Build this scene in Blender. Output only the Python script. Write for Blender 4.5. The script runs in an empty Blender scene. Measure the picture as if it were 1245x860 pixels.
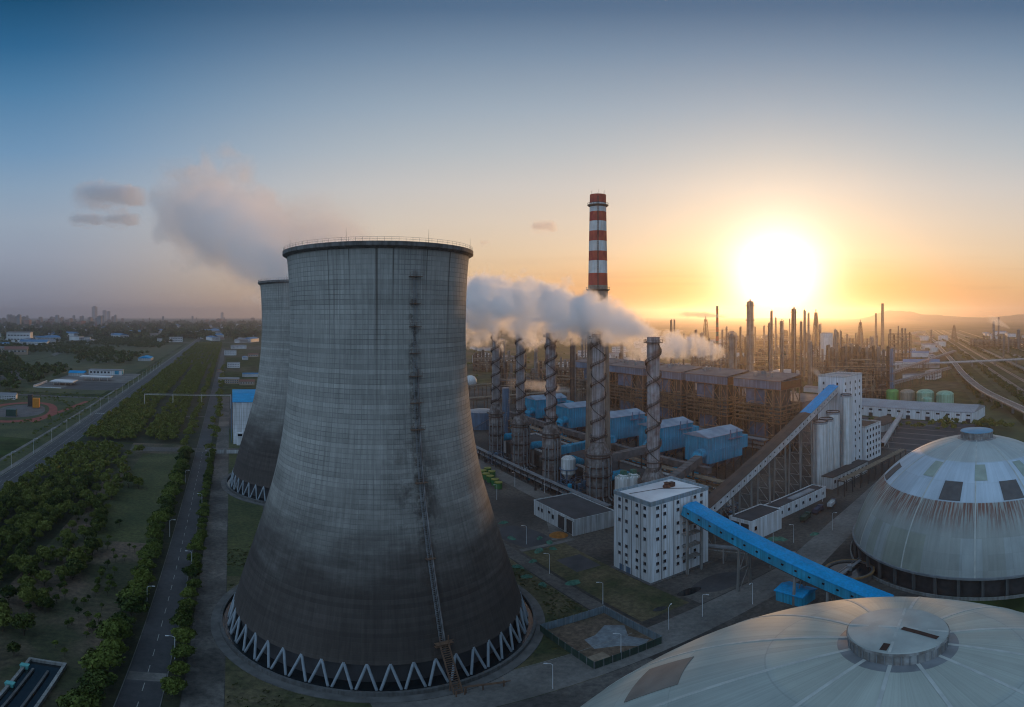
import bpy, bmesh, math, random
from mathutils import Vector, Matrix, noise as mnoise
R = math.radians
random.seed(7)
scn = bpy.context.scene
C = scn.collection
# ------------------------------------------------------------------ camera
# world frame: +Y runs north along the plant's roads, +X east; the drone looks 28 deg east of north
TH = R(28.0); EYE = 100.0; FPX = 700.0; PX0 = 622.5; HY = 383.0; PW = 1245.0; PH = 860.0
cam = bpy.data.cameras.new('camera'); cam_o = bpy.data.objects.new('camera', cam); C.objects.link(cam_o)
cam.type = 'PANO'                       # the photograph is a stitched drone panorama, 102 degrees wide
cam.panorama_type = 'EQUIRECTANGULAR'
cam.longitude_min = -PX0 / FPX; cam.longitude_max = (PW - PX0) / FPX
cam.latitude_max = HY / FPX; cam.latitude_min = -(PH - HY) / FPX
cam_o.location = (0, 0, EYE); cam_o.rotation_euler = (R(90), 0, -TH)
cam.clip_start = 0.5; cam.clip_end = 60000
scn.camera = cam_o
# ------------------------------------------------------------------ sky, sun, exposure
SUN_AZ = TH + (945 - PX0) / FPX; SUN_EL = R(3.1)
sdir = Vector((math.sin(SUN_AZ) * math.cos(SUN_EL), math.cos(SUN_AZ) * math.cos(SUN_EL), math.sin(SUN_EL)))
world = bpy.data.worlds.new('World'); scn.world = world; world.use_nodes = True
def lin(*c): return tuple(((v/255+0.055)/1.055)**2.4 if v > 10 else v/255/12.92 for v in c)
def build_sky():
    nt = world.node_tree; nt.nodes.clear(); N = nt.nodes.new; L = nt.links.new
    sky = N('ShaderNodeTexSky'); sky.sky_type = 'NISHITA'; sky.sun_disc = False
    sky.sun_elevation = SUN_EL; sky.sun_rotation = SUN_AZ
    sky.altitude = 100; sky.air_density = 1.0; sky.dust_density = 2.0; sky.ozone_density = 2.0
    nis = N('ShaderNodeVectorMath'); nis.operation = 'SCALE'; nis.inputs['Scale'].default_value = SKY_STR; L(sky.outputs[0], nis.inputs[0])
    tc = N('ShaderNodeTexCoord'); sep = N('ShaderNodeSeparateXYZ'); L(tc.outputs['Generated'], sep.inputs[0])
    def mth(op, a, b=None):
        n = N('ShaderNodeMath'); n.operation = op
        for i, q in enumerate((a, b)):
            if q is None: continue
            if isinstance(q, (int, float)): n.inputs[i].default_value = q
            else: L(q, n.inputs[i])
        return n.outputs[0]
    def ramp(stops):                    # by sine of the height above the horizon
        r = N('ShaderNodeValToRGB'); r.color_ramp.interpolation = 'CARDINAL' if False else 'EASE'; e = r.color_ramp.elements
        r.color_ramp.interpolation = 'LINEAR'
        while len(e) < len(stops): e.new(0.5)
        for x, (p, c) in zip(e, stops): x.position = p; x.color = (*lin(*c), 1)
        L(sep.outputs['Z'], r.inputs['Fac']); return r.outputs['Color']
    away = ramp([(0.0, (134, 138, 156)), (0.05, (142, 149, 168)), (0.10, (156, 165, 184)), (0.16, (160, 175, 194)), (0.22, (144, 170, 196)), (0.28, (118, 157, 193)), (0.38, (80, 132, 174)), (0.45, (44, 105, 150)), (0.53, (12, 76, 116)), (0.72, (70, 110, 150)), (1.0, (110, 140, 165))])
    near = ramp([(0.0, (228, 178, 128)), (0.05, (238, 200, 152)), (0.10, (238, 210, 176)), (0.16, (230, 214, 196)), (0.22, (216, 211, 206)), (0.28, (192, 199, 204)), (0.35, (165, 181, 196)), (0.44, (125, 149, 174)), (0.51, (84, 114, 146)), (0.72, (90, 115, 145)), (1.0, (110, 140, 165))])
    flat = N('ShaderNodeCombineXYZ'); L(sep.outputs['X'], flat.inputs[0]); L(sep.outputs['Y'], flat.inputs[1])
    nrm = N('ShaderNodeVectorMath'); nrm.operation = 'NORMALIZE'; L(flat.outputs[0], nrm.inputs[0])
    hd = N('ShaderNodeVectorMath'); hd.operation = 'DOT_PRODUCT'; hd.inputs[1].default_value = Vector((sdir.x, sdir.y, 0)).normalized(); L(nrm.outputs[0], hd.inputs[0])
    def mapr(f, a, b, c=0.0, d=1.0, t='SMOOTHSTEP'):
        n = N('ShaderNodeMapRange'); n.interpolation_type = t; L(f, n.inputs['Value'])
        for k, v in zip(('From Min', 'From Max', 'To Min', 'To Max'), (a, b, c, d)): n.inputs[k].default_value = v
        return n.outputs['Result']
    def mix(f, A, B):
        n = N('ShaderNodeMix'); n.data_type = 'RGBA'
        for k, q in (('Factor', f), ('A', A), ('B', B)):
            if isinstance(q, tuple): n.inputs[k].default_value = (*q, 1)
            elif isinstance(q, (int, float)): n.inputs[k].default_value = q
            else: L(q, n.inputs[k])
        return n.outputs['Result']
    col = mix(mapr(hd.outputs['Value'], 0.22, 0.93), away, near)
    col = mix(mapr(hd.outputs['Value'], -0.15, -0.75), col, BACK)     # unseen sky behind the drone, brightened to light the sides facing it
    col = mix(0.85, nis.outputs[0], col)
    # high thin streaks of cloud low in the west
    mp = N('ShaderNodeMapping'); mp.inputs['Scale'].default_value = (1.0, 1.0, 22.0); L(tc.outputs['Generated'], mp.inputs['Vector'])
    no = N('ShaderNodeTexNoise'); no.inputs['Scale'].default_value = 3.0; no.inputs['Detail'].default_value = 5; L(mp.outputs[0], no.inputs['Vector'])
    band = mth('MULTIPLY', mapr(no.outputs['Fac'], 0.50, 0.68), mapr(sep.outputs['Z'], 0.14, 0.05))
    band = mth('MULTIPLY', band, mapr(hd.outputs['Value'], 0.5, 0.9))
    col = mix(mth('MULTIPLY', band, 0.16), col, lin(190, 150, 125))
    dot = N('ShaderNodeVectorMath'); dot.operation = 'DOT_PRODUCT'; dot.inputs[1].default_value = sdir; L(tc.outputs['Generated'], dot.inputs[0])
    low = mth('MULTIPLY', mth('POWER', mth('MAXIMUM', dot.outputs['Value'], 0.0), 14.0), mapr(sep.outputs['Z'], 0.12, 0.02))   # the light reddens towards the ground
    tint = N('ShaderNodeMix'); tint.data_type = 'RGBA'; tint.blend_type = 'MULTIPLY'; L(low, tint.inputs['Factor']); L(col, tint.inputs['A']); tint.inputs['B'].default_value = (0.86, 0.46, 0.14, 1); col = tint.outputs['Result']
    for power, rgb in GLOW:             # the sun's aureole in humid air
        pw = mth('POWER', mth('MAXIMUM', dot.outputs['Value'], 0.0), power)
        sc = N('ShaderNodeVectorMath'); sc.operation = 'SCALE'; sc.inputs[0].default_value = rgb; L(pw, sc.inputs['Scale'])
        ad = N('ShaderNodeVectorMath'); ad.operation = 'ADD'; L(col, ad.inputs[0]); L(sc.outputs[0], ad.inputs[1]); col = ad.outputs[0]
    bg = N('ShaderNodeBackground'); bg.inputs['Strength'].default_value = 1.0
    L(col, bg.inputs['Color'])
    out = N('ShaderNodeOutputWorld'); L(bg.outputs[0], out.inputs['Surface'])
SKY_STR = 0.10; BACK = (0.62, 0.91, 1.28)
GLOW = [(45, (0.10, 0.06, 0.0)), (330, (1.35, 1.4, 1.6)), (90, (0.10, 0.10, 0.06))]
build_sky()
sun = bpy.data.lights.new('sun', 'SUN'); sun.energy = 2.1; sun.angle = R(0.6); sun.color = (1.0, 0.52, 0.17)
sun_o = bpy.data.objects.new('sun', sun); C.objects.link(sun_o); sun_o.location = sdir * 300
sun_o.rotation_euler = sdir.to_track_quat('Z', 'Y').to_euler()
vs = scn.view_settings; vs.view_transform = 'Standard'; vs.look = 'None'; vs.exposure = 0.0; vs.gamma = 1.0; vs.use_curve_mapping = False
cy = scn.cycles
cy.use_denoising = True; cy.max_bounces = 14; cy.diffuse_bounces = 2; cy.glossy_bounces = 2; cy.transmission_bounces = 2
cy.volume_bounces = 14; cy.transparent_max_bounces = 16; cy.volume_step_rate = 1.0; cy.volume_max_steps = 128
cy.filter_width = 1.1
cy.caustics_reflective = False; cy.caustics_refractive = False

# ------------------------------------------------------------------ helpers
def at(px, py, z=0.0):
    """the point at height z that the photograph shows at pixel px, py"""
    az = (px - PX0) / FPX + TH; el = (py - HY) / FPX
    d = (EYE - z) / math.tan(el)
    return Vector((d * math.sin(az), d * math.cos(az), z))
def polar(px, d, z=0.0):
    az = (px - PX0) / FPX + TH
    return Vector((d * math.sin(az), d * math.cos(az), z))
def tag(o, label=None, cat=None, group=None, kind=None):
    if label: o['label'] = label
    if cat: o['category'] = cat
    if group: o['group'] = group
    if kind: o['kind'] = kind
    return o
def thing(name, label, cat, loc=(0, 0, 0), rot=0.0, group=None):
    o = bpy.data.objects.new(name, None); C.objects.link(o)
    o.empty_display_size = 2; o.location = loc; o.rotation_euler = (0, 0, rot)
    return tag(o, label, cat, group, 'thing')
class MB:
    """collects shapes, then links them as ONE mesh object"""
    def __init__(s): s.v = []; s.f = []; s.m = []; s.mi = 0
    def add(s, vs, fs):
        n = len(s.v); s.v += [tuple(p) for p in vs]
        for f in fs: s.f.append(tuple(i + n for i in f)); s.m.append(s.mi)
        return s
    def box(s, x0, y0, z0, x1, y1, z1):
        return s.add([(x0,y0,z0),(x1,y0,z0),(x1,y1,z0),(x0,y1,z0),(x0,y0,z1),(x1,y0,z1),(x1,y1,z1),(x0,y1,z1)],
                     [(0,3,2,1),(4,5,6,7),(0,1,5,4),(1,2,6,5),(2,3,7,6),(3,0,4,7)])
    def cbox(s, cx, cy, cz, sx, sy, sz): return s.box(cx-sx/2, cy-sy/2, cz-sz/2, cx+sx/2, cy+sy/2, cz+sz/2)
    def bar(s, p, q, w, h=None, up=(0, 0, 1)):
        """a square bar from p to q"""
        h = h or w; p = Vector(p); q = Vector(q); d = (q - p).normalized(); up = Vector(up)
        if abs(d.dot(up)) > 0.99: up = Vector((1, 0, 0))
        a = d.cross(up).normalized() * (w / 2); b = a.cross(d).normalized() * (h / 2)
        return s.add([p-a-b, p+a-b, p+a+b, p-a+b, q-a-b, q+a-b, q+a+b, q-a+b],
                     [(0,1,2,3),(7,6,5,4),(4,5,1,0),(5,6,2,1),(6,7,3,2),(7,4,0,3)])
    def tube(s, p, q, r, n=8, r2=None, cap=True):
        p = Vector(p); q = Vector(q); d = (q - p).normalized(); r2 = r if r2 is None else r2
        up = Vector((0, 0, 1)) if abs(d.z) < 0.95 else Vector((1, 0, 0))
        a = d.cross(up).normalized(); b = d.cross(a).normalized()
        vs = []
        for c, rr in ((p, r), (q, r2)):
            for i in range(n):
                t = 2 * math.pi * i / n; vs.append(c + a * (math.cos(t) * rr) + b * (math.sin(t) * rr))
        fs = [(i, i + n, (i + 1) % n + n, (i + 1) % n) for i in range(n)]
        if cap: fs += [tuple(range(n)), tuple(range(2 * n - 1, n - 1, -1))]
        return s.add(vs, fs)
    def path(s, pts, r, n=6):
        for a, b in zip(pts[:-1], pts[1:]): s.tube(a, b, r, n)
        return s
    def lathe(s, prof, cx=0, cy=0, n=32, caps=(False, False), a0=0.0):
        vs = []; fs = []; k = len(prof)
        for r, z in prof:
            for i in range(n):
                t = a0 + 2 * math.pi * i / n; vs.append((cx + r * math.cos(t), cy + r * math.sin(t), z))
        for j in range(k - 1):
            for i in range(n):
                i2 = (i + 1) % n; fs.append((j*n+i, j*n+i2, (j+1)*n+i2, (j+1)*n+i))
        if caps[0]: fs.append(tuple(range(n - 1, -1, -1)))
        if caps[1]: fs.append(tuple(range((k-1)*n, k*n)))
        return s.add(vs, fs)
    def poly(s, pts): return s.add(pts, [tuple(range(len(pts)))])
    def prism(s, pts, z0, z1):
        n = len(pts); a = [(p[0], p[1], z0) for p in pts]; b = [(p[0], p[1], z1) for p in pts]
        return s.add(a + b, [tuple(range(n-1, -1, -1)), tuple(range(n, 2*n))] + [(i, (i+1) % n, n+(i+1) % n, n+i) for i in range(n)])
    def mesh(s, name, mats, smooth=False):
        me = bpy.data.meshes.new(name); me.from_pydata(s.v, [], s.f)
        for m in (mats if isinstance(mats, (list, tuple)) else [mats]): me.materials.append(m)
        if any(s.m): me.polygons.foreach_set('material_index', s.m)
        if smooth is True: me.polygons.foreach_set('use_smooth', [True] * len(me.polygons))
        elif smooth:
            me.polygons.foreach_set('use_smooth', [True] * len(me.polygons))
            me.set_sharp_from_angle(angle=R(smooth))
        me.update(); return me
    def build(s, name, mats, parent=None, smooth=False, loc=None, rot=0.0):
        o = bpy.data.objects.new(name, s.mesh(name, mats, smooth)); C.objects.link(o)
        if parent: o.parent = parent
        if loc is not None: o.location = loc
        if rot: o.rotation_euler = (0, 0, rot)
        return o
def solo(name, mb, mats, label, cat, group=None, smooth=False, loc=None, rot=0.0):
    return tag(mb.build(name, mats, None, smooth, loc, rot), label, cat, group, 'thing')
def dup(root, loc=None, rot=None, label=None, group=None, scale=None):
    """a copy of a thing with copies of its parts and sub-parts"""
    r = root.copy(); C.objects.link(r)
    if loc is not None: r.location = loc
    if rot is not None: r.rotation_euler = (0, 0, rot)
    if scale is not None: r.scale = (scale,) * 3 if isinstance(scale, (int, float)) else scale
    if label: r['label'] = label
    if group: r['group'] = group
    for ch in root.children:
        c = ch.copy(); C.objects.link(c); c.parent = r
        for g in ch.children:
            d = g.copy(); C.objects.link(d); d.parent = c
    return r
# ------------------------------------------------------------------ materials
def mat(name, rgb, rough=0.75, var=0.25, scale=0.4, metal=0.0, rgb2=None, bump=0.0, streak=0.0, detail=4.0, thresh=(0.35, 0.65), spec=None, bscale=None, fine=0.0):
    """base colour broken up by world-sized noise (rgb2 = second colour of the blotches), vertical streaks of dirt"""
    m = bpy.data.materials.new(name); m.use_nodes = True; nt = m.node_tree; N = nt.nodes.new; L = nt.links.new
    b = nt.nodes['Principled BSDF']; b.inputs['Roughness'].default_value = rough; b.inputs['Metallic'].default_value = metal
    if spec is not None: b.inputs['Specular IOR Level'].default_value = spec
    tc = N('ShaderNodeTexCoord')
    no = N('ShaderNodeTexNoise'); no.inputs['Scale'].default_value = scale; no.inputs['Detail'].default_value = detail
    L(tc.outputs['Object'], no.inputs['Vector'])
    cr = N('ShaderNodeValToRGB'); cr.color_ramp.elements[0].position = thresh[0]; cr.color_ramp.elements[1].position = thresh[1]
    c2 = rgb2 or tuple(c * (1 - var) for c in rgb)
    cr.color_ramp.elements[0].color = (*c2, 1); cr.color_ramp.elements[1].color = (*rgb, 1)
    L(no.outputs['Fac'], cr.inputs['Fac']); col = cr.outputs['Color']
    if streak:
        mp = N('ShaderNodeMapping'); mp.inputs['Scale'].default_value = (1.2, 1.2, 0.05); L(tc.outputs['Object'], mp.inputs['Vector'])
        n2 = N('ShaderNodeTexNoise'); n2.inputs['Scale'].default_value = 1.0; n2.inputs['Detail'].default_value = 5; L(mp.outputs[0], n2.inputs['Vector'])
        r2 = N('ShaderNodeValToRGB'); r2.color_ramp.elements[0].position = 0.38; r2.color_ramp.elements[1].position = 0.6
        g = 1 - streak; r2.color_ramp.elements[0].color = (g, g * 0.96, g * 0.9, 1); r2.color_ramp.elements[1].color = (1, 1, 1, 1)
        L(n2.outputs['Fac'], r2.inputs['Fac'])
        mm = N('ShaderNodeMix'); mm.data_type = 'RGBA'; mm.blend_type = 'MULTIPLY'; mm.inputs['Factor'].default_value = 1.0
        L(col, mm.inputs['A']); L(r2.outputs['Color'], mm.inputs['B']); col = mm.outputs['Result']
    if fine:                            # crumbs, tyre dust and patches at the scale of a metre
        nf = N('ShaderNodeTexNoise'); nf.inputs['Scale'].default_value = 0.55; nf.inputs['Detail'].default_value = 8; nf.inputs['Roughness'].default_value = 0.7; L(tc.outputs['Object'], nf.inputs['Vector'])
        rf = N('ShaderNodeValToRGB'); rf.color_ramp.elements[0].position = 0.36; rf.color_ramp.elements[1].position = 0.66
        g = 1 - fine; rf.color_ramp.elements[0].color = (g, g, g, 1); g = 1 + fine*.8; rf.color_ramp.elements[1].color = (g, g*.98, g*.94, 1); L(nf.outputs['Fac'], rf.inputs['Fac'])
        mf = N('ShaderNodeMix'); mf.data_type = 'RGBA'; mf.blend_type = 'MULTIPLY'; mf.inputs['Factor'].default_value = 1.0; L(col, mf.inputs['A']); L(rf.outputs['Color'], mf.inputs['B']); col = mf.outputs['Result']
    L(col, b.inputs['Base Color'])
    if bump:
        bp = N('ShaderNodeBump'); bp.inputs['Strength'].default_value = 1.0; bp.inputs['Distance'].default_value = bump
        nb = N('ShaderNodeTexNoise'); nb.inputs['Scale'].default_value = bscale or scale * 5; nb.inputs['Detail'].default_value = 5
        L(tc.outputs['Object'], nb.inputs['Vector']); L(nb.outputs['Fac'], bp.inputs['Height']); L(bp.outputs[0], b.inputs['Normal'])
    return m
M = {}
M['concrete'] = mat('concrete', (0.26, 0.26, 0.25), 0.9, 0.3, 0.15, streak=0.35)
M['kerbgrey'] = mat('grey kerb', (0.14, 0.14, 0.135), 0.9, 0.4, 0.3)
M['concrete_dark'] = mat('dark concrete', (0.11, 0.11, 0.11), 0.9, 0.35, 0.2, streak=0.3)
M['column'] = mat('column concrete', (0.23, 0.265, 0.295), 0.85, 0.2, 0.5)
M['white'] = mat('white wall', (0.70, 0.72, 0.75), 0.8, 0.14, 0.08, streak=0.30)
M['white2'] = mat('off white wall', (0.52, 0.53, 0.54), 0.8, 0.2, 0.1, streak=0.35)
M['roofgrey'] = mat('grey roof', (0.30, 0.30, 0.31), 0.85, 0.35, 0.12)
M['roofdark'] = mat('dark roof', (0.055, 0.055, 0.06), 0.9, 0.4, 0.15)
M['blue'] = mat('blue sheet', (0.02, 0.36, 0.58), 0.75, 0.3, 0.12, streak=0.3, spec=.2)
M['blueroof'] = mat('blue roof sheet', (0.0, 0.30, 0.62), 0.75, 0.22, 0.12, streak=0.15, spec=.2)
M['bluegrey'] = mat('blue grey sheet', (0.10, 0.19, 0.30), 0.55, 0.3, 0.1, streak=0.3)
M['steel'] = mat('brown steel', (0.15, 0.085, 0.05), 0.7, 0.4, 0.5, rgb2=(0.09, 0.05, 0.035))
M['steeldark'] = mat('dark steel', (0.045, 0.04, 0.04), 0.7, 0.4, 0.5)
M['steelgrey'] = mat('grey steel', (0.20, 0.21, 0.22), 0.55, 0.3, 0.4)
M['rust'] = mat('rusty sheet', (0.10, 0.04, 0.025), 0.9, 0.5, 0.6, rgb2=(0.05, 0.022, 0.016))
M['vessel'] = mat('weathered vessel', (0.23, 0.22, 0.22), 0.6, 0.45, 0.35, rgb2=(0.10, 0.07, 0.06), streak=0.5)
M['tankwhite'] = mat('white tank', (0.62, 0.63, 0.63), 0.6, 0.15, 0.2, streak=0.3)
M['glass'] = mat('dark window', (0.008, 0.010, 0.014), 0.25, 0.3, 0.3, spec=.3)
M['green'] = mat('green net', (0.06, 0.17, 0.12), 0.95, 0.5, 0.8)
M['teal'] = mat('teal sheet', (0.10, 0.36, 0.34), 0.7, 0.25, 0.5)
M['asphalt'] = mat('asphalt', (0.058, 0.058, 0.062), 0.85, 0.4, 0.06, detail=8, fine=.25)
M['road'] = mat('pale concrete road', (0.17, 0.16, 0.15), 0.9, 0.45, 0.05, detail=9, fine=.3)
M['line'] = mat('white paint', (0.36, 0.36, 0.33), 0.8, 0.5, 0.8)
M['orange'] = mat('orange paint', (0.6, 0.22, 0.01), 0.6, 0.15, 0.6)
# ------------------------------------------------------------------ ground, roads
def ground_mat():
    m = bpy.data.materials.new('land'); m.use_nodes = True; nt = m.node_tree; N = nt.nodes.new; L = nt.links.new
    b = nt.nodes['Principled BSDF']; b.inputs['Roughness'].default_value = 1.0; b.inputs['Specular IOR Level'].default_value = 0.1
    tc = N('ShaderNodeTexCoord')
    def noise(scale, detail=6):
        n = N('ShaderNodeTexNoise'); n.inputs['Scale'].default_value = scale; n.inputs['Detail'].default_value = detail
        L(tc.outputs['Object'], n.inputs['Vector']); return n.outputs['Fac']
    def ramp(f, pts):
        r = N('ShaderNodeValToRGB'); e = r.color_ramp.elements
        while len(e) < len(pts): e.new(0.5)
        for x, (p, c) in zip(e, pts): x.position = p; x.color = (*c, 1)
        L(f, r.inputs['Fac']); return r.outputs['Color']
    a = ramp(noise(0.0045, 7), [(0.36, (0.030, 0.050, 0.016)), (0.49, (0.050, 0.066, 0.024)), (0.58, (0.085, 0.080, 0.050)), (0.68, (0.12, 0.11, 0.10))])
    d = ramp(noise(0.06, 8), [(0.35, (0.45, 0.45, 0.45)), (0.65, (1.15, 1.15, 1.1))])
    mm = N('ShaderNodeMix'); mm.data_type = 'RGBA'; mm.blend_type = 'MULTIPLY'; mm.inputs['Factor'].default_value = 1
    L(a, mm.inputs['A']); L(d, mm.inputs['B']); L(mm.outputs['Result'], b.inputs['Base Color'])
    return m
M['land'] = ground_mat()
M['yard'] = mat('plant yard', (0.095, 0.080, 0.068), 0.95, 0.5, 0.022, rgb2=(0.030, 0.028, 0.026), detail=10, fine=.5, thresh=(.40,.62), bump=0.05, bscale=0.7)
M['dirt'] = mat('bare dirt', (0.125, 0.088, 0.062), 0.98, 0.4, 0.035, rgb2=(0.040, 0.044, 0.018), detail=10, fine=.5, thresh=(.42,.60), bump=0.1, bscale=0.8)
M['grass'] = mat('rough grass', (0.070, 0.076, 0.024), 1.0, 0.4, 0.04, rgb2=(0.030, 0.044, 0.012), detail=10, fine=.5, bump=0.15, bscale=1.2)
M['scrub'] = mat('scrub floor', (0.036, 0.038, 0.016), 1.0, 0.4, 0.09, fine=.4, rgb2=(0.014, 0.019, 0.007), detail=9, bump=0.2, bscale=0.8)
def struct(name, mb, m, z=None, label=None):
    o = mb.build(name, m); tag(o, label, None, None, 'structure'); return o
def sheet(name, pts, z, m):
    mb = MB(); mb.poly([(p[0], p[1], z) for p in pts]); return struct(name, mb, m)
def rect(name, x0, y0, x1, y1, z, m): return sheet(name, [(x0, y0), (x1, y0), (x1, y1), (x0, y1)], z, m)
G = 14000
rect('ground', -G, -2500, G, G + 2000, 0.0, M['land'])
rect('plant_yard', -14, 60, 420, 700, 0.012, M['yard'])
# ------------------------------------------------------------------ cooling towers
def tower_mat():
    m = bpy.data.materials.new('tower concrete'); m.use_nodes = True; nt = m.node_tree; N = nt.nodes.new; L = nt.links.new
    b = nt.nodes['Principled BSDF']; b.inputs['Roughness'].default_value = 0.9; b.inputs['Specular IOR Level'].default_value = 0.25
    tc = N('ShaderNodeTexCoord'); sep = N('ShaderNodeSeparateXYZ'); L(tc.outputs['Object'], sep.inputs[0])
    def math_(op, a, v=None, c=None):
        n = N('ShaderNodeMath'); n.operation = op
        for i, q in enumerate((a, v, c)):
            if q is None: continue
            if isinstance(q, (int, float)): n.inputs[i].default_value = q
            else: L(q, n.inputs[i])
        return n.outputs[0]
    def mapr(f, a, b_, c, d, smooth=True):
        n = N('ShaderNodeMapRange'); n.interpolation_type = 'SMOOTHSTEP' if smooth else 'LINEAR'
        L(f, n.inputs['Value'])
        for k, v in zip(('From Min', 'From Max', 'To Min', 'To Max'), (a, b_, c, d)): n.inputs[k].default_value = v
        return n.outputs['Result']
    def comb(x, y, z):
        n = N('ShaderNodeCombineXYZ')
        for i, q in enumerate((x, y, z)):
            if isinstance(q, (int, float)): n.inputs[i].default_value = q
            else: L(q, n.inputs[i])
        return n.outputs[0]
    def noise(vec, scale, detail=5, rough=0.55):
        n = N('ShaderNodeTexNoise'); n.inputs['Scale'].default_value = scale; n.inputs['Detail'].default_value = detail
        n.inputs['Roughness'].default_value = rough; L(vec, n.inputs['Vector']); return n.outputs['Fac']
    def mix(fac, A, B, blend='MIX'):
        n = N('ShaderNodeMix'); n.data_type = 'RGBA'; n.blend_type = blend
        for k, q in (('Factor', fac), ('A', A), ('B', B)):
            if isinstance(q, tuple): n.inputs[k].default_value = (*q, 1)
            elif isinstance(q, (int, float)): n.inputs[k].default_value = q
            else: L(q, n.inputs[k])
        return n.outputs['Result']
    z = sep.outputs['Z']; ang = math_('ARCTAN2', sep.outputs['Y'], sep.outputs['X'])
    a30 = math_('MULTIPLY', ang, 30.0)
    # staining plus lower shade painted in: dark below, irregular between 28 and 62 m, drawn out into horizontal bands
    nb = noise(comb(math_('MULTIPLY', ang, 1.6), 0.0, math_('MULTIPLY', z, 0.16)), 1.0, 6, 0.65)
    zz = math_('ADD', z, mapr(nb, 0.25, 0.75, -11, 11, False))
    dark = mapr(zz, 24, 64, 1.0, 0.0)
    # old patch of grime around the ladder
    da = math_('ABSOLUTE', math_('SUBTRACT', ang, LADDER_A))
    patch = math_('MULTIPLY', mapr(da, 0.02, 0.48, 1.0, 0.0), mapr(z, 88, 52, 0.0, 1.0))
    patch = math_('MULTIPLY', patch, mapr(noise(comb(a30, 0.0, math_('MULTIPLY', z, 1.0)), 0.16, 6, 0.7), 0.38, 0.6, 0.1, 1.0))
    patch2 = math_('MULTIPLY', mapr(da, 0.0, 0.10, 1.0, 0.0), mapr(z, 112, 100, 0.0, 0.8))
    patch2 = math_('MULTIPLY', patch2, mapr(noise(comb(a30, 0.0, z), 0.45, 5, 0.7), 0.45, 0.6, 0.0, 1.0))
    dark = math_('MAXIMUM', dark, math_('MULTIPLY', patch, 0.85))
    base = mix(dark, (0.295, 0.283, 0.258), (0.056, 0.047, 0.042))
    # lifts and shutter joints: every pour a little different
    lift = math_('FLOOR', math_('DIVIDE', z, 1.3)); pan = math_('FLOOR', math_('MULTIPLY', ang, 72 / (2 * math.pi) * 1.5))
    wn = N('ShaderNodeTexWhiteNoise'); wn.noise_dimensions = '2D'; L(comb(pan, lift, 0.0), wn.inputs['Vector'])
    base = mix(1.0, base, mapr(wn.outputs['Value'], 0, 1, 0.93, 1.05, False), 'MULTIPLY')
    wl = N('ShaderNodeTexWhiteNoise'); wl.noise_dimensions = '1D'; L(lift, wl.inputs['W'])
    base = mix(1.0, base, mapr(wl.outputs['Value'], 0, 1, 0.82, 1.10, False), 'MULTIPLY')
    fz = math_('FRACT', math_('DIVIDE', z, 1.3)); jh = mapr(math_('ABSOLUTE', math_('SUBTRACT', fz, 0.5)), 0.36, 0.5, 0.0, 1.0)
    fa = math_('FRACT', math_('MULTIPLY', ang, 108 / (2 * math.pi))); jv = mapr(math_('ABSOLUTE', math_('SUBTRACT', fa, 0.5)), 0.40, 0.5, 0.0, 1.0)
    joint = math_('MULTIPLY', math_('MAXIMUM', jh, math_('MULTIPLY', jv, 0.8)), mapr(noise(tc.outputs['Object'], 0.12, 4), 0.3, 0.7, 0.25, 1.0))
    joint = math_('MULTIPLY', joint, mapr(z, 25, 60, 0.35, 1.0))
    base = mix(math_('MULTIPLY', joint, 0.54), base, (0.055, 0.058, 0.06))
    # streaks running down from the rim
    st = noise(comb(a30, 0.0, math_('MULTIPLY', z, 0.012)), 0.55, 7, 0.7)
    sm = math_('MULTIPLY', mapr(st, 0.56, 0.70, 0.0, 1.0), mapr(z, 40, 118, 0.15, 0.8))
    base = mix(math_('MULTIPLY', sm, 0.75), base, (0.060, 0.048, 0.040))
    s2 = noise(comb(a30, 0.0, math_('MULTIPLY', z, 0.05)), 1.4, 6, 0.7)
    base = mix(1.0, base, mapr(s2, 0.3, 0.7, 0.72, 1.20, False), 'MULTIPLY')
    n3 = noise(tc.outputs['Object'], 0.05, 8, 0.6)
    base = mix(1.0, base, mapr(n3, 0.3, 0.7, 0.84, 1.12, False), 'MULTIPLY')
    for sa, sw, zlo in STREAKS:         # long water stains running down from leaks under the rim
        q = math_('MULTIPLY', mapr(math_('ABSOLUTE', math_('SUBTRACT', math_('ADD', ang, math_('MULTIPLY', math_('SUBTRACT', n3, .5), .012)), sa)), sw*.25, sw, 1.0, 0.0), mapr(z, zlo, 116, 0.0, 1.0))
        base = mix(math_('MULTIPLY', q, 0.72), base, (0.042, 0.032, 0.026))
    base = mix(patch2, base, (0.04, 0.028, 0.022))
    L(base, b.inputs['Base Color'])
    bp = N('ShaderNodeBump'); bp.inputs['Strength'].default_value = 0.5; bp.inputs['Distance'].default_value = 0.12
    L(math_('SUBTRACT', wl.outputs['Value'], math_('MULTIPLY', joint, 0.8)), bp.inputs['Height']); L(bp.outputs[0], b.inputs['Normal'])
    return m
T1 = Vector((44.3, 169.4, 0)); T2 = Vector((44.6, 331.0, 0))
TL = polar(506, 1.0)                       # the ladder is seen a little right of the tower's middle
LADDER_A = math.atan2(-1, -0.0)            # set below
def ladder_angle(PX=504):
    # direction on the shell, seen at pixel 506 near the throat (R 26.6)
    best = None
    for i in range(3600):
        a = -math.pi + i * 2 * math.pi / 3600
        p = T1 + Vector((math.cos(a), math.sin(a), 0)) * 26.8
        if (p - T1).dot(p) > 0: continue
        px = (math.atan2(p.x, p.y) - TH) * FPX + PX0
        if best is None or abs(px - PX) < best[0]: best = (abs(px - PX), a)
    return best[1]
LADDER_A = ladder_angle()
STREAKS = [(ladder_angle(458), .020, 62), (ladder_angle(545), .016, 80), (ladder_angle(478), .009, 96), (ladder_angle(425), .008, 98), (ladder_angle(400), .006, 84), (ladder_angle(518), .007, 100)]
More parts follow.
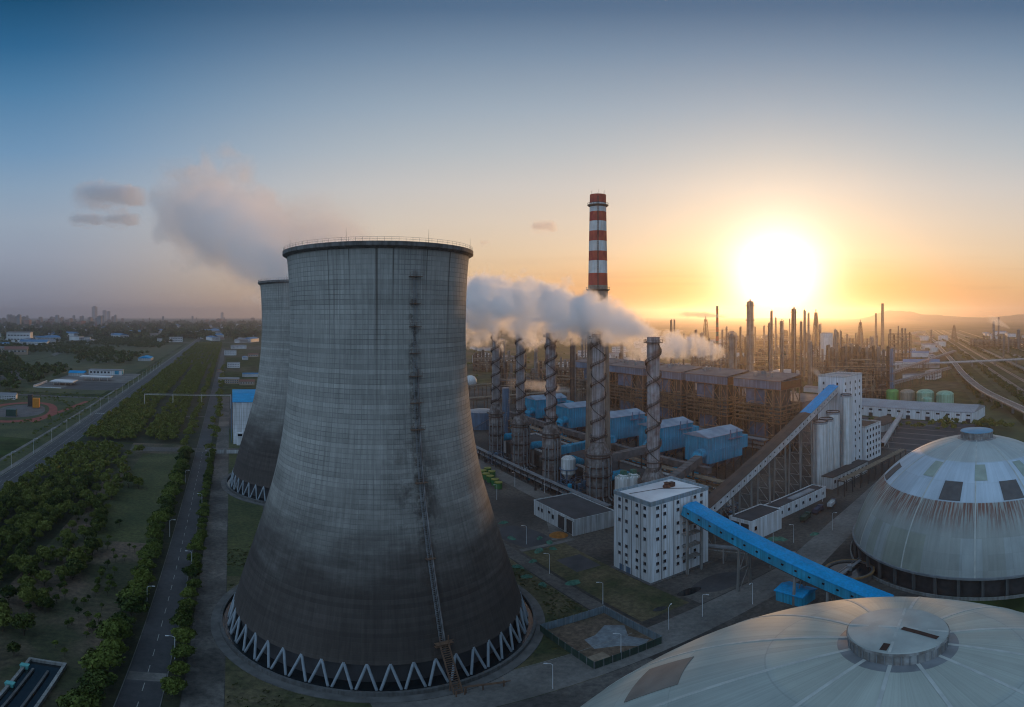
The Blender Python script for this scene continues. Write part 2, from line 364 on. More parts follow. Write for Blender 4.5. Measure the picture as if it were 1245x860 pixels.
M['tower'] = tower_mat()
M['kerbdark'] = mat('stained kerb', (0.12, 0.115, 0.11), .9, .4, .3)
M['pond'] = mat('pond water', (0.012, 0.017, 0.020), 0.12, 0.2, 0.1)
M['grimerim'] = mat('rim concrete', (0.15, 0.14, 0.135), 0.9, 0.4, 0.3, streak=0.4)
PROF = [(8, 43.3), (10.7, 42.5), (16, 41.2), (22.5, 39.4), (30, 37.2), (39, 34.6), (51, 31.4), (60, 29.6), (69.6, 28.2), (81.4, 27.1), (93, 26.6), (105, 26.8), (113, 27.2), (118.2, 27.7)]
def prof_r(z):
    for (z0, r0), (z1, r1) in zip(PROF[:-1], PROF[1:]):
        if z <= z1: t = (z - z0) / (z1 - z0); return r0 + (r1 - r0) * t
    return PROF[-1][1]
def catmull(pts, k):
    out = []
    for i in range(len(pts) - 1):
        p0 = pts[max(i-1, 0)]; p1 = pts[i]; p2 = pts[i+1]; p3 = pts[min(i+2, len(pts)-1)]
        for j in range(k):
            t = j / k
            out.append(tuple(0.5 * ((2*b) + (c-a)*t + (2*a-5*b+4*c-d)*t*t + (3*b-a-3*c+d)*t**3) for a, b, c, d in zip(p0, p1, p2, p3)))
    out.append(pts[-1]); return out
def cooling_tower(loc, label):
    t = thing('cooling_tower', label, 'cooling tower', loc, 0, 'cooling towers')
    pr = [(r, z) for z, r in catmull(PROF, 3)]
    mb = MB(); mb.lathe(pr + [(27.2, 118.2)] + [(r - 0.5, z) for r, z in reversed(pr)] + [pr[0]], n=144)
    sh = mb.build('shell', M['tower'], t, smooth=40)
    mb = MB(); mb.lathe([(27.75, 117.2), (28.9, 117.9), (28.9, 119.0), (27.0, 119.0), (27.0, 117.4)], n=144)
    rim = mb.build('rim', M['grimerim'], t, smooth=40)
    rl = MB()
    for i in range(96):
        a = 2 * math.pi * i / 96; rl.tube((28.6*math.cos(a), 28.6*math.sin(a), 119), (28.6*math.cos(a), 28.6*math.sin(a), 120.1), 0.035, 4)
    for zz in (119.55, 120.1): rl.lathe([(28.6, zz-0.03), (28.64, zz), (28.6, zz+0.03), (28.56, zz), (28.6, zz-0.03)], n=96)
    rl.build('railing', M['steelgrey'], t)
    for i in range(8):
        a = 2 * math.pi * (i + 0.3) / 8; q = MB(); q.tube((28.2*math.cos(a), 28.2*math.sin(a), 119), (28.2*math.cos(a), 28.2*math.sin(a), 122.6), 0.06, 5, 0.02)
        q.build('lightning_rod', M['steeldark'], t)
    n = 50; step = 2 * math.pi / n
    for i in range(n):
        a = i * step; top = (43.0*math.cos(a), 43.0*math.sin(a), 8.3)
        for sgn in (-0.42, 0.42):
            b = a + sgn * step; q = MB(); q.tube((45.0*math.cos(b), 45.0*math.sin(b), 0.6), top, 0.37, 8); q.build('column', M['column'], t, smooth=40)
    mb = MB(); mb.lathe([(47.6, 0.0), (47.6, 1.5), (46.7, 1.5), (46.7, 0.35), (44.0, 0.35)], n=120); mb.build('basin_wall', M['concrete_dark'], t, smooth=40)
    mb = MB(); mb.lathe([(50.2, 0.03), (50.2, 0.28), (47.6, 0.28)], n=120); mb.build('basin_kerb', M['kerbdark'], t, smooth=40)
    mb = MB(); mb.poly([(46.7*math.cos(2*math.pi*i/96), 46.7*math.sin(2*math.pi*i/96), 0.5) for i in range(96)]); mb.build('basin_water', M['pond'], t)
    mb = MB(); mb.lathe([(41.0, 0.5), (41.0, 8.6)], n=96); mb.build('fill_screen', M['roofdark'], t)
    # ladder with its cage and landings, running up the shell
    mb = MB(); er = Vector((math.cos(LADDER_A), math.sin(LADDER_A), 0)); et = Vector((-er.y, er.x, 0))
    zs = [10 + i * 2.0 for i in range(52)]
    P = lambda z, s, o: er * (prof_r(z) + o) + et * s + Vector((0, 0, z))
    for z0, z1 in zip(zs[:-1], zs[1:]):
        for s in (-0.45, 0.45): mb.bar(P(z0, s, 0.25), P(z1, s, 0.25), 0.10)
        for s in (-0.5, 0.5): mb.bar(P(z0, s, 0.95), P(z1, s, 0.95), 0.05)
        for k in range(4):
            z = z0 + 0.5 * k; mb.bar(P(z, -0.45, 0.25), P(z, 0.45, 0.25), 0.05)
        mb.bar(P(z0, -0.5, 0.3), P(z0, -0.5, 0.95), 0.05); mb.bar(P(z0, 0.5, 0.3), P(z0, 0.5, 0.95), 0.05); mb.bar(P(z0, -0.5, 0.95), P(z0, 0.5, 0.95), 0.05)
    mb.build('ladder', M['steelgrey'], t)
    mb = MB()
    for z0, z1 in zip(zs[:38], zs[1:39]): mb.tube(P(z0, 0.85, 0.3), P(z1, 0.85, 0.3), 0.22, 6)
    mb.build('riser_pipe', M['vessel'], t)
    for z, s in ((12, 2.0), (36, 1.2), (56, 1.6), (70, 1.9), (77, 1.6), (84, 1.7), (90, 1.4), (97, 1.6), (103, 1.3), (110, 1.8)):
        q = MB(); a, b = P(z, -s, 0.7), P(z, s, 0.7); q.bar(a, b, 1.3, 0.12)
        for s2 in (-s, 0, s): q.bar(P(z, s2, 1.3), P(z + 1.1, s2, 1.3), 0.06)
        q.bar(P(z + 1.1, -s, 1.3), P(z + 1.1, s, 1.3), 0.06)
        q.build('landing', M['steel'], t)
    # stair scaffold from the ground to the first landing, with the duct trestle running out of it
    mb = MB(); b0 = er * 46 + Vector((0, 0, 0)); 
    F = lambda o, s, z: er * o + et * s + Vector((0, 0, z))
    for s in (-1.1, 1.1):
        mb.bar(F(50.5, s, 0.3), F(43.4, s, 13.0), 0.22); mb.bar(F(50.5, s, 1.4), F(43.4, s, 14.1), 0.10)
        mb.bar(F(48.6, s, 0.3), F(48.6, s, 4.5), 0.25); mb.bar(F(51.5, s, 0.0), F(51.5, s, 2.2), 0.25); mb.bar(F(43.6, s, 12.0), F(43.6, s, 15.5), 0.2)
    for k in range(24):
        t_ = k / 23; mb.bar(F(50.5 - 7.1*t_, -1.1, 0.3 + 12.7*t_), F(50.5 - 7.1*t_, 1.1, 0.3 + 12.7*t_), 0.35, 0.08)
    mb.bar(F(43.2, -2.0, 13.0), F(43.2, 2.4, 13.0), 1.6, 0.15); mb.bar(F(44.0, -2.0, 14.1), F(44.0, 2.4, 14.1), 0.1)
    mb.build('stair', M['steel'], t)
    mb = MB()
    for s in (0.0, 1.4): mb.bar(F(51.0, 1.0 + s, 2.3), F(53.0, 11.0 + s, 1.5), 0.25)
    for k in range(10): mb.bar(F(51.0 + .2*k, 1.0 + k, 2.3 - .08*k), F(51.0 + .2*k, 2.4 + k, 2.3 - .08*k), 0.2)
    for k in (0, 4, 9): mb.bar(F(51.0 + .2*k, 1.7 + k, 0.0), F(51.0 + .2*k, 1.7 + k, 2.2), 0.25)
    mb.build('walkway', M['steel'], t)
    return t
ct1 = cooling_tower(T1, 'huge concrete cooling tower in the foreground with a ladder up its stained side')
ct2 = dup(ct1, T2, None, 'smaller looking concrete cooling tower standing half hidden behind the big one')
# ------------------------------------------------------------------ helpers for buildings
def window(parent, face, a, z, pos, w=1.4, h=1.3, name='window'):
    """a window on an axis-aligned wall: face '-x' or '-y' (the wall's outer plane at pos), a = centre along the wall"""
    fr = MB(); pn = MB(); t = 0.12
    def bx(mb, a0, a1, z0, z1, o0, o1):
        if face == '-x': mb.box(pos - o1, a0, z0, pos - o0, a1, z1)
        elif face == '+x': mb.box(pos + o0, a0, z0, pos + o1, a1, z1)
        else: mb.box(a0, pos - o1, z0, a1, pos - o0, z1)
    bx(pn, a - w/2 + t, a + w/2 - t, z - h/2 + t, z + h/2 - t, 0.0, 0.012)
    for a0, a1, z0, z1 in ((a-w/2, a+w/2, z-h/2, z-h/2+t), (a-w/2, a+w/2, z+h/2-t, z+h/2), (a-w/2, a-w/2+t, z-h/2+t, z+h/2-t), (a+w/2-t, a+w/2, z-h/2+t, z+h/2-t), (a-0.04, a+0.04, z-h/2+t, z+h/2-t)):
        bx(fr, a0, a1, z0, z1, 0.0, 0.05)
    bx(fr, a - w/2 - 0.1, a + w/2 + 0.1, z - h/2 - 0.12, z - h/2 - 0.002, 0.0, 0.14)
    o = pn.build(name, M['glass'], parent); fr.build('frame', M['framegrey'], o); return o
M['framegrey'] = mat('window frame', (0.12, 0.14, 0.16), 0.6, 0.2, 0.5)
def truss_frame(mb, x0, y0, x1, y1, z0, z1, nx, ny, nz, w=0.5, brace=True, rnd=None):
    """an open steel frame"""
    xs = [x0 + (x1-x0)*i/nx for i in range(nx+1)]; ys = [y0 + (y1-y0)*i/ny for i in range(ny+1)]; zs = [z0 + (z1-z0)*i/nz for i in range(nz+1)]
    for x in xs:
        for y in ys:
            if x in (xs[0], xs[-1]) or y in (ys[0], ys[-1]): mb.bar((x, y, z0), (x, y, z1), w)
    for z in zs[1:]:
        for y in (ys[0], ys[-1]): mb.bar((x0, y, z), (x1, y, z), w*0.8)
        for x in (xs[0], xs[-1]): mb.bar((x, y0, z), (x, y1, z), w*0.8)
    if brace:
        r = rnd or random
        for i in range(nz):
            for k in range(ny):
                if r.random() < 0.55:
                    a, b = (ys[k], ys[k+1]) if r.random() < .5 else (ys[k+1], ys[k]); mb.bar((x0, a, zs[i]), (x0, b, zs[i+1]), w*0.45)
            for k in range(nx):
                if r.random() < 0.55:
                    a, b = (xs[k], xs[k+1]) if r.random() < .5 else (xs[k+1], xs[k]); mb.bar((a, y0, zs[i]), (b, y0, zs[i+1]), w*0.45)
    return xs, ys, zs
def parapet(mb, x0, y0, x1, y1, z0, z1, t=0.35):
    mb.box(x0, y0, z0, x1, y0+t, z1); mb.box(x0, y1-t, z0, x1, y1, z1); mb.box(x0, y0+t, z0, x0+t, y1-t, z1); mb.box(x1-t, y0+t, z0, x1, y1-t, z1)

# ------------------------------------------------------------------ white transfer tower
def transfer_tower():
    x0, y0, x1, y1, H = 131.9, 147.6, 161.2, 168.0, 33.0
    t = thing('transfer_tower', 'tall white coal transfer building with a flat roof and rows of small dark windows', 'building', (x0, y0, 0)); W, D = x1-x0, y1-y0
    mb = MB(); mb.box(0, 0, 0, W, D, H - 1.6); mb.build('wall', M['white'], t)
    mb = MB(); parapet(mb, -0.12, -0.12, W+0.12, D+0.12, H-1.6, H, 0.5); mb.build('parapet', M['bluegreyband'], t)
    mb = MB(); mb.box(0.38, 0.38, H-1.59, W-0.38, D-0.38, H-1.0); mb.build('roof', M['whiteroof'], t)
    mb = MB(); mb.lathe([(1.6, H-1), (1.6, H-0.4), (1.0, H+0.2), (1.0, H+0.9), (1.25, H+0.9), (0.2, H+1.3)], 19.5, 12.5, 14); mb.box(20.2, 11, H-1, 22.6, 13, H+0.8); mb.build('roof_vent', M['rust'], t)
    mb = MB(); mb.path([(16, 12.5, H-0.8), (27, 3.0, H-0.8), (27, -0.2, H-0.8)], 0.12); mb.path([(16, 12.5, H-0.8), (3, 15, H-0.8)], 0.10); mb.build('roof_pipe', M['steeldark'], t)
    zs = [30.2, 27.2, 21.8, 17.9, 11.4, 7.7, 4.6]
    for j, z in enumerate(zs):
        for k, y in enumerate((3.0, 7.2, 13.0, 17.0)):
            if (j, k) in ((6, 3), (3, 3)): continue
            window(t, '-x', y, z + (0.25 if k == 2 else 0), 0.0)
        for k, x in enumerate((3.3, 6.7, 13.2, 16.4, 22.0, 25.5)):
            if k in (3,) and 20 < z < 31: continue
            window(t, '-y', x, z, 0.0)
    for k, y in enumerate((15.8, 12.0)):
        q = MB(); q.box(-0.06, y-1.2, 0, 0, y+1.2, 3.0); q.build('door', M['bluegrey'], t)
    for a, b in [(-0.15, y) for y in (5.1, 10.0, 15.2)] + [(x, -0.15) for x in (5.0, 11.0, 19.8)]: q = MB(); q.bar((a, b, 0), (a, b, H-1.6), 0.18); q.build('downpipe', M['steelgrey'], t)
    mb = MB(); mb.box(-1.2, -1.2, 0, W+1.0, 0, 0.35); mb.box(-1.2, 0, 0, 0, D, 0.35); mb.build('plinth', M['concrete_dark'], t)
    # outside stair tower on the east face of the front
    mb = MB()
    for z in (6.5, 11.5, 16.5, 21.0): mb.box(15.0, -3.2, z, 22.5, -0.01, z+0.3)
    for x in (15.0, 22.3): mb.box(x-0.4, -3.4, 0, x+0.4, -2.6, 24)
    mb.build('landing', M['concrete'], t)
    return t
M['bluegreyband'] = mat('blue grey parapet', (0.25, 0.33, 0.38), 0.75, 0.25, 0.3, streak=0.3)
M['whiteroof'] = mat('white roof sheet', (0.80, 0.76, 0.75), 0.7, 0.4, 0.08, rgb2=(0.58, 0.54, 0.54), detail=7)
transfer_tower()

# ------------------------------------------------------------------ conveyor galleries
def gallery(name, label, p, q, w, h, roofm, wallm, trestles, split=None, win=True):
    """an inclined covered conveyor from p to q (points on the floor's middle line)"""
    p = Vector(p); q = Vector(q); t = thing(name, label, 'conveyor', p); L = (q - p).length; d = (q - p).normalized(); n = Vector((-d.y, d.x, 0)).normalized(); u = n.cross(d) * -1
    if u.z < 0: u = -u
    O = lambda s, a, b: d * s + n * a + u * b
    def sec(mb, s0, s1, a0, a1, b0, b1): mb.add([O(s0,a0,b0),O(s1,a0,b0),O(s1,a1,b0),O(s0,a1,b0),O(s0,a0,b1),O(s1,a0,b1),O(s1,a1,b1),O(s0,a1,b1)], [(0,3,2,1),(4,5,6,7),(0,1,5,4),(1,2,6,5),(2,3,7,6),(3,0,4,7)])
    for sgn in (-1, 1):
        mb = MB(); a = sgn * (w/2 - 0.1); sec(mb, 0, L, a-0.1, a+0.1, 0, h); side = mb.build('side_wall', wallm, t)
        if win:
            k = 0; s = 2.5
            while s < L - 2:
                wb = MB(); aa = sgn * (w/2 + 0.02); sec(wb, s, s+0.9, aa-0.03, aa+0.03, h*0.44, h*0.62); wb.build('window', M['glass'], side); s += 5.0
    mb = MB(); sec(mb, 0, L, -w/2, w/2, -0.35, -0.02); mb.build('floor', M['steeldark'], t)
    def roof(s0, s1, m):
        mb = MB(); mb.add([O(s0,-w/2-0.25,h), O(s0,0,h+0.6), O(s0,w/2+0.25,h), O(s1,-w/2-0.25,h), O(s1,0,h+0.6), O(s1,w/2+0.25,h), O(s0,-w/2-0.25,h-0.15), O(s0,w/2+0.25,h-0.15), O(s1,-w/2-0.25,h-0.15), O(s1,w/2+0.25,h-0.15)],
            [(0,3,4,1),(1,4,5,2),(6,8,3,0),(2,5,9,7),(0,1,2,7,6),(3,8,9,5,4),(6,7,9,8)]); mb.build('roof', m, t)
    cuts = [0.0] + [c for c, _ in (split or [])] + [L]; ms = [roofm] + [m for _, m in (split or [])]
    for a, b, m in zip(cuts[:-1], cuts[1:], ms): roof(a, b - (0.05 if b < L else 0), m)
    for s in trestles:
        mb = MB(); top = O(s, 0, -0.3); zb = -p.z
        for sgn in (-1, 1):
            f = O(s, sgn*w*0.42, -0.3); g = Vector((f.x, f.y, zb)) + n*sgn*0.8; mb.bar(f, g, 0.7)
        hgt = top.z - zb; k = max(1, int(hgt/6))
        for i in range(k):
            z0 = zb + hgt*i/k; z1 = zb + hgt*(i+1)/k
            e = lambda sg, z: Vector(((O(s, sg*w*0.42, 0)).x, (O(s, sg*w*0.42, 0)).y, z))
            mb.bar(e(-1, z0), e(1, z1), 0.25); mb.bar(e(-1, z1), e(1, z1), 0.3)
        mb.build('trestle', M['concrete'], t)
    return t
CVB = (149.5, 147.3, 25.0); CVE = (156.5, 72.0, 3.2)
gallery('conveyor_gallery', 'bright blue enclosed conveyor sloping down from the white building towards the domes', CVB, CVE, 7.2, 4.0, M['blueroof'], M['blue'], [26, 48, 60])
A = Vector((163.0, 158.5, 12.5)); B = Vector((318.0, 181.5, 52.5)); LL = (B - A).length
gallery('conveyor_gallery', 'long brown roofed conveyor with white side wall climbing to the tall white tower', A, B, 6.6, 4.2, M['brownroof'] if 'brownroof' in M else M.setdefault('brownroof', mat('brown roof sheet', (0.075, 0.050, 0.040), 0.85, 0.35, 0.2)), M['white2'], [12, 28, 44, 62, 80, 98, 114], split=[(LL*0.70, M['blueroof'])])

# ------------------------------------------------------------------ tall white tower with silos and annex
def high_tower():
    t = thing('headhouse', 'tall white concrete tower where the blue topped conveyor ends', 'building', (313, 174, 0))
    mb = MB(); mb.box(0, 0, 0, 26, 18, 60.5); mb.build('wall', M['white'], t)
    mb = MB(); parapet(mb, -0.15, -0.15, 26.15, 18.15, 60.5, 61.6, 0.5); mb.build('parapet', M['white2'], t)
    mb = MB(); mb.box(0.4, 0.4, 60.5, 25.6, 17.6, 60.9); mb.build('roof', M['roofgrey'], t)
    for j in range(13):
        for x in (3.5, 9.5, 16.5, 22.5):
            if (j + int(x)) % 7 == 3: continue
            window(t, '-y', x, 5 + j * 4.3, 0.0, 1.3, 1.7)
    for y in (4, 14):
        for j in (11, 12): window(t, '-x', y, 5 + j * 4.3, 0.0, 1.3, 1.7)
    a = thing('annex_building', 'white five storey annex building beside the tall white tower', 'building', (340, 172, 0))
    mb = MB(); mb.box(0, 0, 0, 24, 17, 24); mb.build('wall', M['white'], a)
    mb = MB(); parapet(mb, -0.1, -0.1, 24.1, 17.1, 24, 25, 0.4); mb.build('parapet', M['white2'], a)
    mb = MB(); mb.box(0.3, 0.3, 24, 23.7, 16.7, 24.3); mb.build('roof', M['brownroof'], a)
    for j in range(5):
        for x in (3, 7.5, 12, 16.5, 21): window(a, '-y', x, 3.5 + j * 4.5, 0.0, 1.9, 2.1)
    for k, (x, y, h, lb) in enumerate(((283.5, 172.5, 37, 'front white silo of the cluster below the tall tower'), (292.0, 173.5, 37, 'second white silo of the cluster below the tall tower'), (300.5, 174.0, 40, 'third white silo of the cluster below the tall tower'), (308.0, 169.0, 50, 'tallest white silo right against the tall tower'))):
        s = thing('silo', lb, 'silo', (x, y, 0), 0, 'white silos below the tall tower')
        r = 4.2 if k < 3 else 3.4
        mb = MB(); mb.lathe([(r, 0), (r, h)], n=32); mb.build('barrel', M['tankwhite'], s, smooth=40)
        mb = MB(); mb.lathe([(r+0.1, h-0.3), (r+0.1, h+0.3), (r*0.25, h+1.4), (0.01, h+1.4)], n=32); mb.build('top', M['roofgrey'], s, smooth=40)
        mb = MB()
        for i in range(14):
            q = 2*math.pi*i/14; mb.bar((r*math.cos(q), r*math.sin(q), h+0.3), (r*math.cos(q), r*math.sin(q), h+1.4), 0.08)
        mb.lathe([(r, h+1.35), (r+0.06, h+1.4), (r, h+0.85), (r-0.06, h+1.4), (r, h+1.35)], n=24); mb.build('railing', M['steeldark'], s)
        mb = MB(); mb.bar((-r-0.2, 0, 0), (-r-0.2, 0, h), 0.12); mb.bar((-r-0.2, .5, 0), (-r-0.2, .5, h), 0.12)
        for i in range(int(h)): mb.bar((-r-0.2, 0, i+.5), (-r-0.2, 0.5, i+.5), 0.06)
        mb.build('ladder', M['steelgrey'], s)
    w = thing('low_shed', 'low white shed with small dark openings at the foot of the silos', 'shed', (276, 160, 0))
    mb = MB(); mb.box(0, 0, 0, 44, 7, 7); mb.build('wall', M['white2'], w)
    mb = MB(); mb.box(-0.3, -0.3, 7, 44.3, 7.3, 7.4); mb.build('roof', M['steeldark'], w)
    for i in range(9): window(w, '-y', 3 + i * 4.8, 4.2, 0.0, 2.2, 2.0)
high_tower()

# ------------------------------------------------------------------ spiral stacks on their scrubber vessels
def spiral_stack(x, y, r, rv, hv, label, H=90.0, hcone=6.0, seed=0, red=False, bellow=False):
    rnd = random.Random(seed)
    t = thing('spiral_stack', label, 'stack', (x, y, 0), 0, 'steel stacks wound with spiral walkways')
    mb = MB(); mb.lathe([(rv, 0), (rv, hv), (r*1.05, hv + hcone)], n=36, caps=(True, False)); v = mb.build('vessel', M['vessel'], t, smooth=40)
    for k in range(5):
        z = hv*(0.12 + 0.2*k); q = MB(); q.lathe([(rv+0.02, z-0.25), (rv+0.35, z-0.2), (rv+0.35, z+0.2), (rv+0.02, z+0.25)], n=36); q.build('stiffener', M['rust'], v)
    mb = MB(); z0 = hv + hcone; n = 14; prof = []
    for i in range(n):
        za = z0 + (H - z0)*i/n; zb = z0 + (H - z0)*(i+1)/n
        prof += [(r, za + 0.15), (r + 0.0, zb - 0.15), (r + 0.14, zb - 0.12), (r + 0.14, zb + 0.12)]
    prof[-1] = (r+0.14, H); prof += [(r-0.25, H), (r-0.25, H-4)]
    mb.lathe(prof, n=32); mb.build('flue', M['flue_red'] if red else M['flue'], t, smooth=40)
    # helical stair and its truss
    mb = MB(); turns = 5.8; N = int(turns*26); pts = []
    for i in range(N+1):
        f = i/N; a = seed + f*turns*2*math.pi; z = z0 - hcone*0.5 + (H - 2 - z0 + hcone*0.5)*f; pts.append((a, z))
    P = lambda a, z, o: (math.cos(a)*(r+o), math.sin(a)*(r+o), z)
    for (a0, za), (a1, zb) in zip(pts[:-1], pts[1:]):
        mb.add([P(a0,za,0.05),P(a1,zb,0.05),P(a1,zb,.85),P(a0,za,.85),P(a0,za-0.35,0.05),P(a1,zb-0.35,0.05),P(a1,zb-0.35,.85),P(a0,za-0.35,.85)], [(0,1,2,3),(4,7,6,5),(3,2,6,7),(0,4,5,1)])
        mb.bar(P(a0, za+1.1, 0.85), P(a1, zb+1.1, 0.85), 0.14); mb.bar(P(a0, za, 0.85), P(a0, za+1.1, 0.85), 0.14); mb.bar(P(a0, za+.55, 0.85), P(a1, zb+.55, 0.85), 0.12)
    mb.build('spiral_stair', M['stairrust'], t)
    mb = MB(); turns = 3.2; N = int(turns*20)
    for i in range(N):
        f0, f1 = i/N, (i+1)/N; a0, a1 = seed + 2.6 - f0*turns*2*math.pi, seed + 2.6 - f1*turns*2*math.pi
        mb.tube(P(a0, z0 + (H-3-z0)*f0, 0.22), P(a1, z0 + (H-3-z0)*f1, 0.22), 0.2, 5, cap=False)
    mb.build('spiral_pipe', M['steeldark'], t)
    for z in (hv*0.55, hv - 0.5, z0 + 2.5, H - 2.5):
        rr = rv if z <= hv else r; q = MB(); q.lathe([(rr, z), (rr+1.5, z), (rr+1.5, z+0.2), (rr, z+0.2)], n=28)
        for i in range(16):
            a = 2*math.pi*i/16; q.bar((math.cos(a)*(rr+1.4), math.sin(a)*(rr+1.4), z+0.2), (math.cos(a)*(rr+1.4), math.sin(a)*(rr+1.4), z+1.3), 0.08)
        q.lathe([(rr+1.37, z+1.25), (rr+1.45, z+1.25), (rr+1.45, z+1.35), (rr+1.37, z+1.35), (rr+1.37, z+1.25)], n=28)
        q.build('platform', M['stairrust'], t)
    for k in range(5):
        mb = MB(); a = math.radians(200 + 28*k + rnd.uniform(-6, 6)); o = rv + 0.8
        c, s = math.cos(a), math.sin(a); zt = hv*(0.75 + 0.05*k)
        mb.path([(c*rv, s*rv, zt), (c*o, s*o, zt - 0.8), (c*o, s*o, 3.2), (c*(o+2.0), s*(o+2.0), 1.4), (c*(o+5), s*(o+5), 1.4)], 0.38, 8)
        mb.build('recirculation_pipe', M['steelgrey'], t, smooth=40)
    for k in range(9):
        mb = MB(); a = math.radians(190 + 20*k); o = rv + 4 + rnd.uniform(-1, 4); mb.cbox(math.cos(a)*o, math.sin(a)*o, 0.9, rnd.uniform(.8, 1.8), rnd.uniform(.8, 2), 1.8); mb.tube((math.cos(a)*o, math.sin(a)*o, 1.8), (math.cos(a)*o, math.sin(a)*o, 3.4), .3, 8)
        mb.build('pump', M['steeldark'], t)
    q = MB(); q.path([(rv*0.6, 0, hv*0.45), (rv+9, 0, hv*0.45), (rv+16, 0, hv*0.35)], 2.6, 16); q.build('inlet_duct', M['blue'], t, smooth=40)
    return t
M['flue'] = mat('weathered flue', (0.36, 0.34, 0.35), 0.6, 0.5, 0.20, rgb2=(0.22, 0.20, 0.205), streak=0.45)
M['flue_red'] = mat('rust stained flue', (0.35, 0.32, 0.33), 0.7, 0.5, 0.16, rgb2=(0.20, 0.12, 0.11), streak=0.45, thresh=(0.36, 0.52))
M['stairrust'] = mat('rusty stair steel', (0.075, 0.055, 0.05), 0.8, 0.4, 0.7, rgb2=(0.045, 0.035, 0.035))
STK = [(174.2, 351, 2.7, 4.8, 33, 'grey spiral stack farthest from the striped chimney, nearest the big cooling tower', 0.3, False),
       (178.4, 324, 2.8, 5.6, 30, 'spiral stack on a fat pale vessel fronted by a bank of white pipes', 1.7, False),
       (171.6, 276, 2.8, 5.0, 33, 'spiral stack on a grey vessel with a conical shoulder, beside a small leggy tank', 2.2, True),
       (178.9, 241, 3.4, 6.2, 27, 'thick grey spiral stack standing directly in front of the striped chimney', 0.9, False),
       (173.5, 192.3, 2.9, 5.4, 24, 'rust stained spiral stack rising behind the white transfer building', 3.4, True)]
for x, y, r, rv, hv, lb, sd, rd in STK: spiral_stack(x, y, r, rv, hv, lb, seed=sd, red=rd)

# ------------------------------------------------------------------ striped chimney
def chimney():
    c = polar(727, 326); t = thing('striped_chimney', 'very tall chimney with red and white bands on a grey concrete shaft', 'chimney', (c.x, c.y, 0))
    rr = lambda z: 7.6 - 3.0*min(z, 169)/169
    sh = MB(); sh.lathe([(rr(z), z) for z in (0, 30, 60, 90, 116.7)], n=48); shf = sh.build('shaft', M['chimneycon'], t, smooth=40)
    zs = [116.7, 123.5, 130.6, 136.1, 141.9, 147.6, 153.3, 158.8, 163.9, 168.9]
    for k, (a, b) in enumerate(zip(zs[:-1], zs[1:])):
        q = MB(); q.lathe([(rr(a), a), (rr(b), b)] + ([(rr(b)-0.5, b), (rr(b)-0.5, b-5)] if k == 8 else []), n=48); q.build('band', M['red'] if k % 2 == 0 else M['bandwhite'], t, smooth=40)
    for z in (114.2, 162.6):
        q = MB(); r = rr(z); q.lathe([(r, z-0.9), (r+1.3, z), (r+1.3, z+0.2), (r, z+0.2)], n=36)
        for i in range(24):
            a = 2*math.pi*i/24; q.bar((math.cos(a)*(r+1.2), math.sin(a)*(r+1.2), z+0.2), (math.cos(a)*(r+1.2), math.sin(a)*(r+1.2), z+1.4), 0.09)
        q.lathe([(r+1.17, z+1.3), (r+1.27, z+1.3), (r+1.27, z+1.4), (r+1.17, z+1.4), (r+1.17, z+1.3)], n=36); q.build('platform', M['steeldark'], t)
    q = MB(); d = Vector((-c.x, -c.y, 0)).normalized(); e = Vector((-d.y, d.x, 0))
    for a, b in zip(range(2, 168, 8), range(10, 176, 8)):
        b = min(b, 167.5)
        for s in (-0.35, 0.35): q.bar(d*(rr(a)+0.35) + e*s + Vector((0,0,a)), d*(rr(b)+0.35) + e*s + Vector((0,0,b)), 0.14)
        for i in range(int(b - a)): q.bar(d*(rr(a+i)+0.3) + e*-0.35 + Vector((0,0,a+i)), d*(rr(a+i)+0.3) + e*0.35 + Vector((0,0,a+i)), 0.08)
    q.build('ladder', M['steeldark'], t)
    for i in range(6):
        q = MB(); a = i*math.pi/3; q.tube((4.2*math.cos(a), 4.2*math.sin(a), 168.5), (4.2*math.cos(a), 4.2*math.sin(a), 171.5), 0.06, 5)
        q.build('lightning_rod', M['steeldark'], t)
M['chimneycon'] = mat('chimney concrete', (0.27, 0.225, 0.185), 0.9, 0.35, 0.15, streak=0.35)
M['red'] = mat('red paint band', (0.36, 0.040, 0.022), 0.7, 0.25, 0.3, streak=0.15)
M['bandwhite'] = mat('white paint band', (0.55, 0.55, 0.54), 0.7, 0.2, 0.3, streak=0.2)
chimney()

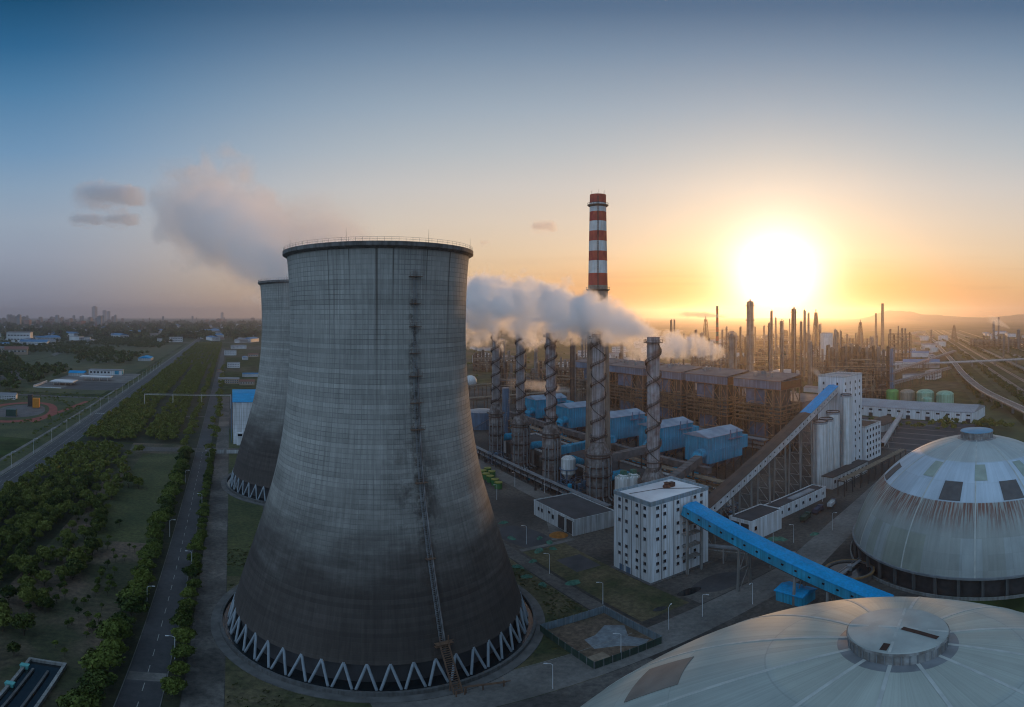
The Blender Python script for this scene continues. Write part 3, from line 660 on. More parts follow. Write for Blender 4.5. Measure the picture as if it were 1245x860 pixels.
# ------------------------------------------------------------------ blue precipitators
def precipitator(y0, label, grp='blue precipitators behind the stacks', x0=243.0, x1=273.0, dy=19.0, z0=12.5, z1=28.5):
    t = thing('precipitator', label, 'precipitator', (x0, y0, 0), 0, grp); W = x1-x0
    mb = MB(); mb.box(0, 0, z0, W, dy, z1); mb.build('body', M['blue'], t)
    mb = MB()
    for i in range(11): mb.box(i*W/10 - 0.12 if i else 0.0, -0.22, z0, i*W/10 + 0.12, -0.002, z1)
    for i in range(8): mb.box(-0.22, i*dy/7 - 0.12 if i else 0.05, z0, -0.002, i*dy/7 + 0.12 if i < 7 else dy, z1)
    mb.box(-0.25, -0.25, z0+7.5, W+0.2, -0.003, z0+8.0); mb.build('rib', M['blue'], t)
    mb = MB(); e = 0.7; ym = dy/2
    mb.add([(-e,-e,z1),(W+e,-e,z1),(W+e,ym,z1+2.6),(-e,ym,z1+2.6),(-e,dy+e,z1),(W+e,dy+e,z1),(-e,-e,z1-.3),(W+e,-e,z1-.3),(-e,dy+e,z1-.3),(W+e,dy+e,z1-.3)],
           [(0,1,2,3),(3,2,5,4),(0,3,4,8,6),(1,7,9,5,2),(6,7,1,0),(8,4,5,9),(6,8,9,7)]); mb.build('roof', M['blueroofgrey'], t)
    q = MB(); q.box(W*0.55, -2.0, z1-3.5, W*0.95, -0.26, z1-3.2); q.bar((W*.55,-1.9,z1-2.2),(W*.95,-1.9,z1-2.2),0.1); q.bar((W*.6,-1.0,z1-3.3),(W*.6,-1.0,z1+2.2),0.5); q.bar((W*.8,-1.0,z1-3.3),(W*.8,-1.0,z1+2.0),0.5); q.bar((W*.55,-1.9,z1-3.3),(W*.55,-1.9,z1-2.2),0.1); q.build('platform', M['bluegrey'], t)
    mb = MB()
    for i in range(4):
        for j in range(2):
            cx = W*(i+.5)/4; cy_ = dy*(j+.5)/2; a, b = W/8-.1, dy/4-.1
            mb.add([(cx-a,cy_-b,z0-.01),(cx+a,cy_-b,z0-.01),(cx+a,cy_+b,z0-.01),(cx-a,cy_+b,z0-.01),(cx-.5,cy_-.5,z0-5.5),(cx+.5,cy_-.5,z0-5.5),(cx+.5,cy_+.5,z0-5.5),(cx-.5,cy_+.5,z0-5.5)], [(0,4,5,1),(1,5,6,2),(2,6,7,3),(3,7,4,0),(4,7,6,5)])
    mb.build('hopper', M['bluegrey'], t)
    for i in range(5):
        for y in (0.4, dy-0.4):
            q = MB(); q.box(i*W/4-.35 if i else 0, y-.35, 0, i*W/4+.35, y+.35, z0-.01); q.build('leg', M['steeldark'], t)
    q = MB(); q.path([(1, 4.5, z0+6), (-4, 4.5, z0+6), (-6.5, 4.5, z0+3.5), (-6.5, 4.5, 2.0)], 3.0, 18); q.build('inlet_duct', M['blue'], t, smooth=40)
    q = MB(); q.cbox(W+5.5, dy*.5, z0+7, 11, dy*.55, 8); q.build('outlet_duct', M['blue'], t)
    return t
M['blueroofgrey'] = mat('faded blue roof', (0.26, 0.34, 0.42), 0.7, 0.3, 0.15, rgb2=(0.17, 0.23, 0.29))
pr0 = precipitator(222, 'blue precipitator block nearest the brown conveyor, with a bulging round duct')
for y, lb in ((264, 'blue precipitator block second from the brown conveyor, half hidden by the rust stained stack'), (312, 'blue precipitator block third from the brown conveyor, beside the striped chimney'), (364, 'blue precipitator block between the striped chimney and the red stained stack'), (414, 'smallest looking blue precipitator block, farthest from the brown conveyor')):
    dup(pr0, (243.0, y, 0), None, lb)
# ------------------------------------------------------------------ boiler houses
def boiler_house(y0, y1, label, seed, rust=False):
    rnd = random.Random(seed); x0, x1, Z = 328.0, 352.0, 55.0; y1 -= 3.0; D = y1 - y0; W = x1 - x0
    t = thing('boiler_house', label, 'boiler house', (x0, y0, 0), 0, 'open steel boiler houses')
    mb = MB(); zs = [0, 11.5, 22.5, 25.5, 28.5, 31.5, 34.5, 47]; ys = [0, D*.14, D*.32, D*.55, D*.80, D]; xs = [0, W*.3, W*.65, W]
    for y in ys:
        for x in xs:
            if x == 0 or y in (0, D): mb.bar((x, y, 0), (x, y, 47), .75 if y in (0, D) else .55)
    for z in zs[1:]:
        mb.bar((0, 0, z), (0, D, z), .5); mb.bar((0, 0, z), (W, 0, z), .5); mb.bar((W, 0, z), (W, D, z), .5); mb.bar((0, D, z), (W, D, z), .5)
    for k in range(len(ys)-1):
        for z0, z1 in ((0, 11.5), (11.5, 22.5), (34.5, 47)):
            if rnd.random() < .62:
                u, v = (ys[k], ys[k+1]) if rnd.random() < .5 else (ys[k+1], ys[k]); mb.bar((0, u, z0), (0, v, z1), .38)
    for k in range(3):
        for z0, z1 in ((0, 11.5), (11.5, 22.5), (22.5, 34.5), (34.5, 47)):
            u, v = (xs[k], xs[k+1]) if rnd.random() < .5 else (xs[k+1], xs[k]); mb.bar((u, 0, z0), (v, 0, z1), .38)
    mb.build('frame', M['boilersteel'], t)
    mb = MB()
    for z in zs[1:-1]: mb.box(-1.3, -.6, z-.2, 3.4, D+.4, z); mb.box(3.4, -.6, z-.2, W-.5, 3.2, z)
    mb.box(.2, .2, 0, .5, .5, 34); mb.build('floor', M['floorbrown'], t)
    mb = MB()
    for z in zs[1:-1]:
        for h in (.55, 1.1): mb.bar((-1.3, -.6, z+h), (-1.3, D+.4, z+h), .12); mb.bar((-1.3, -.6, z+h), (W-.5, -.6, z+h), .12)
        for i in range(int(D/2.2)): mb.bar((-1.3, i*2.2, z), (-1.3, i*2.2, z+1.1), .1)
    for i in range(30):
        z = rnd.choice(zs[1:-1]) + rnd.uniform(.8, 2.6); u = rnd.uniform(0, D*.6); v = u + rnd.uniform(4, D*.4); x = rnd.uniform(.8, 3)
        mb.tube((x, u, z), (x, v, z), rnd.uniform(.15, .45), 6)
        if rnd.random() < .7: mb.tube((x, v, z), (x, v, z - rnd.uniform(3, 12)), rnd.uniform(.15, .4), 6)
    for i in range(12):
        z = rnd.choice(zs[1:-1]) + rnd.uniform(.8, 2.6); u = rnd.uniform(0, W*.5); mb.tube((u, rnd.uniform(1, 3), z), (u + rnd.uniform(4, 11), rnd.uniform(1, 3), z), rnd.uniform(.15, .5), 6)
    mb.build('pipework', M['steelpale'], t)
    mb = MB(); mb.box(6, 6, 13, W-3, D-6, 47); mb.build('boiler', M['bluegreydark'], t)
    for q in ((1.6, D*.34, 35.5, 2.4, D*.78, 45.8), (1.6, D*.30, 5.5, 2.4, D*.70, 21.5), (3.0, D*.06, 23, 5.0, D*.30, 33)):
        mb = MB(); mb.box(*q); mb.build('casing_panel', M['ductblue'], t)
    for k in range(2):
        y_ = D*(.58 + .2*k); mb = MB(); mb.path([(4.5, y_, 44), (4.5, y_, 30), (2.8, y_ - 3, 24), (2.8, y_ - 3, 3)], 1.25, 10); mb.build('duct', M['ductgrey'], t, smooth=40)
    # zig-zag stair on the front
    mb = MB(); ya = D*0.16; zs = [0, 7, 14, 21, 28, 35, 47]
    for i in range(len(zs)-1):
        za, zb = zs[i], zs[i+1]; zm = (za+zb)/2
        mb.bar((-0.9, ya, za), (-0.9, ya+5, zm), 0.9, 0.15); mb.bar((-1.9, ya+5, zm), (-1.9, ya, zb), 0.9, 0.15); mb.box(-2.4, ya+4.7, zm-.1, -.4, ya+6, zm); mb.box(-2.4, ya-1.2, zb-.1, -.4, ya+.2, zb)
    for yy in (ya-1.2, ya+6): mb.bar((-2.3, yy, 0), (-2.3, yy, 47), 0.22)
    mb.build('stair', M['steelpale'], t)
    mb = MB(); mb.box(-1.0, -0.9, 47.2, W+.6, D+.9, 53.0); mb.build('roof_band', M['bluegrey'], t)
    if rust:
        mb = MB(); mb.box(-0.7, -1.0, 47.3, W+.5, -0.91, 52.9); mb.build('end_panel', M['rustpanel'], t)
    mb = MB(); mb.add([(-1.6,-1.2,53.0),(W+1.2,-1.2,56.2),(W+1.2,D+1.1,56.2),(-1.6,D+1.1,53.0),(-1.6,-1.2,53.5),(W+1.2,-1.2,56.7),(W+1.2,D+1.1,56.7),(-1.6,D+1.1,53.5)], [(0,3,2,1),(4,5,6,7),(0,1,5,4),(1,2,6,5),(2,3,7,6),(3,0,4,7)])
    mb.add([(W,-.9,53),(W+.6,-.9,53),(W+.6,D+.9,53),(W,D+.9,53),(W,-.9,56.1),(W+.6,-.9,56.1),(W+.6,D+.9,56.1),(W,D+.9,56.1)], [(0,1,5,4),(1,2,6,5),(2,3,7,6)])
    mb.build('roof', M['roofbrown'], t)
    for k in range(4): q = MB(); q.cbox(rnd.uniform(6, W-3), rnd.uniform(4, D-4), 56.0, rnd.uniform(1, 3), rnd.uniform(1, 3), rnd.uniform(2.5, 4.0)); q.build('roof_vent', M['steelgrey'], t)
    q = MB(); q.bar((W*.7, D*.5, 54), (W*.7, D*.5, 60), 0.5); q.build('vent_pipe', M['steelgrey'], t)
M['floorbrown'] = mat('grating brown', (.10, .07, .05), .8, .3, .4)
M['bluegreydark'] = mat('boiler casing', (.05, .065, .085), .7, .4, .2)
M['ductblue'] = mat('dull blue panel', (0.07, 0.13, 0.22), .7, .4, .2)
M['boilersteel'] = mat('tan boiler steel', (0.21, 0.15, 0.11), .7, .4, .5, rgb2=(.12, .08, .055))
M['steelpale'] = mat('pale brown steel', (0.26, 0.20, 0.14), 0.7, 0.4, 0.5)
M['ductgrey'] = mat('dull duct', (0.13, 0.12, 0.12), 0.7, 0.4, 0.3)
M['roofbrown'] = mat('mauve brown roof', (0.15, 0.125, 0.125), 0.85, 0.35, 0.12)
M['rustpanel'] = mat('rust red panel', (0.12, 0.045, 0.02), 0.85, 0.4, 0.4)
for y0, y1, lb, sd, ru in ((232, 276, 'open brown steel boiler house nearest the brown conveyor with a rust red end', 1, True), (281, 326, 'boiler house second from the conveyor, with a low grey blue roof band', 2, True), (330, 373, 'boiler house third from the conveyor, partly behind the rust stained stack', 3, False), (377, 427, 'boiler house next after the one beside the rust stained stack', 4, False), (429, 482, 'boiler house showing on both sides of the striped chimney', 5, False)):
    boiler_house(y0, y1, lb, sd, ru)
t = thing('turbine_hall', 'long low dark hall running behind the boiler houses', 'building', (356, 232, 0))
mb = MB(); mb.box(0, 0, 0, 40, 260, 34); mb.build('wall', M['ductgrey'], t)
mb = MB(); mb.box(-0.5, -0.5, 34, 40.5, 260.5, 35.2); mb.build('roof', M['roofbrown'], t)
# ------------------------------------------------------------------ domes
def dome_mat(kind):
    m = bpy.data.materials.new('dome sheet ' + kind); m.use_nodes = True; nt = m.node_tree; N = nt.nodes.new; L = nt.links.new
    b = nt.nodes['Principled BSDF']; b.inputs['Roughness'].default_value = 0.68; b.inputs['Specular IOR Level'].default_value = 0.4
    tc = N('ShaderNodeTexCoord'); sep = N('ShaderNodeSeparateXYZ'); L(tc.outputs['Object'], sep.inputs[0])
    def mth(op, a, b_=None):
        n = N('ShaderNodeMath'); n.operation = op
        for i, q in enumerate((a, b_)):
            if q is None: continue
            if isinstance(q, (int, float)): n.inputs[i].default_value = q
            else: L(q, n.inputs[i])
        return n.outputs[0]
    def mapr(f, a, b_, c=0.0, d=1.0):
        n = N('ShaderNodeMapRange'); n.interpolation_type = 'SMOOTHSTEP'; L(f, n.inputs['Value'])
        for k, v in zip(('From Min', 'From Max', 'To Min', 'To Max'), (a, b_, c, d)): n.inputs[k].default_value = v
        return n.outputs['Result']
    def mix(f, A, B, blend='MIX'):
        n = N('ShaderNodeMix'); n.data_type = 'RGBA'; n.blend_type = blend
        for k, q in (('Factor', f), ('A', A), ('B', B)):
            if isinstance(q, tuple): n.inputs[k].default_value = (*q, 1)
            elif isinstance(q, (int, float)): n.inputs[k].default_value = q
            else: L(q, n.inputs[k])
        return n.outputs['Result']
    def comb(x, y, z):
        n = N('ShaderNodeCombineXYZ')
        for i, q in enumerate((x, y, z)):
            if isinstance(q, (int, float)): n.inputs[i].default_value = q
            else: L(q, n.inputs[i])
        return n.outputs[0]
    def noise(v, s, d=5):
        n = N('ShaderNodeTexNoise'); n.inputs['Scale'].default_value = s; n.inputs['Detail'].default_value = d; n.inputs['Roughness'].default_value = 0.6; L(v, n.inputs['Vector']); return n.outputs['Fac']
    z = sep.outputs['Z']; ang = mth('ARCTAN2', sep.outputs['Y'], sep.outputs['X'])
    def wn(x, y):
        n = N('ShaderNodeTexWhiteNoise'); n.noise_dimensions = '2D'; L(comb(x, y, 0.0), n.inputs['Vector']); return n.outputs['Value']
    ga = mth('MULTIPLY', ang, 72 / (2*math.pi)); gore = mth('FLOOR', ga)
    if kind == 'far':
        top = (0.36, 0.39, 0.38); up = (0.40, 0.47, 0.53); low = (0.27, 0.285, 0.265); base = mix(mapr(z, 32.6, 33.0), mix(mapr(z, 34.9, 35.1), low, low), up)
        base = mix(mapr(z, 44.0, 44.3), base, top)
        stripe = mth('GREATER_THAN', wn(mth('FLOOR', mth('MULTIPLY', ang, 40/(2*math.pi))), 3.0), 0.55)
        edge = mth('MULTIPLY', stripe, mapr(z, 22.0, 21.6)); base = mix(mth('MULTIPLY', edge, 0.30), base, (0.36, 0.41, 0.43))
        st2 = mth('GREATER_THAN', wn(mth('FLOOR', mth('MULTIPLY', ang, 56/(2*math.pi))), 9.0), 0.75)
        base = mix(mth('MULTIPLY', mth('MULTIPLY', st2, mapr(z, 22.0, 21.6)), 0.5), base, (0.22, 0.24, 0.18))
        # rust that has run down from the upper ring of panels
        rn = noise(comb(mth('MULTIPLY', ang, 60.0), 0.0, mth('MULTIPLY', z, 0.10)), 1.0, 6)
        big = noise(comb(mth('MULTIPLY', ang, 2.2), 0.0, 0.0), 1.0, 2)
        run = mth('MULTIPLY', mapr(rn, 0.42, 0.56), mth('MULTIPLY', mapr(z, 22.0, 31.5), mapr(z, 32.9, 32.7))); run = mth('MULTIPLY', run, mapr(big, 0.24, 0.44))
        base = mix(mth('MULTIPLY', run, 0.9), base, (0.16, 0.052, 0.028))
    else:
        base = mix(mapr(z, 49.6, 49.8), (0.325, 0.355, 0.325), (0.35, 0.37, 0.325))
    base = mix(1.0, base, mapr(wn(gore, mth('FLOOR', mth('DIVIDE', z, 5.5))), 0, 1, 0.93, 1.05), 'MULTIPLY')
    dirt = noise(comb(mth('MULTIPLY', ang, 38.0), 0.0, mth('MULTIPLY', z, 0.06)), 1.0, 7); base = mix(1.0, base, mapr(dirt, 0.3, 0.7, 0.91, 1.05), 'MULTIPLY')
    blot = noise(tc.outputs['Object'], 0.06, 7); base = mix(1.0, base, mapr(blot, 0.35, 0.65, 0.90, 1.06), 'MULTIPLY')
    f = mth('FRACT', ga); seam = mapr(mth('ABSOLUTE', mth('SUBTRACT', f, 0.5)), 0.485, 0.5); base = mix(mth('MULTIPLY', seam, 0.35), base, (0.12, 0.13, 0.13))
    fz = mth('FRACT', mth('DIVIDE', z, 5.5)); sz = mapr(mth('ABSOLUTE', mth('SUBTRACT', fz, 0.5)), 0.488, 0.5); base = mix(mth('MULTIPLY', sz, 0.25), base, (0.12, 0.13, 0.13))
    L(base, b.inputs['Base Color']); return m
# a sphere segment: base radius 50 at 8 m, crown at 49.6 m
def dome(c, label, kind, DR, DZ1, dh):
    DZ0 = 8.0; DH = DZ1 - DZ0; SR = (DR*DR + DH*DH)/(2*DH); SC = DZ1 - SR
    dome_r = lambda z: math.sqrt(max(0, SR*SR - (z - SC)**2))
    t = thing('storage_dome', label, 'storage dome', c, 0, 'coal storage domes')
    a1 = math.asin(min(1, DR/SR)); prof = []
    if DH > DR: a1 = math.pi - a1
    for i in range(33):
        a = a1*(1 - i/33*0.915); prof.append((SR*math.sin(a), SC + SR*math.cos(a)))
    prof = [p for p in prof if p[0] > 6.6] + [(6.45, SC + math.sqrt(SR*SR - 6.45**2))]
    mb = MB(); mb.lathe(prof, n=144); sh = mb.build('shell', dome_mat(kind), t, smooth=40)
    for k in range(12):
        mb = MB(); th = 2*math.pi*(k + 0.5)/12; pts = [Vector(((r+.06)*math.cos(th), (r+.06)*math.sin(th), z)) for r, z in prof]
        for p, q in zip(pts[:-1], pts[1:]): mb.bar(p, q, 0.5, 0.10)
        mb.build('rib', M['domerib'], sh)
    z0 = prof[-1][1]
    mb = MB(); mb.lathe([(6.5, z0-1.2), (6.5, z0+dh), (6.8, z0+dh), (6.8, z0+dh+.4), (6.2, z0+dh+.4)], n=48); mb.build('drum', M['drumgrey'], t, smooth=40)
    mb = MB()
    for i in range(40):
        a = 2*math.pi*i/40; mb.bar((6.55*math.cos(a), 6.55*math.sin(a), z0-.6), (6.55*math.cos(a), 6.55*math.sin(a), z0+dh), 0.12)
    mb.lathe([(6.5, z0-.2), (8.0, z0-.35), (8.0, z0-.2), (6.5, z0)], n=48); mb.build('louvre', M['steelgrey'], t)
    mb = MB(); mb.lathe([(6.7, z0+dh+.35), (6.6, z0+dh+.6), (3.3, z0+dh+.85), (0.02, z0+dh+.95)], n=48); cap = mb.build('cap', M['capblue'] if kind == 'far' else M['capgrey'], t, smooth=40)
    if kind == 'near':
        mb = MB()
        for k in range(4):
            a = math.pi*k/2 + 0.25; mb.bar((0, 0, z0+dh+.97), (6.6*math.cos(a), 6.6*math.sin(a), z0+dh+.62), 0.35, 0.08)
        mb.build('seam', M['domerib'], cap)
        az = math.atan2(-c[1], -c[0])
        for (s0, s1, aa) in ((0.6, 5.8, az + 1.05), (4.6, 6.3, az - 0.30)):
            mb = MB(); d = Vector((math.cos(aa), math.sin(aa), 0)); e = Vector((-d.y, d.x, 0))
            zf = lambda s: z0 + dh + (.95 - .1*s/3.3 if s < 3.3 else .85 - .25*(s-3.3)/3.3) + .05
            ss = [s0] + ([3.3] if s0 < 3.3 < s1 else []) + [s1]; vs = []
            for q in ss: vs += [d*q - e*.45 + Vector((0,0,zf(q))), d*q + e*.45 + Vector((0,0,zf(q)))]
            mb.add(vs, [(2*i, 2*i+2, 2*i+3, 2*i+1) for i in range(len(ss)-1)])
            mb.build('hole', M['rustdark'], cap)
    # dark replacement panels, a little proud of the shell
    def panel(th0, th1, za, zb, m, nm='patch_panel'):
        mb = MB(); n = 8; vs = []; fs = []
        for o in (0.05, 0.16):
            for j in range(4):
                z = za + (zb - za)*j/3
                for i in range(n+1):
                    th = th0 + (th1-th0)*i/n; r = dome_r(z) + o; vs.append((r*math.cos(th), r*math.sin(th), z + o*0.4))
        K = 4*(n+1)
        for j in range(3):
            for i in range(n):
                a = j*(n+1)+i; fs.append((K+a, K+a+1, K+a+n+2, K+a+n+1))
        for i in range(n): fs += [(i, i+1, K+i+1, K+i), (3*(n+1)+i, K+3*(n+1)+i, K+3*(n+1)+i+1, 3*(n+1)+i+1)]
        for j in range(3): a, b_ = j*(n+1), (j+1)*(n+1); fs += [(a, K+a, K+b_, b_), (a+n, b_+n, K+b_+n, K+a+n)]
        mb.add(vs, fs); mb.build(nm, m, t)
    az = math.atan2(-c[1], -c[0])
    if kind == 'far':
        for k, off in enumerate((-1.32, -0.26, 0.36, 1.30)): panel(az + off - 0.105, az + off + 0.105, 33.2, 38.8, M['paneldark'])
        for off in (-0.62, 0.05, 0.66): panel(az + off - 0.075, az + off + 0.075, 39.2, 43.6, M['panelgreen'], 'green_panel')
    else:
        panel(az - 1.62, az - 1.33, 39.8, 44.6, M['panelbrown'])
    # the open skirt the shell stands on
    mb = MB(); mb.lathe([(DR+.6, 7.7), (DR+.6, 8.5), (DR-.4, 8.5), (DR-.6, 7.7), (DR+.6, 7.7)], n=96); mb.build('ring_beam', M['steelgrey'], t, smooth=40)
    for i in range(40):
        a = 2*math.pi*i/40; q = MB(); q.cbox(0, 0, 3.85, 0.9, 0.9, 7.7); o = q.build('column', M['concrete_dark'], t); o.location = (DR*math.cos(a), DR*math.sin(a), 0); o.rotation_euler = (0, 0, a)
    mb = MB(); mb.lathe([(DR-1.4, 0), (DR-1.4, 7.6)], n=96); mb.build('skirt_wall', M['steeldark'], t, smooth=40)
    mb = MB(); mb.lathe([(DR+1.5, 0.0), (DR+1.5, 1.2), (DR+1.1, 1.2), (DR+1.1, 0.0)], n=96); mb.build('kerb_wall', M['concrete'], t, smooth=40)
M['domerib'] = mat('pale seam', (0.43, 0.44, 0.41), 0.8, 0.2, 0.6)
M['drumgrey'] = mat('drum sheet', (0.30, 0.31, 0.31), 0.6, 0.35, 0.6, rgb2=(0.17, 0.15, 0.14), streak=0.4)
M['capblue'] = mat('blue cap', (0.07, 0.26, 0.40), 0.55, 0.2, 0.3)
M['capgrey'] = mat('pale cap', (0.34, 0.37, 0.35), 0.6, 0.25, 0.25)
M['rustdark'] = mat('torn rusty gap', (0.045, 0.018, 0.012), 0.9, 0.4, 0.8)
M['paneldark'] = mat('dark bare panel', (0.085, 0.082, 0.082), 0.7, 0.3, 0.4)
M['panelgreen'] = mat('green grey panel', (0.28, 0.33, 0.28), 0.6, 0.2, 0.3)
M['panelbrown'] = mat('brown grey panel', (0.165, 0.155, 0.14), 0.7, 0.2, 0.3)
NEAR = polar(1092, 75.5); FAR = Vector((227.0, 64.0, 0))
dome((FAR.x, FAR.y, 0), 'pale grey dome with rust runs, dark panels and a blue cap', 'far', 50.0, 49.6, 2.4)
dome((NEAR.x, NEAR.y, 0), 'huge pale green dome nearest the viewer with a torn round cap', 'near', 55.5, 52.2, 1.7)
# ------------------------------------------------------------------ roads, strips, yards
rect('wood_floor', -117, 150, -74, 432, 0.010, M['scrub'])
rect('scrub_ground', -74, 60, -31, 436, 0.011, M['dirt'])
rect('grass_strip', -62, 236, -34, 404, 0.020, M['grass'])
rect('wood_floor', -117, 436, -27, 1500, 0.010, M['scrub'])
rect('verge', -34, 60, -24.9, 1500, 0.024, M['scrub'])
rect('verge', -15.1, 60, -11, 1500, 0.024, M['scrub'])
rect('service_road', -24.7, 60, -15.3, 1700, 0.040, M['asphalt'])
rect('dirt_track', -70.5, 150, -66.5, 410, 0.030, M['dirt'])
rect('dirt_strip', -10.8, 60, -1.5, 700, 0.030, M['dirtgrey'] if 'dirtgrey' in M else M.setdefault('dirtgrey', mat('grey dirt', (0.135, 0.122, 0.110), 0.98, 0.4, 0.06, rgb2=(0.050, 0.046, 0.042), detail=10, fine=.45, bump=0.12, bscale=0.6)))
rect('grass_strip', -1.3, 205, 16, 500, 0.031, M['grass'])
rect('grass_verge', -1.3, 60, 84, 205, 0.028, M['grassdry'] if 'grassdry' in M else M.setdefault('grassdry', mat('dry grass', (0.105, 0.085, 0.045), 1.0, 0.4, 0.05, rgb2=(0.034, 0.044, 0.014), detail=10, fine=.5, thresh=(.40,.60), bump=0.12, bscale=0.9)))
rect('grass_verge', 84, 141.5, 103.5, 240, 0.030, M['grassdry'])
rect('lawn', 111, 128, 131, 200, 0.034, M['grassdry'])
rect('plant_path', 104, 124.2, 109.6, 320, 0.044, M['road2'] if 'road2' in M else M.setdefault('road2', mat('worn tarmac', (0.115, 0.105, 0.096), 0.9, 0.4, 0.05, rgb2=(0.050, 0.046, 0.043), detail=10, fine=.45)))
sheet('plant_road', [(30, 110.5), (178, 110.5), (235, 121), (330, 138), (330, 150), (228, 134), (175, 124), (30, 124)], 0.046, M['road'])
rect('plant_road', 153, 256, 163, 520, 0.047, M['road'])
sheet('plant_road', [(128, 205), (133, 205), (163, 256), (153, 256)], 0.043, M['road'])
sheet('dirt_track', [(20, 70), (98, 70), (98, 110.3), (30, 110.3), (20, 96)], 0.036, M['road2'])
rect('cross_road', -73, 411, 8, 424, 0.050, M['road2'])
mb = MB()
for y in range(120, 420, 9): mb.box(-20.1, y, 0.044, -19.9, y + 4, 0.05)
mb.box(-20.07, 62, 0.044, -19.93, 116, 0.05)
tag(mb.build('lane_line', M['line']), None, None, None, 'structure')
rect('speed_table', -24.6, 134, -15.4, 138.2, 0.060, M['road'])
mb = MB(); mb.box(-25.0, 60, 0, -24.75, 1200, 0.16); mb.box(-15.25, 60, 0, -15.0, 1200, 0.16); tag(mb.build('kerb', M['kerbgrey']), None, None, None, 'structure')
# the wide road west of the woods
rect('main_road', -135.2, 140, -118.6, 3000, 0.040, M['asphalt'])
mb = MB()
for x in (-134.6, -119.2): mb.box(x-.09, 140, .044, x+.09, 2400, .048)
for x in (-130.6, -123.2):
    for y in range(150, 1500, 12): mb.box(x-.08, y, .044, x+.08, y+5, .048)
mb.box(-127.1, 140, .044, -126.9, 2400, .048)
tag(mb.build('lane_line', M['line']), None, None, None, 'structure')
rect('footpath', -139.5, 140, -135.6, 3000, 0.030, M['road'])
rect('verge', -150, 140, -139.6, 3000, 0.022, M['grass'])
rect('footpath', -153, 140, -150.1, 900, 0.030, M['road'])
mb = MB()
for x in range(-135, -119, 2): mb.box(x + .3, 560, .044, x + 1.3, 566, .05)
tag(mb.build('zebra_crossing', M['line']), None, None, None, 'structure')
rect('side_road', -330, 664, -135.6, 676, 0.034, M['road2'])
rect('side_road', -118.4, 556, -20, 562, 0.034, M['road2'])
rect('field', -420, 700, -160, 1900, 0.014, M['grass'])
rect('field', -1100, 900, -425, 2300, 0.014, M['grass'])
# the oval red running path
def oval(cx, cy, rx, ry, n=48): return [(cx + rx*math.cos(2*math.pi*i/n)*(1 - .12*math.sin(4*math.pi*i/n)), cy + ry*math.sin(2*math.pi*i/n)) for i in range(n)]
M['redtrack'] = mat('red path', (0.26, 0.060, 0.040), 0.9, 0.3, 0.2)
M['plaza'] = mat('plaza stone', (0.13, 0.115, 0.115), 0.9, 0.35, 0.15, fine=.3)
rect('lawn', -330, 430, -153.5, 662, 0.018, M['grass'])
def ring(name, a, b, z, m):
    mb = MB(); n = len(a); mb.add([(p[0], p[1], z) for p in a] + [(p[0], p[1], z) for p in b], [(i, (i+1) % n, n+(i+1) % n, n+i) for i in range(n)]); return struct(name, mb, m)
ring('red_path', oval(-212, 552, 39, 66), oval(-212, 552, 30, 55), 0.032, M['redtrack'])
sheet('plaza', oval(-212, 556, 25, 42), 0.030, M['plaza'])
sheet('red_path', [(-182, 500), (-176, 500), (-160, 640), (-166, 640)], 0.036, M['redtrack'])
# ------------------------------------------------------------------ small buildings and fittings of the yard
def shed(name, label, cat, x0, y0, x1, y1, h, wallm, roofm, wins='', group=None, pitch=0.0, n=4, par=0.5, wh=1.4, ww=1.6):
    t = thing(name, label, cat, (x0, y0, 0), 0, group); W, D = x1-x0, y1-y0
    mb = MB(); mb.box(0, 0, 0, W, D, h); mb.build('wall', wallm, t); mb = MB()
    if pitch == 0:
        mb.box(0.3, 0.3, h, W-.3, D-.3, h+0.12); mb.build('roof', roofm, t); mb = MB(); parapet(mb, -.08, -.08, W+.08, D+.08, h, h+par, .3); mb.build('parapet', wallm, t)
    else:
        e = 0.5
        if D >= W: mb.add([(-e,-e,h),(W+e,-e,h),(W/2,-e,h+pitch),(-e,D+e,h),(W+e,D+e,h),(W/2,D+e,h+pitch),(-e,-e,h-.25),(W+e,-e,h-.25),(-e,D+e,h-.25),(W+e,D+e,h-.25)], [(0,2,5,3),(1,4,5,2),(6,7,1,2,0),(8,3,5,4,9),(6,0,3,8),(7,9,4,1),(6,8,9,7)])
        else: mb.add([(-e,-e,h),(-e,D+e,h),(-e,D/2,h+pitch),(W+e,-e,h),(W+e,D+e,h),(W+e,D/2,h+pitch),(-e,-e,h-.25),(-e,D+e,h-.25),(W+e,-e,h-.25),(W+e,D+e,h-.25)], [(0,3,5,2),(1,2,5,4),(6,0,2,1,7),(8,9,4,5,3),(6,8,3,0),(7,1,4,9),(6,7,9,8)])
        mb.build('roof', roofm, t)
    for f in wins.split():
        L = D if 'x' in f else W
        for i in range(n):
            for z in ([h*.55] if h < 8 else [h*.3, h*.72]): window(t, f[:2], L*(i+.5)/n, z, 0.0 if f[0] == '-' else W, ww, wh)
    return t
p = shed('pump_house', 'low white building with a dark stained roof and open bays beside the grey yard road', 'building', 139, 204.5, 161, 239, 7.6, M['white2'], M['roofdark'], '', None, 0)
for y, z, w, h in ((27, 4.6, 1.6, 1.8), (30, 4.6, 1.6, 1.8), (20.5, 5.6, 2.0, 1.2), (17.5, 4.2, 1.8, 2.2)): window(p, '-x', y, z, 0.0, w, h)
for b in ((-0.04, 1.0, 0.2, 0.0, 6.0, 6.8), (-.04, 7.0, .2, 0, 13.0, 6.8)): mb = MB(); mb.box(*b); mb.build('open_bay', M['steeldark'], p)
for y in (6.5, .4): mb = MB(); mb.bar((-.3, y, 0), (-.3, y, 6.9), .75); mb.build('pillar', M['white2'], p)
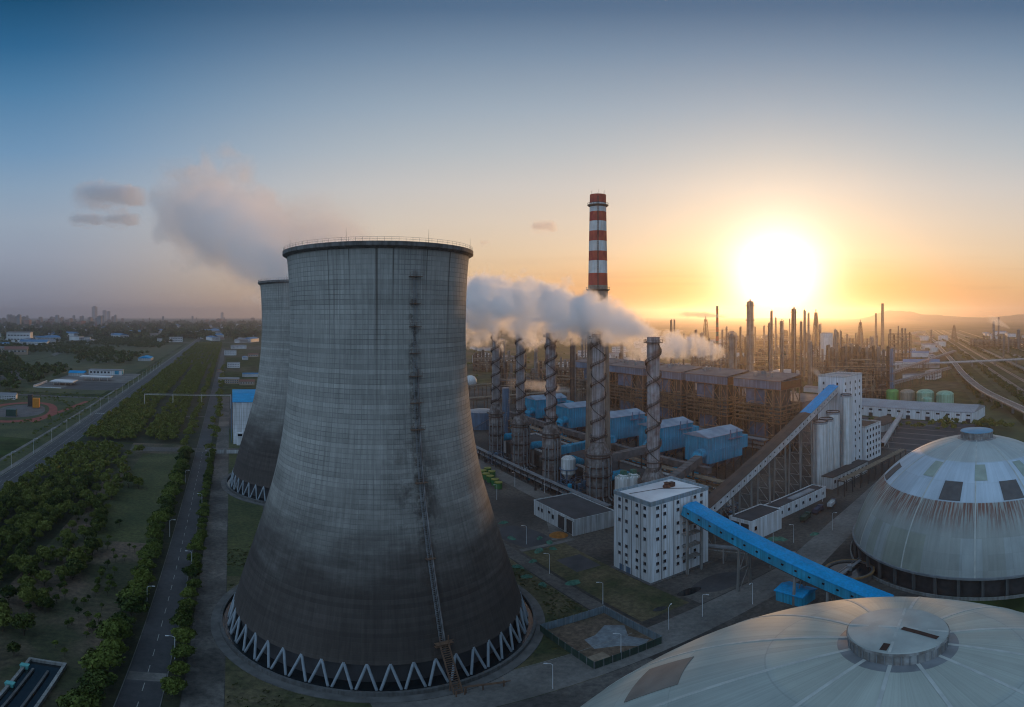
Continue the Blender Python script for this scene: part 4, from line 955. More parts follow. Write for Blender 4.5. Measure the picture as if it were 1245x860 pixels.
solo('sand_heap', (lambda q: q.lathe([(4.2, 0), (3.0, .8), (1.2, 1.5), (0.05, 1.7)], n=20))(MB()), M['orange2'] if 'orange2' in M else M.setdefault('orange2', mat('orange dust', (0.32, 0.12, 0.02), .95, .4, .5)), 'low orange heap before the open bays of the low white building', 'heap', loc=(133.8, 209, 0))
g = shed('gate_house', 'white flat roofed block with an open porch, before the low white workshop', 'building', 188, 148, 210, 160, 9.6, M['white'], M['roofdark'], '', None, 0)
for b in ((-.05, 1.2, .6, 0, 5.4, 8.4), (-.05, 6.4, .6, 0, 10.8, 8.4)): mb = MB(); mb.box(*b); mb.build('open_bay', M['steeldark'], g); window(g, '-y', 3.2, 6, 0.0, 1.6, 1.8)
w = shed('workshop', 'long low white workshop with a grey rooflight behind the dark lorry', 'building', 212, 156, 262, 164.5, 5.8, M['white'], M['roofdark'], '-y', None, 0, n=8, ww=1.8, wh=1.5)
mb = MB(); mb.box(22, 2.0, 5.95, 42, 5.4, 6.5); mb.build('rooflight', M['roofgrey'], w)
wh = shed('warehouse', 'very long white warehouse with small dark windows in front of the green tanks', 'building', 505, 145.5, 546, 274, 9.8, M['white'], M['roofpale'] if 'roofpale' in M else M.setdefault('roofpale', mat('pale metal roof', (0.33, 0.34, 0.37), .5, .2, .08, streak=.2)), '', None, 4.6)
for i in range(13):
    window(wh, '-x', 5 + i*9.9, 7.0, 0.0, 3.6, 1.5)
    if i % 2 == 0: q = MB(); q.box(-.06, 3 + i*9.9, 0, 0, 7.4 + i*9.9, 3.6); q.build('door', M['steeldark'], wh)
shed('tank_farm_shed', 'low white shed with a brown roof between the annex and the very long warehouse', 'shed', 438, 205, 470, 226, 6, M['white2'], M['brownroof'], '', None, 3.0)
for px, d, r, h, m, lb in ((1149, 628, 9.6, 13.5, 'tankgreen', 'pale green domed tank behind the long warehouse, nearest its bare gable end'), (1125, 640, 9.8, 13.5, 'tankgreen', 'middle pale green domed tank behind the long warehouse, with a smaller dome before it'), (1127, 600, 5.6, 12.0, 'tankgreen', 'small pale green dome peeping over the ridge of the long warehouse'), (1103, 650, 8.6, 12.5, 'tanktan', 'tan domed tank behind the long warehouse'), (1085, 655, 7.2, 13.0, 'tankbright', 'bright green domed tank behind the long warehouse, nearest the tall white tower')):
    if m not in M: M[m] = mat('tank ' + m, {'tankgreen': (0.22, 0.42, 0.30), 'tanktan': (0.32, 0.26, 0.20), 'tankbright': (0.10, 0.36, 0.10)}[m], .6, .2, .2, streak=.25)
    c = polar(px, d); t = thing('storage_tank', lb, 'tank', (c.x, c.y, 0), 0, 'domed tanks behind the warehouse')
    mb = MB(); mb.lathe([(r, 0), (r, h)], n=32); mb.build('shell', M[m], t, smooth=40)
    mb = MB(); mb.lathe([(r+.1, h), (r*.75, h+r*.22), (r*.4, h+r*.32), (.05, h+r*.36)], n=32); mb.build('roof', M[m], t, smooth=60)
def tank(px, d, r, h, label, m='tankwhite', grp=None, z0=0.0, dome_h=0.12):
    c = polar(px, d) if d else px; t = thing('storage_tank', label, 'tank', (c.x, c.y, 0), 0, grp)
    mb = MB(); mb.lathe([(r, z0), (r, z0+h)], n=40); sh = mb.build('shell', M[m], t, smooth=40)
    mb = MB(); mb.lathe([(r+.1, z0+h-.1), (r+.1, z0+h+.15), (r*.6, z0+h+r*dome_h*.8), (.05, z0+h+r*dome_h)], n=40); mb.build('roof', M['roofpale'], t, smooth=50)
    mb = MB(); mb.lathe([(r, z0+h+1.0), (r+.08, z0+h+1.05), (r, z0+h+1.1), (r-.08, z0+h+1.05), (r, z0+h+1)], n=32)
    for i in range(20):
        a = 2*math.pi*i/20; mb.bar((r*math.cos(a), r*math.sin(a), z0+h), (r*math.cos(a), r*math.sin(a), z0+h+1.05), .06)
    mb.build('railing', M['steeldark'], t)
    mb = MB()
    for i in range(28):
        a = math.radians(200 + i*4); z = z0 + h*i/28; mb.cbox((r+.5)*math.cos(a), (r+.5)*math.sin(a), z, .9, .9, .12)
        if i: mb.bar(((r+.5)*math.cos(pa), (r+.5)*math.sin(pa), pz), ((r+.5)*math.cos(a), (r+.5)*math.sin(a), z), .2)
        pa, pz = a, z
    mb.build('stair', M['steelgrey'], t); return t
tank(586, 505, 12.5, 15, 'big grey blue tank with a pale roof beside the big cooling tower', 'bluegrey')
def sphere_tank(px, d, r, label):
    c = polar(px, d); t = thing('gas_sphere', label, 'tank', (c.x, c.y, 0)); mb = MB(); mb.lathe([(r*math.sin(math.pi*i/18)+.01, r+3 - r*math.cos(math.pi*i/18)) for i in range(19)], n=32); mb.build('shell', M['tankwhite'], t, smooth=60)
    for i in range(8):
        a = 2*math.pi*i/8; q = MB(); q.tube((r*.98*math.cos(a), r*.98*math.sin(a), 0), (r*.98*math.cos(a), r*.98*math.sin(a), r+3), .35, 8); q.build('leg', M['steelgrey'], t)
sphere_tank(572, 760, 8.5, 'white gas sphere on legs half hidden by the big cooling tower')
# small leggy tank and the two white silos by the stacks
c = polar(691, 318); t = thing('lime_silo', 'small pale tank on a blue steel frame between two spiral stacks', 'silo', (c.x, c.y, 0))
mb = MB(); mb.lathe([(.6, 6.5), (4.0, 10.5), (4.0, 19), (2.2, 20.4), (.05, 20.9)], n=28); mb.build('shell', M['tankwhite'], t, smooth=40)
for a in (45, 135, 225, 315):
    q = MB(); a = math.radians(a); q.bar((4.1*math.cos(a), 4.1*math.sin(a), 0), (4.1*math.cos(a), 4.1*math.sin(a), 13), .5); q.build('leg', M['bluegrey'], t)
mb = MB(); mb.lathe([(4.0, 13), (5.2, 13), (5.2, 13.2), (4.0, 13.2)], n=24)
for i in range(14):
    a = 2*math.pi*i/14; mb.bar((5.1*math.cos(a), 5.1*math.sin(a), 13.2), (5.1*math.cos(a), 5.1*math.sin(a), 14.3), .08)
mb.build('platform', M['bluegrey'], t); mb = MB()
for i in range(4):
    a, b = math.radians(45 + 90*i), math.radians(135 + 90*i); mb.bar((4.1*math.cos(a), 4.1*math.sin(a), 1), (4.1*math.cos(b), 4.1*math.sin(b), 7), .25); mb.bar((4.1*math.cos(a), 4.1*math.sin(a), 7), (4.1*math.cos(b), 4.1*math.sin(b), 7), .3)
mb.build('bracing', M['bluegrey'], t)
for px, d, lb in ((757, 262, 'white silo nearer the thick spiral stack, of the pair behind the white transfer building'), (769, 264, 'white silo nearer the rust stained stack, of the pair behind the white transfer building')):
    c = polar(px, d); t = thing('silo', lb, 'silo', (c.x, c.y, 0), 0, 'pair of silos behind the transfer building')
    mb = MB(); mb.lathe([(3.6, 0), (3.6, 24), (2, 25.2), (.05, 25.6)], n=28); mb.build('barrel', M['tankwhite'], t, smooth=40)
    mb = MB(); 
    for i in range(14):
        a = 2*math.pi*i/14; mb.bar((3.6*math.cos(a), 3.6*math.sin(a), 24), (3.6*math.cos(a), 3.6*math.sin(a), 25.3), .08)
    mb.lathe([(3.6, 25.2), (3.7, 25.3), (3.6, 25.4), (3.5, 25.3), (3.6, 25.2)], n=24); mb.bar((-3.6, 0, 25.3), (3.6, 0, 25.3), .2); mb.cbox(0.5, 0, 26.3, 2.2, 2.2, 2); mb.build('railing', M['green'], t)
# process building behind the stacks: white copings, dark openings
t = thing('process_building', 'long low process building with white copings running behind the spiral stacks', 'building', (188, 205, 0))
mb = MB(); mb.box(0, 0, 0, 26, 160, 11); mb.build('wall', M['concrete_dark'], t)
mb = MB(); parapet(mb, -.2, -.2, 26.2, 160.2, 11, 12.2, .6); mb.build('coping', M['white2'], t)
mb = MB(); mb.box(.4, .4, 11, 25.6, 159.6, 11.2); mb.build('roof', M['roofdark'], t)
rnd = random.Random(5)
for k in range(16):
    q = MB(); y = 4 + k*9.8; q.box(-.06, y, 1, 0, y + 5.5, 8.2); q.build('opening', M['steeldark'], t)
    if k % 2: q = MB(); q.box(-.5, y + 6.2, 0, 0, y + 8.8, 11); q.build('pier', M['white2'], t)
# round ducts and fans under the precipitators
fan = thing('induced_fan', 'blue round fan casing under the precipitator row', 'fan', (228, 232, 0), 0, 'blue fans under the precipitators')
mb = MB(); mb.tube((-2, 0, 4.5), (2, 0, 4.5), 4.0, 24); mb.build('casing', M['blue'], fan, smooth=40)
mb = MB(); mb.tube((2, 0, 4.5), (8, 0, 4.5), 1.8, 16); mb.box(-2, 2.2, 4.5, 2, 4.2, 11); mb.build('duct', M['blue'], fan, smooth=40)
mb = MB(); mb.box(-2.4, -3, 0, 2.4, 3, 1.2); mb.build('base', M['concrete_dark'], fan)
for y in (252, 274, 296, 322, 346, 374, 398, 424): dup(fan, (228, y, 0))
# pipe rack that ties the yard together
def rack(name, label, p, q, w, h, pipes, step=9.0, seed=0, m=None, cat='pipe rack', group=None, levels=1):
    p = Vector(p); q = Vector(q); d = (q-p).normalized(); n = Vector((-d.y, d.x, 0)); L = (q-p).length; rnd = random.Random(seed)
    t = thing(name, label, cat, p, 0, group); mb = MB(); k = max(1, int(L/step))
    for i in range(k+1):
        o = d*(L*i/k)
        for s in (-w/2, w/2): mb.bar(o + n*s, o + n*s + Vector((0,0,h)), .45)
        for lv in range(levels): z = h - .3 - lv*3.0; mb.bar(o - n*w/2 + Vector((0,0,z)), o + n*w/2 + Vector((0,0,z)), .45)
    for s in (-w/2, w/2): mb.bar(n*s + Vector((0,0,h-.9)), d*L + n*s + Vector((0,0,h-.9)), .35)
    mb.build('frame', m or M['concrete'], t); mb = MB()
    for lv in range(levels):
        for i in range(pipes):
            s = -w/2 + w*(i+.5)/pipes; r = rnd.uniform(.14, .42); z = h + r - lv*3.0; mb.tube(n*s + Vector((0,0,z)), d*L + n*s + Vector((0,0,z)), r, 7)
    mb.build('pipes', M['steelgrey'] if seed % 2 else M['steelpale'], t); return t
rack('pipe_rack', 'pale pipe bridge running from the white transfer building out under the blue conveyor', (161.5, 151, 0), (176, 118, 0), 3.0, 6.5, 5, seed=1)
rack('pipe_rack', 'pipe bridge between the low white building and the white transfer building', (163, 206, 0), (146, 169.5, 0), 2.6, 4.5, 4, seed=2)
rack('pipe_rack', 'dark pipe bridge crossing at the foot of the white silos', (268, 150, 0), (352, 150, 0), 4.0, 9.0, 6, seed=4, m=M['steeldark'])
# walled pit
t = thing('pit_fence', 'sheet metal fence enclosing a rectangular dug pit beside the yard road', 'fence', (83.5, 114, 0))
for nm, b, m in (('fence_panel', (0, 0, 0, 22.5, .12, 2.6), 'fencegreen'), ('fence_panel', (0, 25.9, 0, 22.5, 26.02, 2.8), 'fenceblue'), ('fence_panel', (-.12, 0, 0, 0, 26, 2.6), 'fencegreen'), ('fence_panel', (22.5, 0, 0, 22.62, 26, 2.8), 'fenceblue')):
    if m not in M: M[m] = mat(m, {'fencegreen': (0.03, 0.07, 0.055), 'fenceblue': (0.16, 0.22, 0.26)}[m], .6, .3, .4, streak=.3)
    mb = MB(); mb.box(*b); f = mb.build(nm, M[m], t)
    for i in range(9):
        mb = MB(); u = i/8; x, y = b[0] + (b[3]-b[0])*u, b[1] + (b[4]-b[1])*u; mb.bar((x, y, 0), (x, y, b[5]+.15), .2); mb.build('post', M['steelgrey'], f)
rect('pit_floor', 84, 114.4, 105.8, 139.6, 0.055, M['dirt'])
M['silt'] = mat('grey silt', (0.19, 0.22, 0.245), .6, .35, .4, fine=.3)
sheet('silt', [(90, 123), (96, 120.6), (101, 116.5), (105, 118), (102, 123.5), (105.5, 129.4), (101, 133), (95, 129.5), (91, 129)], 0.058, M['silt'])
solo('plank_stack', (lambda q: q.box(0, 0, 0, 5.5, 3.4, .8))(MB()), M['steelpale'], 'flat stack of pale boards lying in the near corner of the fenced pit', 'boards', loc=(84.6, 116, .06))
# clarifier
c = at(1033, 700); t = thing('clarifier', 'round open settling tank with an ochre rim next to the blue capped dome', 'settling tank', (c.x, c.y, 0))
mb = MB(); mb.lathe([(8.4, 0), (8.4, 3.0), (7.9, 3.0), (7.9, 1.8), (.1, 1.8)], n=48); mb.build('wall', M['concrete_dark'], t, smooth=40)
mb = MB(); mb.lathe([(8.5, 2.4), (9.1, 2.5), (9.1, 3.05), (8.45, 3.05)], n=48); mb.build('rim', M['ochre'] if 'ochre' in M else M.setdefault('ochre', mat('ochre', (0.22, 0.13, 0.05), .8, .4, .4)), t, smooth=40)
mb = MB(); mb.poly([(7.85*math.cos(2*math.pi*i/40), 7.85*math.sin(2*math.pi*i/40), 2.4) for i in range(40)]); mb.build('water', M['pond'], t)
mb = MB(); mb.bar((-8.4, 0, 3.4), (8.4, 0, 3.4), 1.2, .2); mb.bar((-8.4, .6, 4.4), (8.4, .6, 4.4), .08); mb.bar((-8.4, -.6, 4.4), (8.4, -.6, 4.4), .08); mb.lathe([(.9, 2.4), (.9, 4.6), (.05, 4.8)], n=14); mb.build('bridge', M['steelgrey'], t)
shed('conveyor_shed', 'small blue shed under the low end of the blue conveyor', 'shed', 150, 98, 158, 108, 4.2, M['blue'], M['blueroof'], '', None, 1.2)
# vehicles
def truck(x, y, rot, label, bedm, cabm):
    t = thing('truck', label, 'truck', (x, y, 0), rot); mb = MB(); mb.box(0, -1.2, .9, 6.6, 1.2, 1.2); mb.bar((0, 0, .8), (9, 0, .8), .9, .3); mb.build('chassis', M['steeldark'], t)
    mb = MB(); mb.box(0, -1.25, 1.2, 6.4, -1.1, 3.0); mb.box(0, 1.1, 1.2, 6.4, 1.25, 3.0); mb.box(0, -1.1, 1.2, .15, 1.1, 3.0); mb.box(6.25, -1.1, 1.2, 6.4, 1.1, 3.3); mb.box(.15, -1.1, 1.2, 6.25, 1.1, 2.7); mb.build('bed', bedm, t)
    mb = MB(); mb.add([(6.7,-1.2,.8),(8.9,-1.2,.8),(8.9,1.2,.8),(6.7,1.2,.8),(6.7,-1.2,3.1),(8.5,-1.2,3.1),(8.5,1.2,3.1),(6.7,1.2,3.1)], [(0,3,2,1),(4,5,6,7),(0,1,5,4),(1,2,6,5),(2,3,7,6),(3,0,4,7)]); cab = mb.build('cab', cabm, t)
    mb = MB(); mb.box(8.62, -1.05, 1.9, 8.76, 1.05, 2.8); mb.box(7.2, -1.22, 1.9, 8.3, -1.2, 2.8); mb.box(7.2, 1.2, 1.9, 8.3, 1.22, 2.8); mb.build('windscreen', M['glass'], cab)
    for xx in (1.0, 2.3, 7.7):
        for s in (-1, 1): q = MB(); q.tube((xx, s*.75, .52), (xx, s*1.2, .52), .52, 16); q.build('wheel', M['roofdark'], t)
M['truckgreen'] = mat('dark green truck', (0.02, 0.06, 0.045), .5, .3, .5); M['truckblue'] = mat('slate truck', (0.05, 0.06, 0.10), .5, .3, .5)
c = at(981, 633); truck(c.x-4, c.y, R(12), 'dark green lorry with an open bed parked before the low white workshop', M['truckgreen'], M['truckgreen'])
c = at(993, 625); truck(c.x-2, c.y, R(9), 'slate blue lorry parked behind the dark green one', M['truckblue'], M['truckblue'])
c = at(1012, 617); truck(c.x-3, c.y, R(14), 'lorry with a pale covered load at the end of the low workshop', M['white2'], M['truckblue'])
# green drums by the yard road, tarpaulin heaps
drum = thing('container', 'green round container with a yellow lid in the group beside the cooling tower', 'container', (0, 0, 0), 0, 'green containers right of the cooling tower')
mb = MB(); mb.lathe([(2.2, 0), (2.2, 3.6)], n=20); mb.build('barrel', M['cgreen'] if 'cgreen' in M else M.setdefault('cgreen', mat('container green', (0.03, 0.15, 0.04), .6, .3, .5)), drum, smooth=40)
mb = MB(); mb.lathe([(2.3, 3.5), (2.3, 3.9), (.05, 4.1)], n=20); mb.build('lid', M['cyellow'] if 'cyellow' in M else M.setdefault('cyellow', mat('lid yellow', (0.20, 0.20, 0.03), .6, .3, .5)), drum, smooth=40)
first = True
for px, py in ((587, 579), (591, 583), (596, 586), (602, 590), (606, 594), (593, 576), (598, 580)):
    c = at(px, py)
    if first: drum.location = c; first = False
    else: dup(drum, c)
def heap(loc, rx, ry, h, seed):
    rnd = random.Random(seed); mb = MB(); n = 14; vs = [(0, 0, h)]; rings = ((.35, .95), (.7, .6), (1.0, 0.02))
    for k, (f, zf) in enumerate(rings):
        for i in range(n):
            a = 2*math.pi*i/n; q = f*(1 + rnd.uniform(-.16, .16)); vs.append((rx*q*math.cos(a), ry*q*math.sin(a), h*zf*(1 + rnd.uniform(-.3, .2)) if k < 2 else .02))
    fs = [(0, 1+i, 1+(i+1) % n) for i in range(n)]
    for k in range(2): fs += [(1+k*n+i, 1+(k+1)*n+i, 1+(k+1)*n+(i+1) % n, 1+k*n+(i+1) % n) for i in range(n)]
    mb.add(vs, fs); return mb
for k, (px, py, rx, ry) in enumerate(((697, 709, 3.0, 2.0), (655, 670, 3.2, 1.6), (660, 712, 2.4, 1.4), (630, 690, 2.6, 1.5), (640, 702, 2.4, 1.3), (648, 683, 2.0, 1.2), (668, 660, 2.4, 1.4), (622, 655, 2.6, 1.4), (672, 668, 1.8, 1.0), (612, 636, 2.4, 1.5), (656, 655, 2.2, 1.2), (618, 690, 1.8, 1.2), (945, 656, 4.5, 2.6), (990, 650, 2.5, 1.5))):
    o = tag(heap(at(px, py), rx, ry, 1.0, k).build('tarpaulin_heap', M['green']), ['low heap under a green net on the rough ground near the cooling tower', 'broad green netted heap in front of the low white workshop'][k >= 12], 'heap', ['green netted heaps by the cooling tower', 'green netted heaps by the workshop'][k >= 12], 'thing'); o.location = at(px, py, 0); o.rotation_euler = (0, 0, k*.7)
# street lamps
M['lampwhite'] = mat('lamp pole', (0.55, 0.56, 0.57), .5, .15, 1.0)
def lamp(h, arm, two=False):
    t = thing('street_lamp', None, 'street lamp'); mb = MB(); mb.tube((0, 0, 0), (0, 0, h), .13, 8, .07); mb.build('pole', M['lampwhite'], t)
    for s in ((1, -1) if two else (1,)):
        mb = MB(); mb.path([(0, 0, h-.05), (arm*.4*s, 0, h+.35), (arm*s, 0, h+.45)], .06, 6); a = mb.build('arm', M['lampwhite'], t); mb = MB(); mb.box(min(arm*s, (arm+.9)*s), -.16, h+.35, max(arm*s, (arm+.9)*s), .16, h+.52); mb.build('lamp_head', M['lampwhite'], t)
    return t
base = lamp(8.5, 1.2); base['label'] = 'white single arm street lamp in the plant yard'; base['group'] = 'street lamps in the plant yard'
spots = [(733, 735), (813, 766), (854, 750), (915, 735), (668, 698), (672, 838), (640, 662), (940, 668), (965, 660), (1012, 645), (755, 800), (840, 850), (604, 608), (626, 592), (662, 600), (636, 570), (1000, 610)]
LB = ['white lamp post at the edge of the dark lawn before the white transfer building', 'white lamp post on the road bend beside the fenced pit', 'white lamp post on the road between the transfer building and the blue conveyor', 'white lamp post by the road near the blue shed under the conveyor', 'white lamp post by the path between the green heaps and the dark lawn', 'white lamp post on the grass between big tower and fenced pit', 'white lamp post by the path close to the green heaps', 'white lamp post behind the blue conveyor near the broad green heap', 'white lamp post beside the dark green lorry', 'white lamp post on the wide road by the far dome', 'white lamp post just outside the pale boards of the fenced pit', 'white lamp post at the foot of the huge near dome', 'white lamp post beside the green containers', 'white lamp post on the yard road in front of the second spiral stack', 'white lamp post on the yard road near the small leggy tank', 'white lamp post on the far stretch of the yard road', 'white lamp post at the end of the workshop by the pale covered lorry']
for k, (px, py) in enumerate(spots):
    c = at(px, py)
    if k == 0: base.location = c; base.rotation_euler = (0, 0, 2.6); base['label'] = LB[0]
    else: dup(base, c, random.choice((2.6, -1.2, 0.4, 3.3)), LB[k])
b2 = lamp(8.0, 1.6); b2['label'] = 'white curved street lamp among the trees along the narrow road'; b2['group'] = 'street lamps along the narrow road'
for k, y in enumerate((146, 178, 210, 245, 285, 330, 380)):
    loc = (-14.2 if k % 2 == 0 else -26.0, y, 0); rot = math.pi if k % 2 == 0 else 0
    if k == 0: b2.location = loc; b2.rotation_euler = (0, 0, rot)
    else: dup(b2, loc, rot)
b3 = lamp(11, 2.2); b3['label'] = 'tall white street lamp beside the wide road'; b3['group'] = 'street lamps along the wide road'
for k, y in enumerate(range(215, 1150, 42)):
    if k == 0: b3.location = (-136.5, y, 0)
    else: dup(b3, (-136.5, y, 0))

# pipework and small plant between the stacks and the precipitators
rack('pipe_rack', 'pipe rack running along the feet of the spiral stacks by the yard road', (165.5, 214, 0), (165.5, 372, 0), 3.2, 6.5, 6, 8, seed=51, m=M['steeldark'], levels=2)
rack('pipe_rack', 'tall pipe rack between the process building and the precipitators', (218.5, 190, 0), (218.5, 440, 0), 4.2, 13.0, 7, 9, seed=52, m=M['steel'], levels=3)
rack('pipe_rack', 'pipe rack in front of the open steel boiler houses', (304, 226, 0), (304, 480, 0), 5.0, 16.0, 7, 10, seed=53, m=M['steel'], levels=3)
rs = random.Random(77)
def skid(x, y, label, seed):
    r = random.Random(seed); t = thing('equipment_skid', label, 'plant equipment', (x, y, 0), r.choice((0, math.pi/2)), 'equipment skids around the stacks')
    mb = MB(); mb.box(-4, -3, 0, 4, 3, .4); mb.build('base', M['concrete_dark'], t)
    for k in range(3):
        q = MB(); R0 = r.uniform(.6, 1.3); h = r.uniform(2.5, 8.0); q.lathe([(R0, .41), (R0, h), (R0*.6, h+.4), (.05, h+.5)], cx=-2.6 + k*2.6, cy=r.uniform(-1.4, 1.4), n=16); q.build('vessel', r.choice((M['tankwhite'], M['vessel'], M['bluegrey'], M['blue'])), t, smooth=40)
    mb = MB()
    for k in range(7):
        z = r.uniform(1, 6); y0 = r.uniform(-2.8, 2.8); mb.path([(-4, y0, z), (r.uniform(-1, 3), y0, z), (r.uniform(-1, 3), y0 + r.uniform(-2, 2), z), (3.8, y0, .5)], r.uniform(.1, .24), 6)
    mb.build('pipework', r.choice((M['steelpale'], M['steelgrey'], M['rust'])), t)
    mb = MB(); truss_frame(mb, -4, -3, 4, 3, .4, r.choice((4.4, 8.4)), 2, 1, 2, .22, True, r); mb.build('frame', r.choice((M['steel'], M['steeldark'], M['bluegrey'])), t)
for k, (x, y) in enumerate(((183, 216), (182, 258), (184, 298), (186, 340), (168.5, 256), (168, 296), (167.5, 338), (184, 372), (176, 212), (232, 214), (234, 246), (233, 290), (234, 338), (233, 386), (226, 200), (282, 250), (284, 296), (283, 344), (282, 398), (206, 176), (190, 172), (214, 182))):
    skid(x, y, 'small pipe and vessel skid crowded in among the spiral stacks and precipitators', 200 + k)
def flue_duct(label, pts, w, m=M['blue']):
    t = thing('flue_duct', label, 'duct', pts[0]); o = Vector(pts[0]); mb = MB()
    for a, b in zip(pts[:-1], pts[1:]): mb.bar(Vector(a) - o, Vector(b) - o, w, w)
    mb.build('casing', m, t)
    for a, b in zip(pts[:-1], pts[1:]):
        a, b = Vector(a) - o, Vector(b) - o; n = max(1, int((b - a).length/4)); d = (b - a).normalized()
        for i in range(n): c = a.lerp(b, (i + .5)/n); q = MB(); q.bar(c - d*.15, c + d*.15, w + .4, w + .4); q.build('stiffener', m, t)
    for a, b in zip(pts[:-1], pts[1:]):
        a, b = Vector(a) - o, Vector(b) - o
        for i in range(max(1, int((b - a).length/14))):
            c = a.lerp(b, (i + .5)/max(1, int((b - a).length/14)))
            if c.z + o.z > w: q = MB(); q.bar((c.x, c.y, -o.z), (c.x, c.y, c.z - w/2), .7); q.build('support', M['steeldark'], t)
flue_duct('long dull flue duct running on legs behind the three stacks nearest the big cooling tower', [(226, 300, 16), (226, 432, 16)], 3.6, M['ductgrey'])
flue_duct('long dull flue duct running on legs behind the striped chimney', [(226, 206, 15), (226, 294, 15)], 3.6, M['ductgrey'])
flue_duct('grey duct bridging from the precipitators over to the thick spiral stack', [(222, 247, 22), (186, 243, 22)], 4.2, M['ductgrey'])
flue_duct('grey duct bridging from the precipitators over to the rust stained stack', [(224, 212, 21), (180, 194, 18)], 4.2, M['ductgrey'])
flue_duct('blue duct dropping to the red stained stack from behind', [(224, 285, 21), (177, 277, 21)], 4.2)
rect('oil_stain', 118, 172, 129, 186, .052, M['roofdark']); sheet('puddle', oval(137, 134, 5, 2.2, 20), .054, M['pond']); sheet('puddle', oval(121, 131, 2.6, 1.4, 18), .054, M['pond']); sheet('worn_patch', oval(150, 132, 12, 6, 20), .050, M['asphalt']); sheet('worn_patch', oval(120, 215, 9, 16, 20), .040, M['roofdark'])
rect('yard_slab', 133, 124.5, 176, 146, .040, M['road2']); rect('footway', 111, 200.5, 137, 203, .048, M['road']); rect('kerb', 30, 124, 104, 124.25, .14, M['concrete'])
# ------------------------------------------------------------------ refinery in the haze
M['colgrey'] = mat('column steel', (0.20, 0.18, 0.165), .6, .35, .15, rgb2=(0.11, 0.085, 0.07), streak=.4)
M['colbrown'] = mat('column brown', (0.10, 0.062, 0.042), .7, .4, .2, rgb2=(0.05, 0.03, 0.022), streak=.3)
def column(px, ytop, d, wpx, label, grp=None, m=None, pipe=True, base=None):
    c = polar(px, d); H = EYE + math.tan((HY - ytop)/FPX)*d; r = max(.5, wpx/FPX*d/2*(.8 if d > 800 else .92))
    t = thing('distillation_column', label, 'column', (c.x, c.y, 0), 0, grp); m = m or M['colgrey']; rnd = random.Random(int(px*7 + d))
    mb = MB(); mb.lathe([(r*1.12, 0), (r*1.12, H*.12), (r, H*.16), (r, H-r*.5), (r*.7, H-r*.12), (.05, H)], n=16); mb.build('shell', m, t, smooth=40)
    for k in range(rnd.randint(3, 6)):
        z = H*(.25 + .7*k/5.0); z = min(z, H-r*.6)
        q = MB(); a0 = rnd.uniform(0, 6.28); q.lathe([(r, z), (r+1.2, z), (r+1.2, z+.25), (r, z+.25)], n=12); q.lathe([(r+1.1, z+1.1), (r+1.2, z+1.1), (r+1.2, z+1.25), (r+1.1, z+1.25), (r+1.1, z+1.1)], n=12)
        for i in range(8): a = math.pi*i/4; q.bar(((r+1.15)*math.cos(a), (r+1.15)*math.sin(a), z), ((r+1.15)*math.cos(a), (r+1.15)*math.sin(a), z+1.2), .1)
        q.build('platform', M['steel'], t)
    if pipe:
        q = MB(); a = rnd.uniform(3.2, 5.2); o = r + .9; q.path([(0, 0, H), (0, 0, H+1.6), (o*math.cos(a), o*math.sin(a), H+.6), (o*math.cos(a), o*math.sin(a), H*.2)], max(.3, r*.16), 7); q.build('overhead_pipe', M['steelgrey'], t)
    q = MB(); a = rnd.uniform(3.2, 5.2); q.bar(((r+.3)*math.cos(a), (r+.3)*math.sin(a), 1), ((r+.3)*math.cos(a), (r+.3)*math.sin(a), H-r), .5); q.build('ladder', M['steeldark'], t)
    return t
column(912, 366, 640, 9.5, 'thickest tall refinery column with a looped pipe at its top, before the sun')
column(965, 375, 700, 6.5, 'tall dark refinery column right of the sun, second tallest in the glow', m=M['colbrown'])
column(938, 378, 820, 4.0, 'slender tall column directly below the sun')
column(978, 377, 860, 3.2, 'slim column pair member just right of the dark tall column')
column(983, 381, 900, 3.2, 'slim column with a blunt top, farther right of the dark tall column')
column(974, 391, 720, 3.6, 'lower slim column touching the right side of the dark tall column', m=M['colbrown'])
column(890, 406, 620, 9.0, 'short thick grey column left of the thickest tall column')
column(950, 390, 760, 4.5, 'mid height column between the slender one below the sun and the dark tall one')
column(935, 393, 700, 3.0, 'thin brown column left of the slender one below the sun', m=M['colbrown'])
column(696, 410, 520, 6.5, 'dark free standing stack between the spiral stacks and the striped chimney', m=M['colbrown'])
for px, yt, d, w in ((816, 389, 1000, 3.4), (820, 389, 1000, 1.9), (831, 406, 900, 2.4), (878, 401, 980, 2.6), (883, 398, 900, 2.2), (900, 398, 880, 2.6), (906, 410, 860, 2.6), (918, 397, 1250, 2.2), (929, 396, 1400, 2.8), (943, 386, 1200, 2.2), (960, 388, 1400, 2), (992, 384, 1400, 4.9), (997, 394, 1150, 3.2), (1016, 401, 900, 5.7), (1022, 402, 900, 2.6), (846, 401, 1000, 4.5), (853, 405, 900, 4.9), (862, 411, 900, 2.6), (868, 416, 800, 3), (756, 416, 900, 4.9), (664, 416, 900, 3), (652, 416, 760, 4.2), (613, 416, 690, 3), (712, 412, 900, 2.1), (708, 412, 800, 2.6), (1060, 410, 1100, 5.3), (1066, 408, 1000, 3), (1048, 404, 1200, 2.4), (985, 416, 800, 6.5), (1132, 401, 1800, 2.2), (1208, 391, 2000, 4), (1214, 386, 2050, 2.7), (1226, 410, 1500, 3), (1238, 401, 1700, 4.5), (1220, 407, 1300, 2.4)):
    column(px, yt, d, w, 'thin refinery column fading in the orange haze on the horizon', 'thin columns in the haze', M['colbrown'] if (px % 3 == 0) else None)
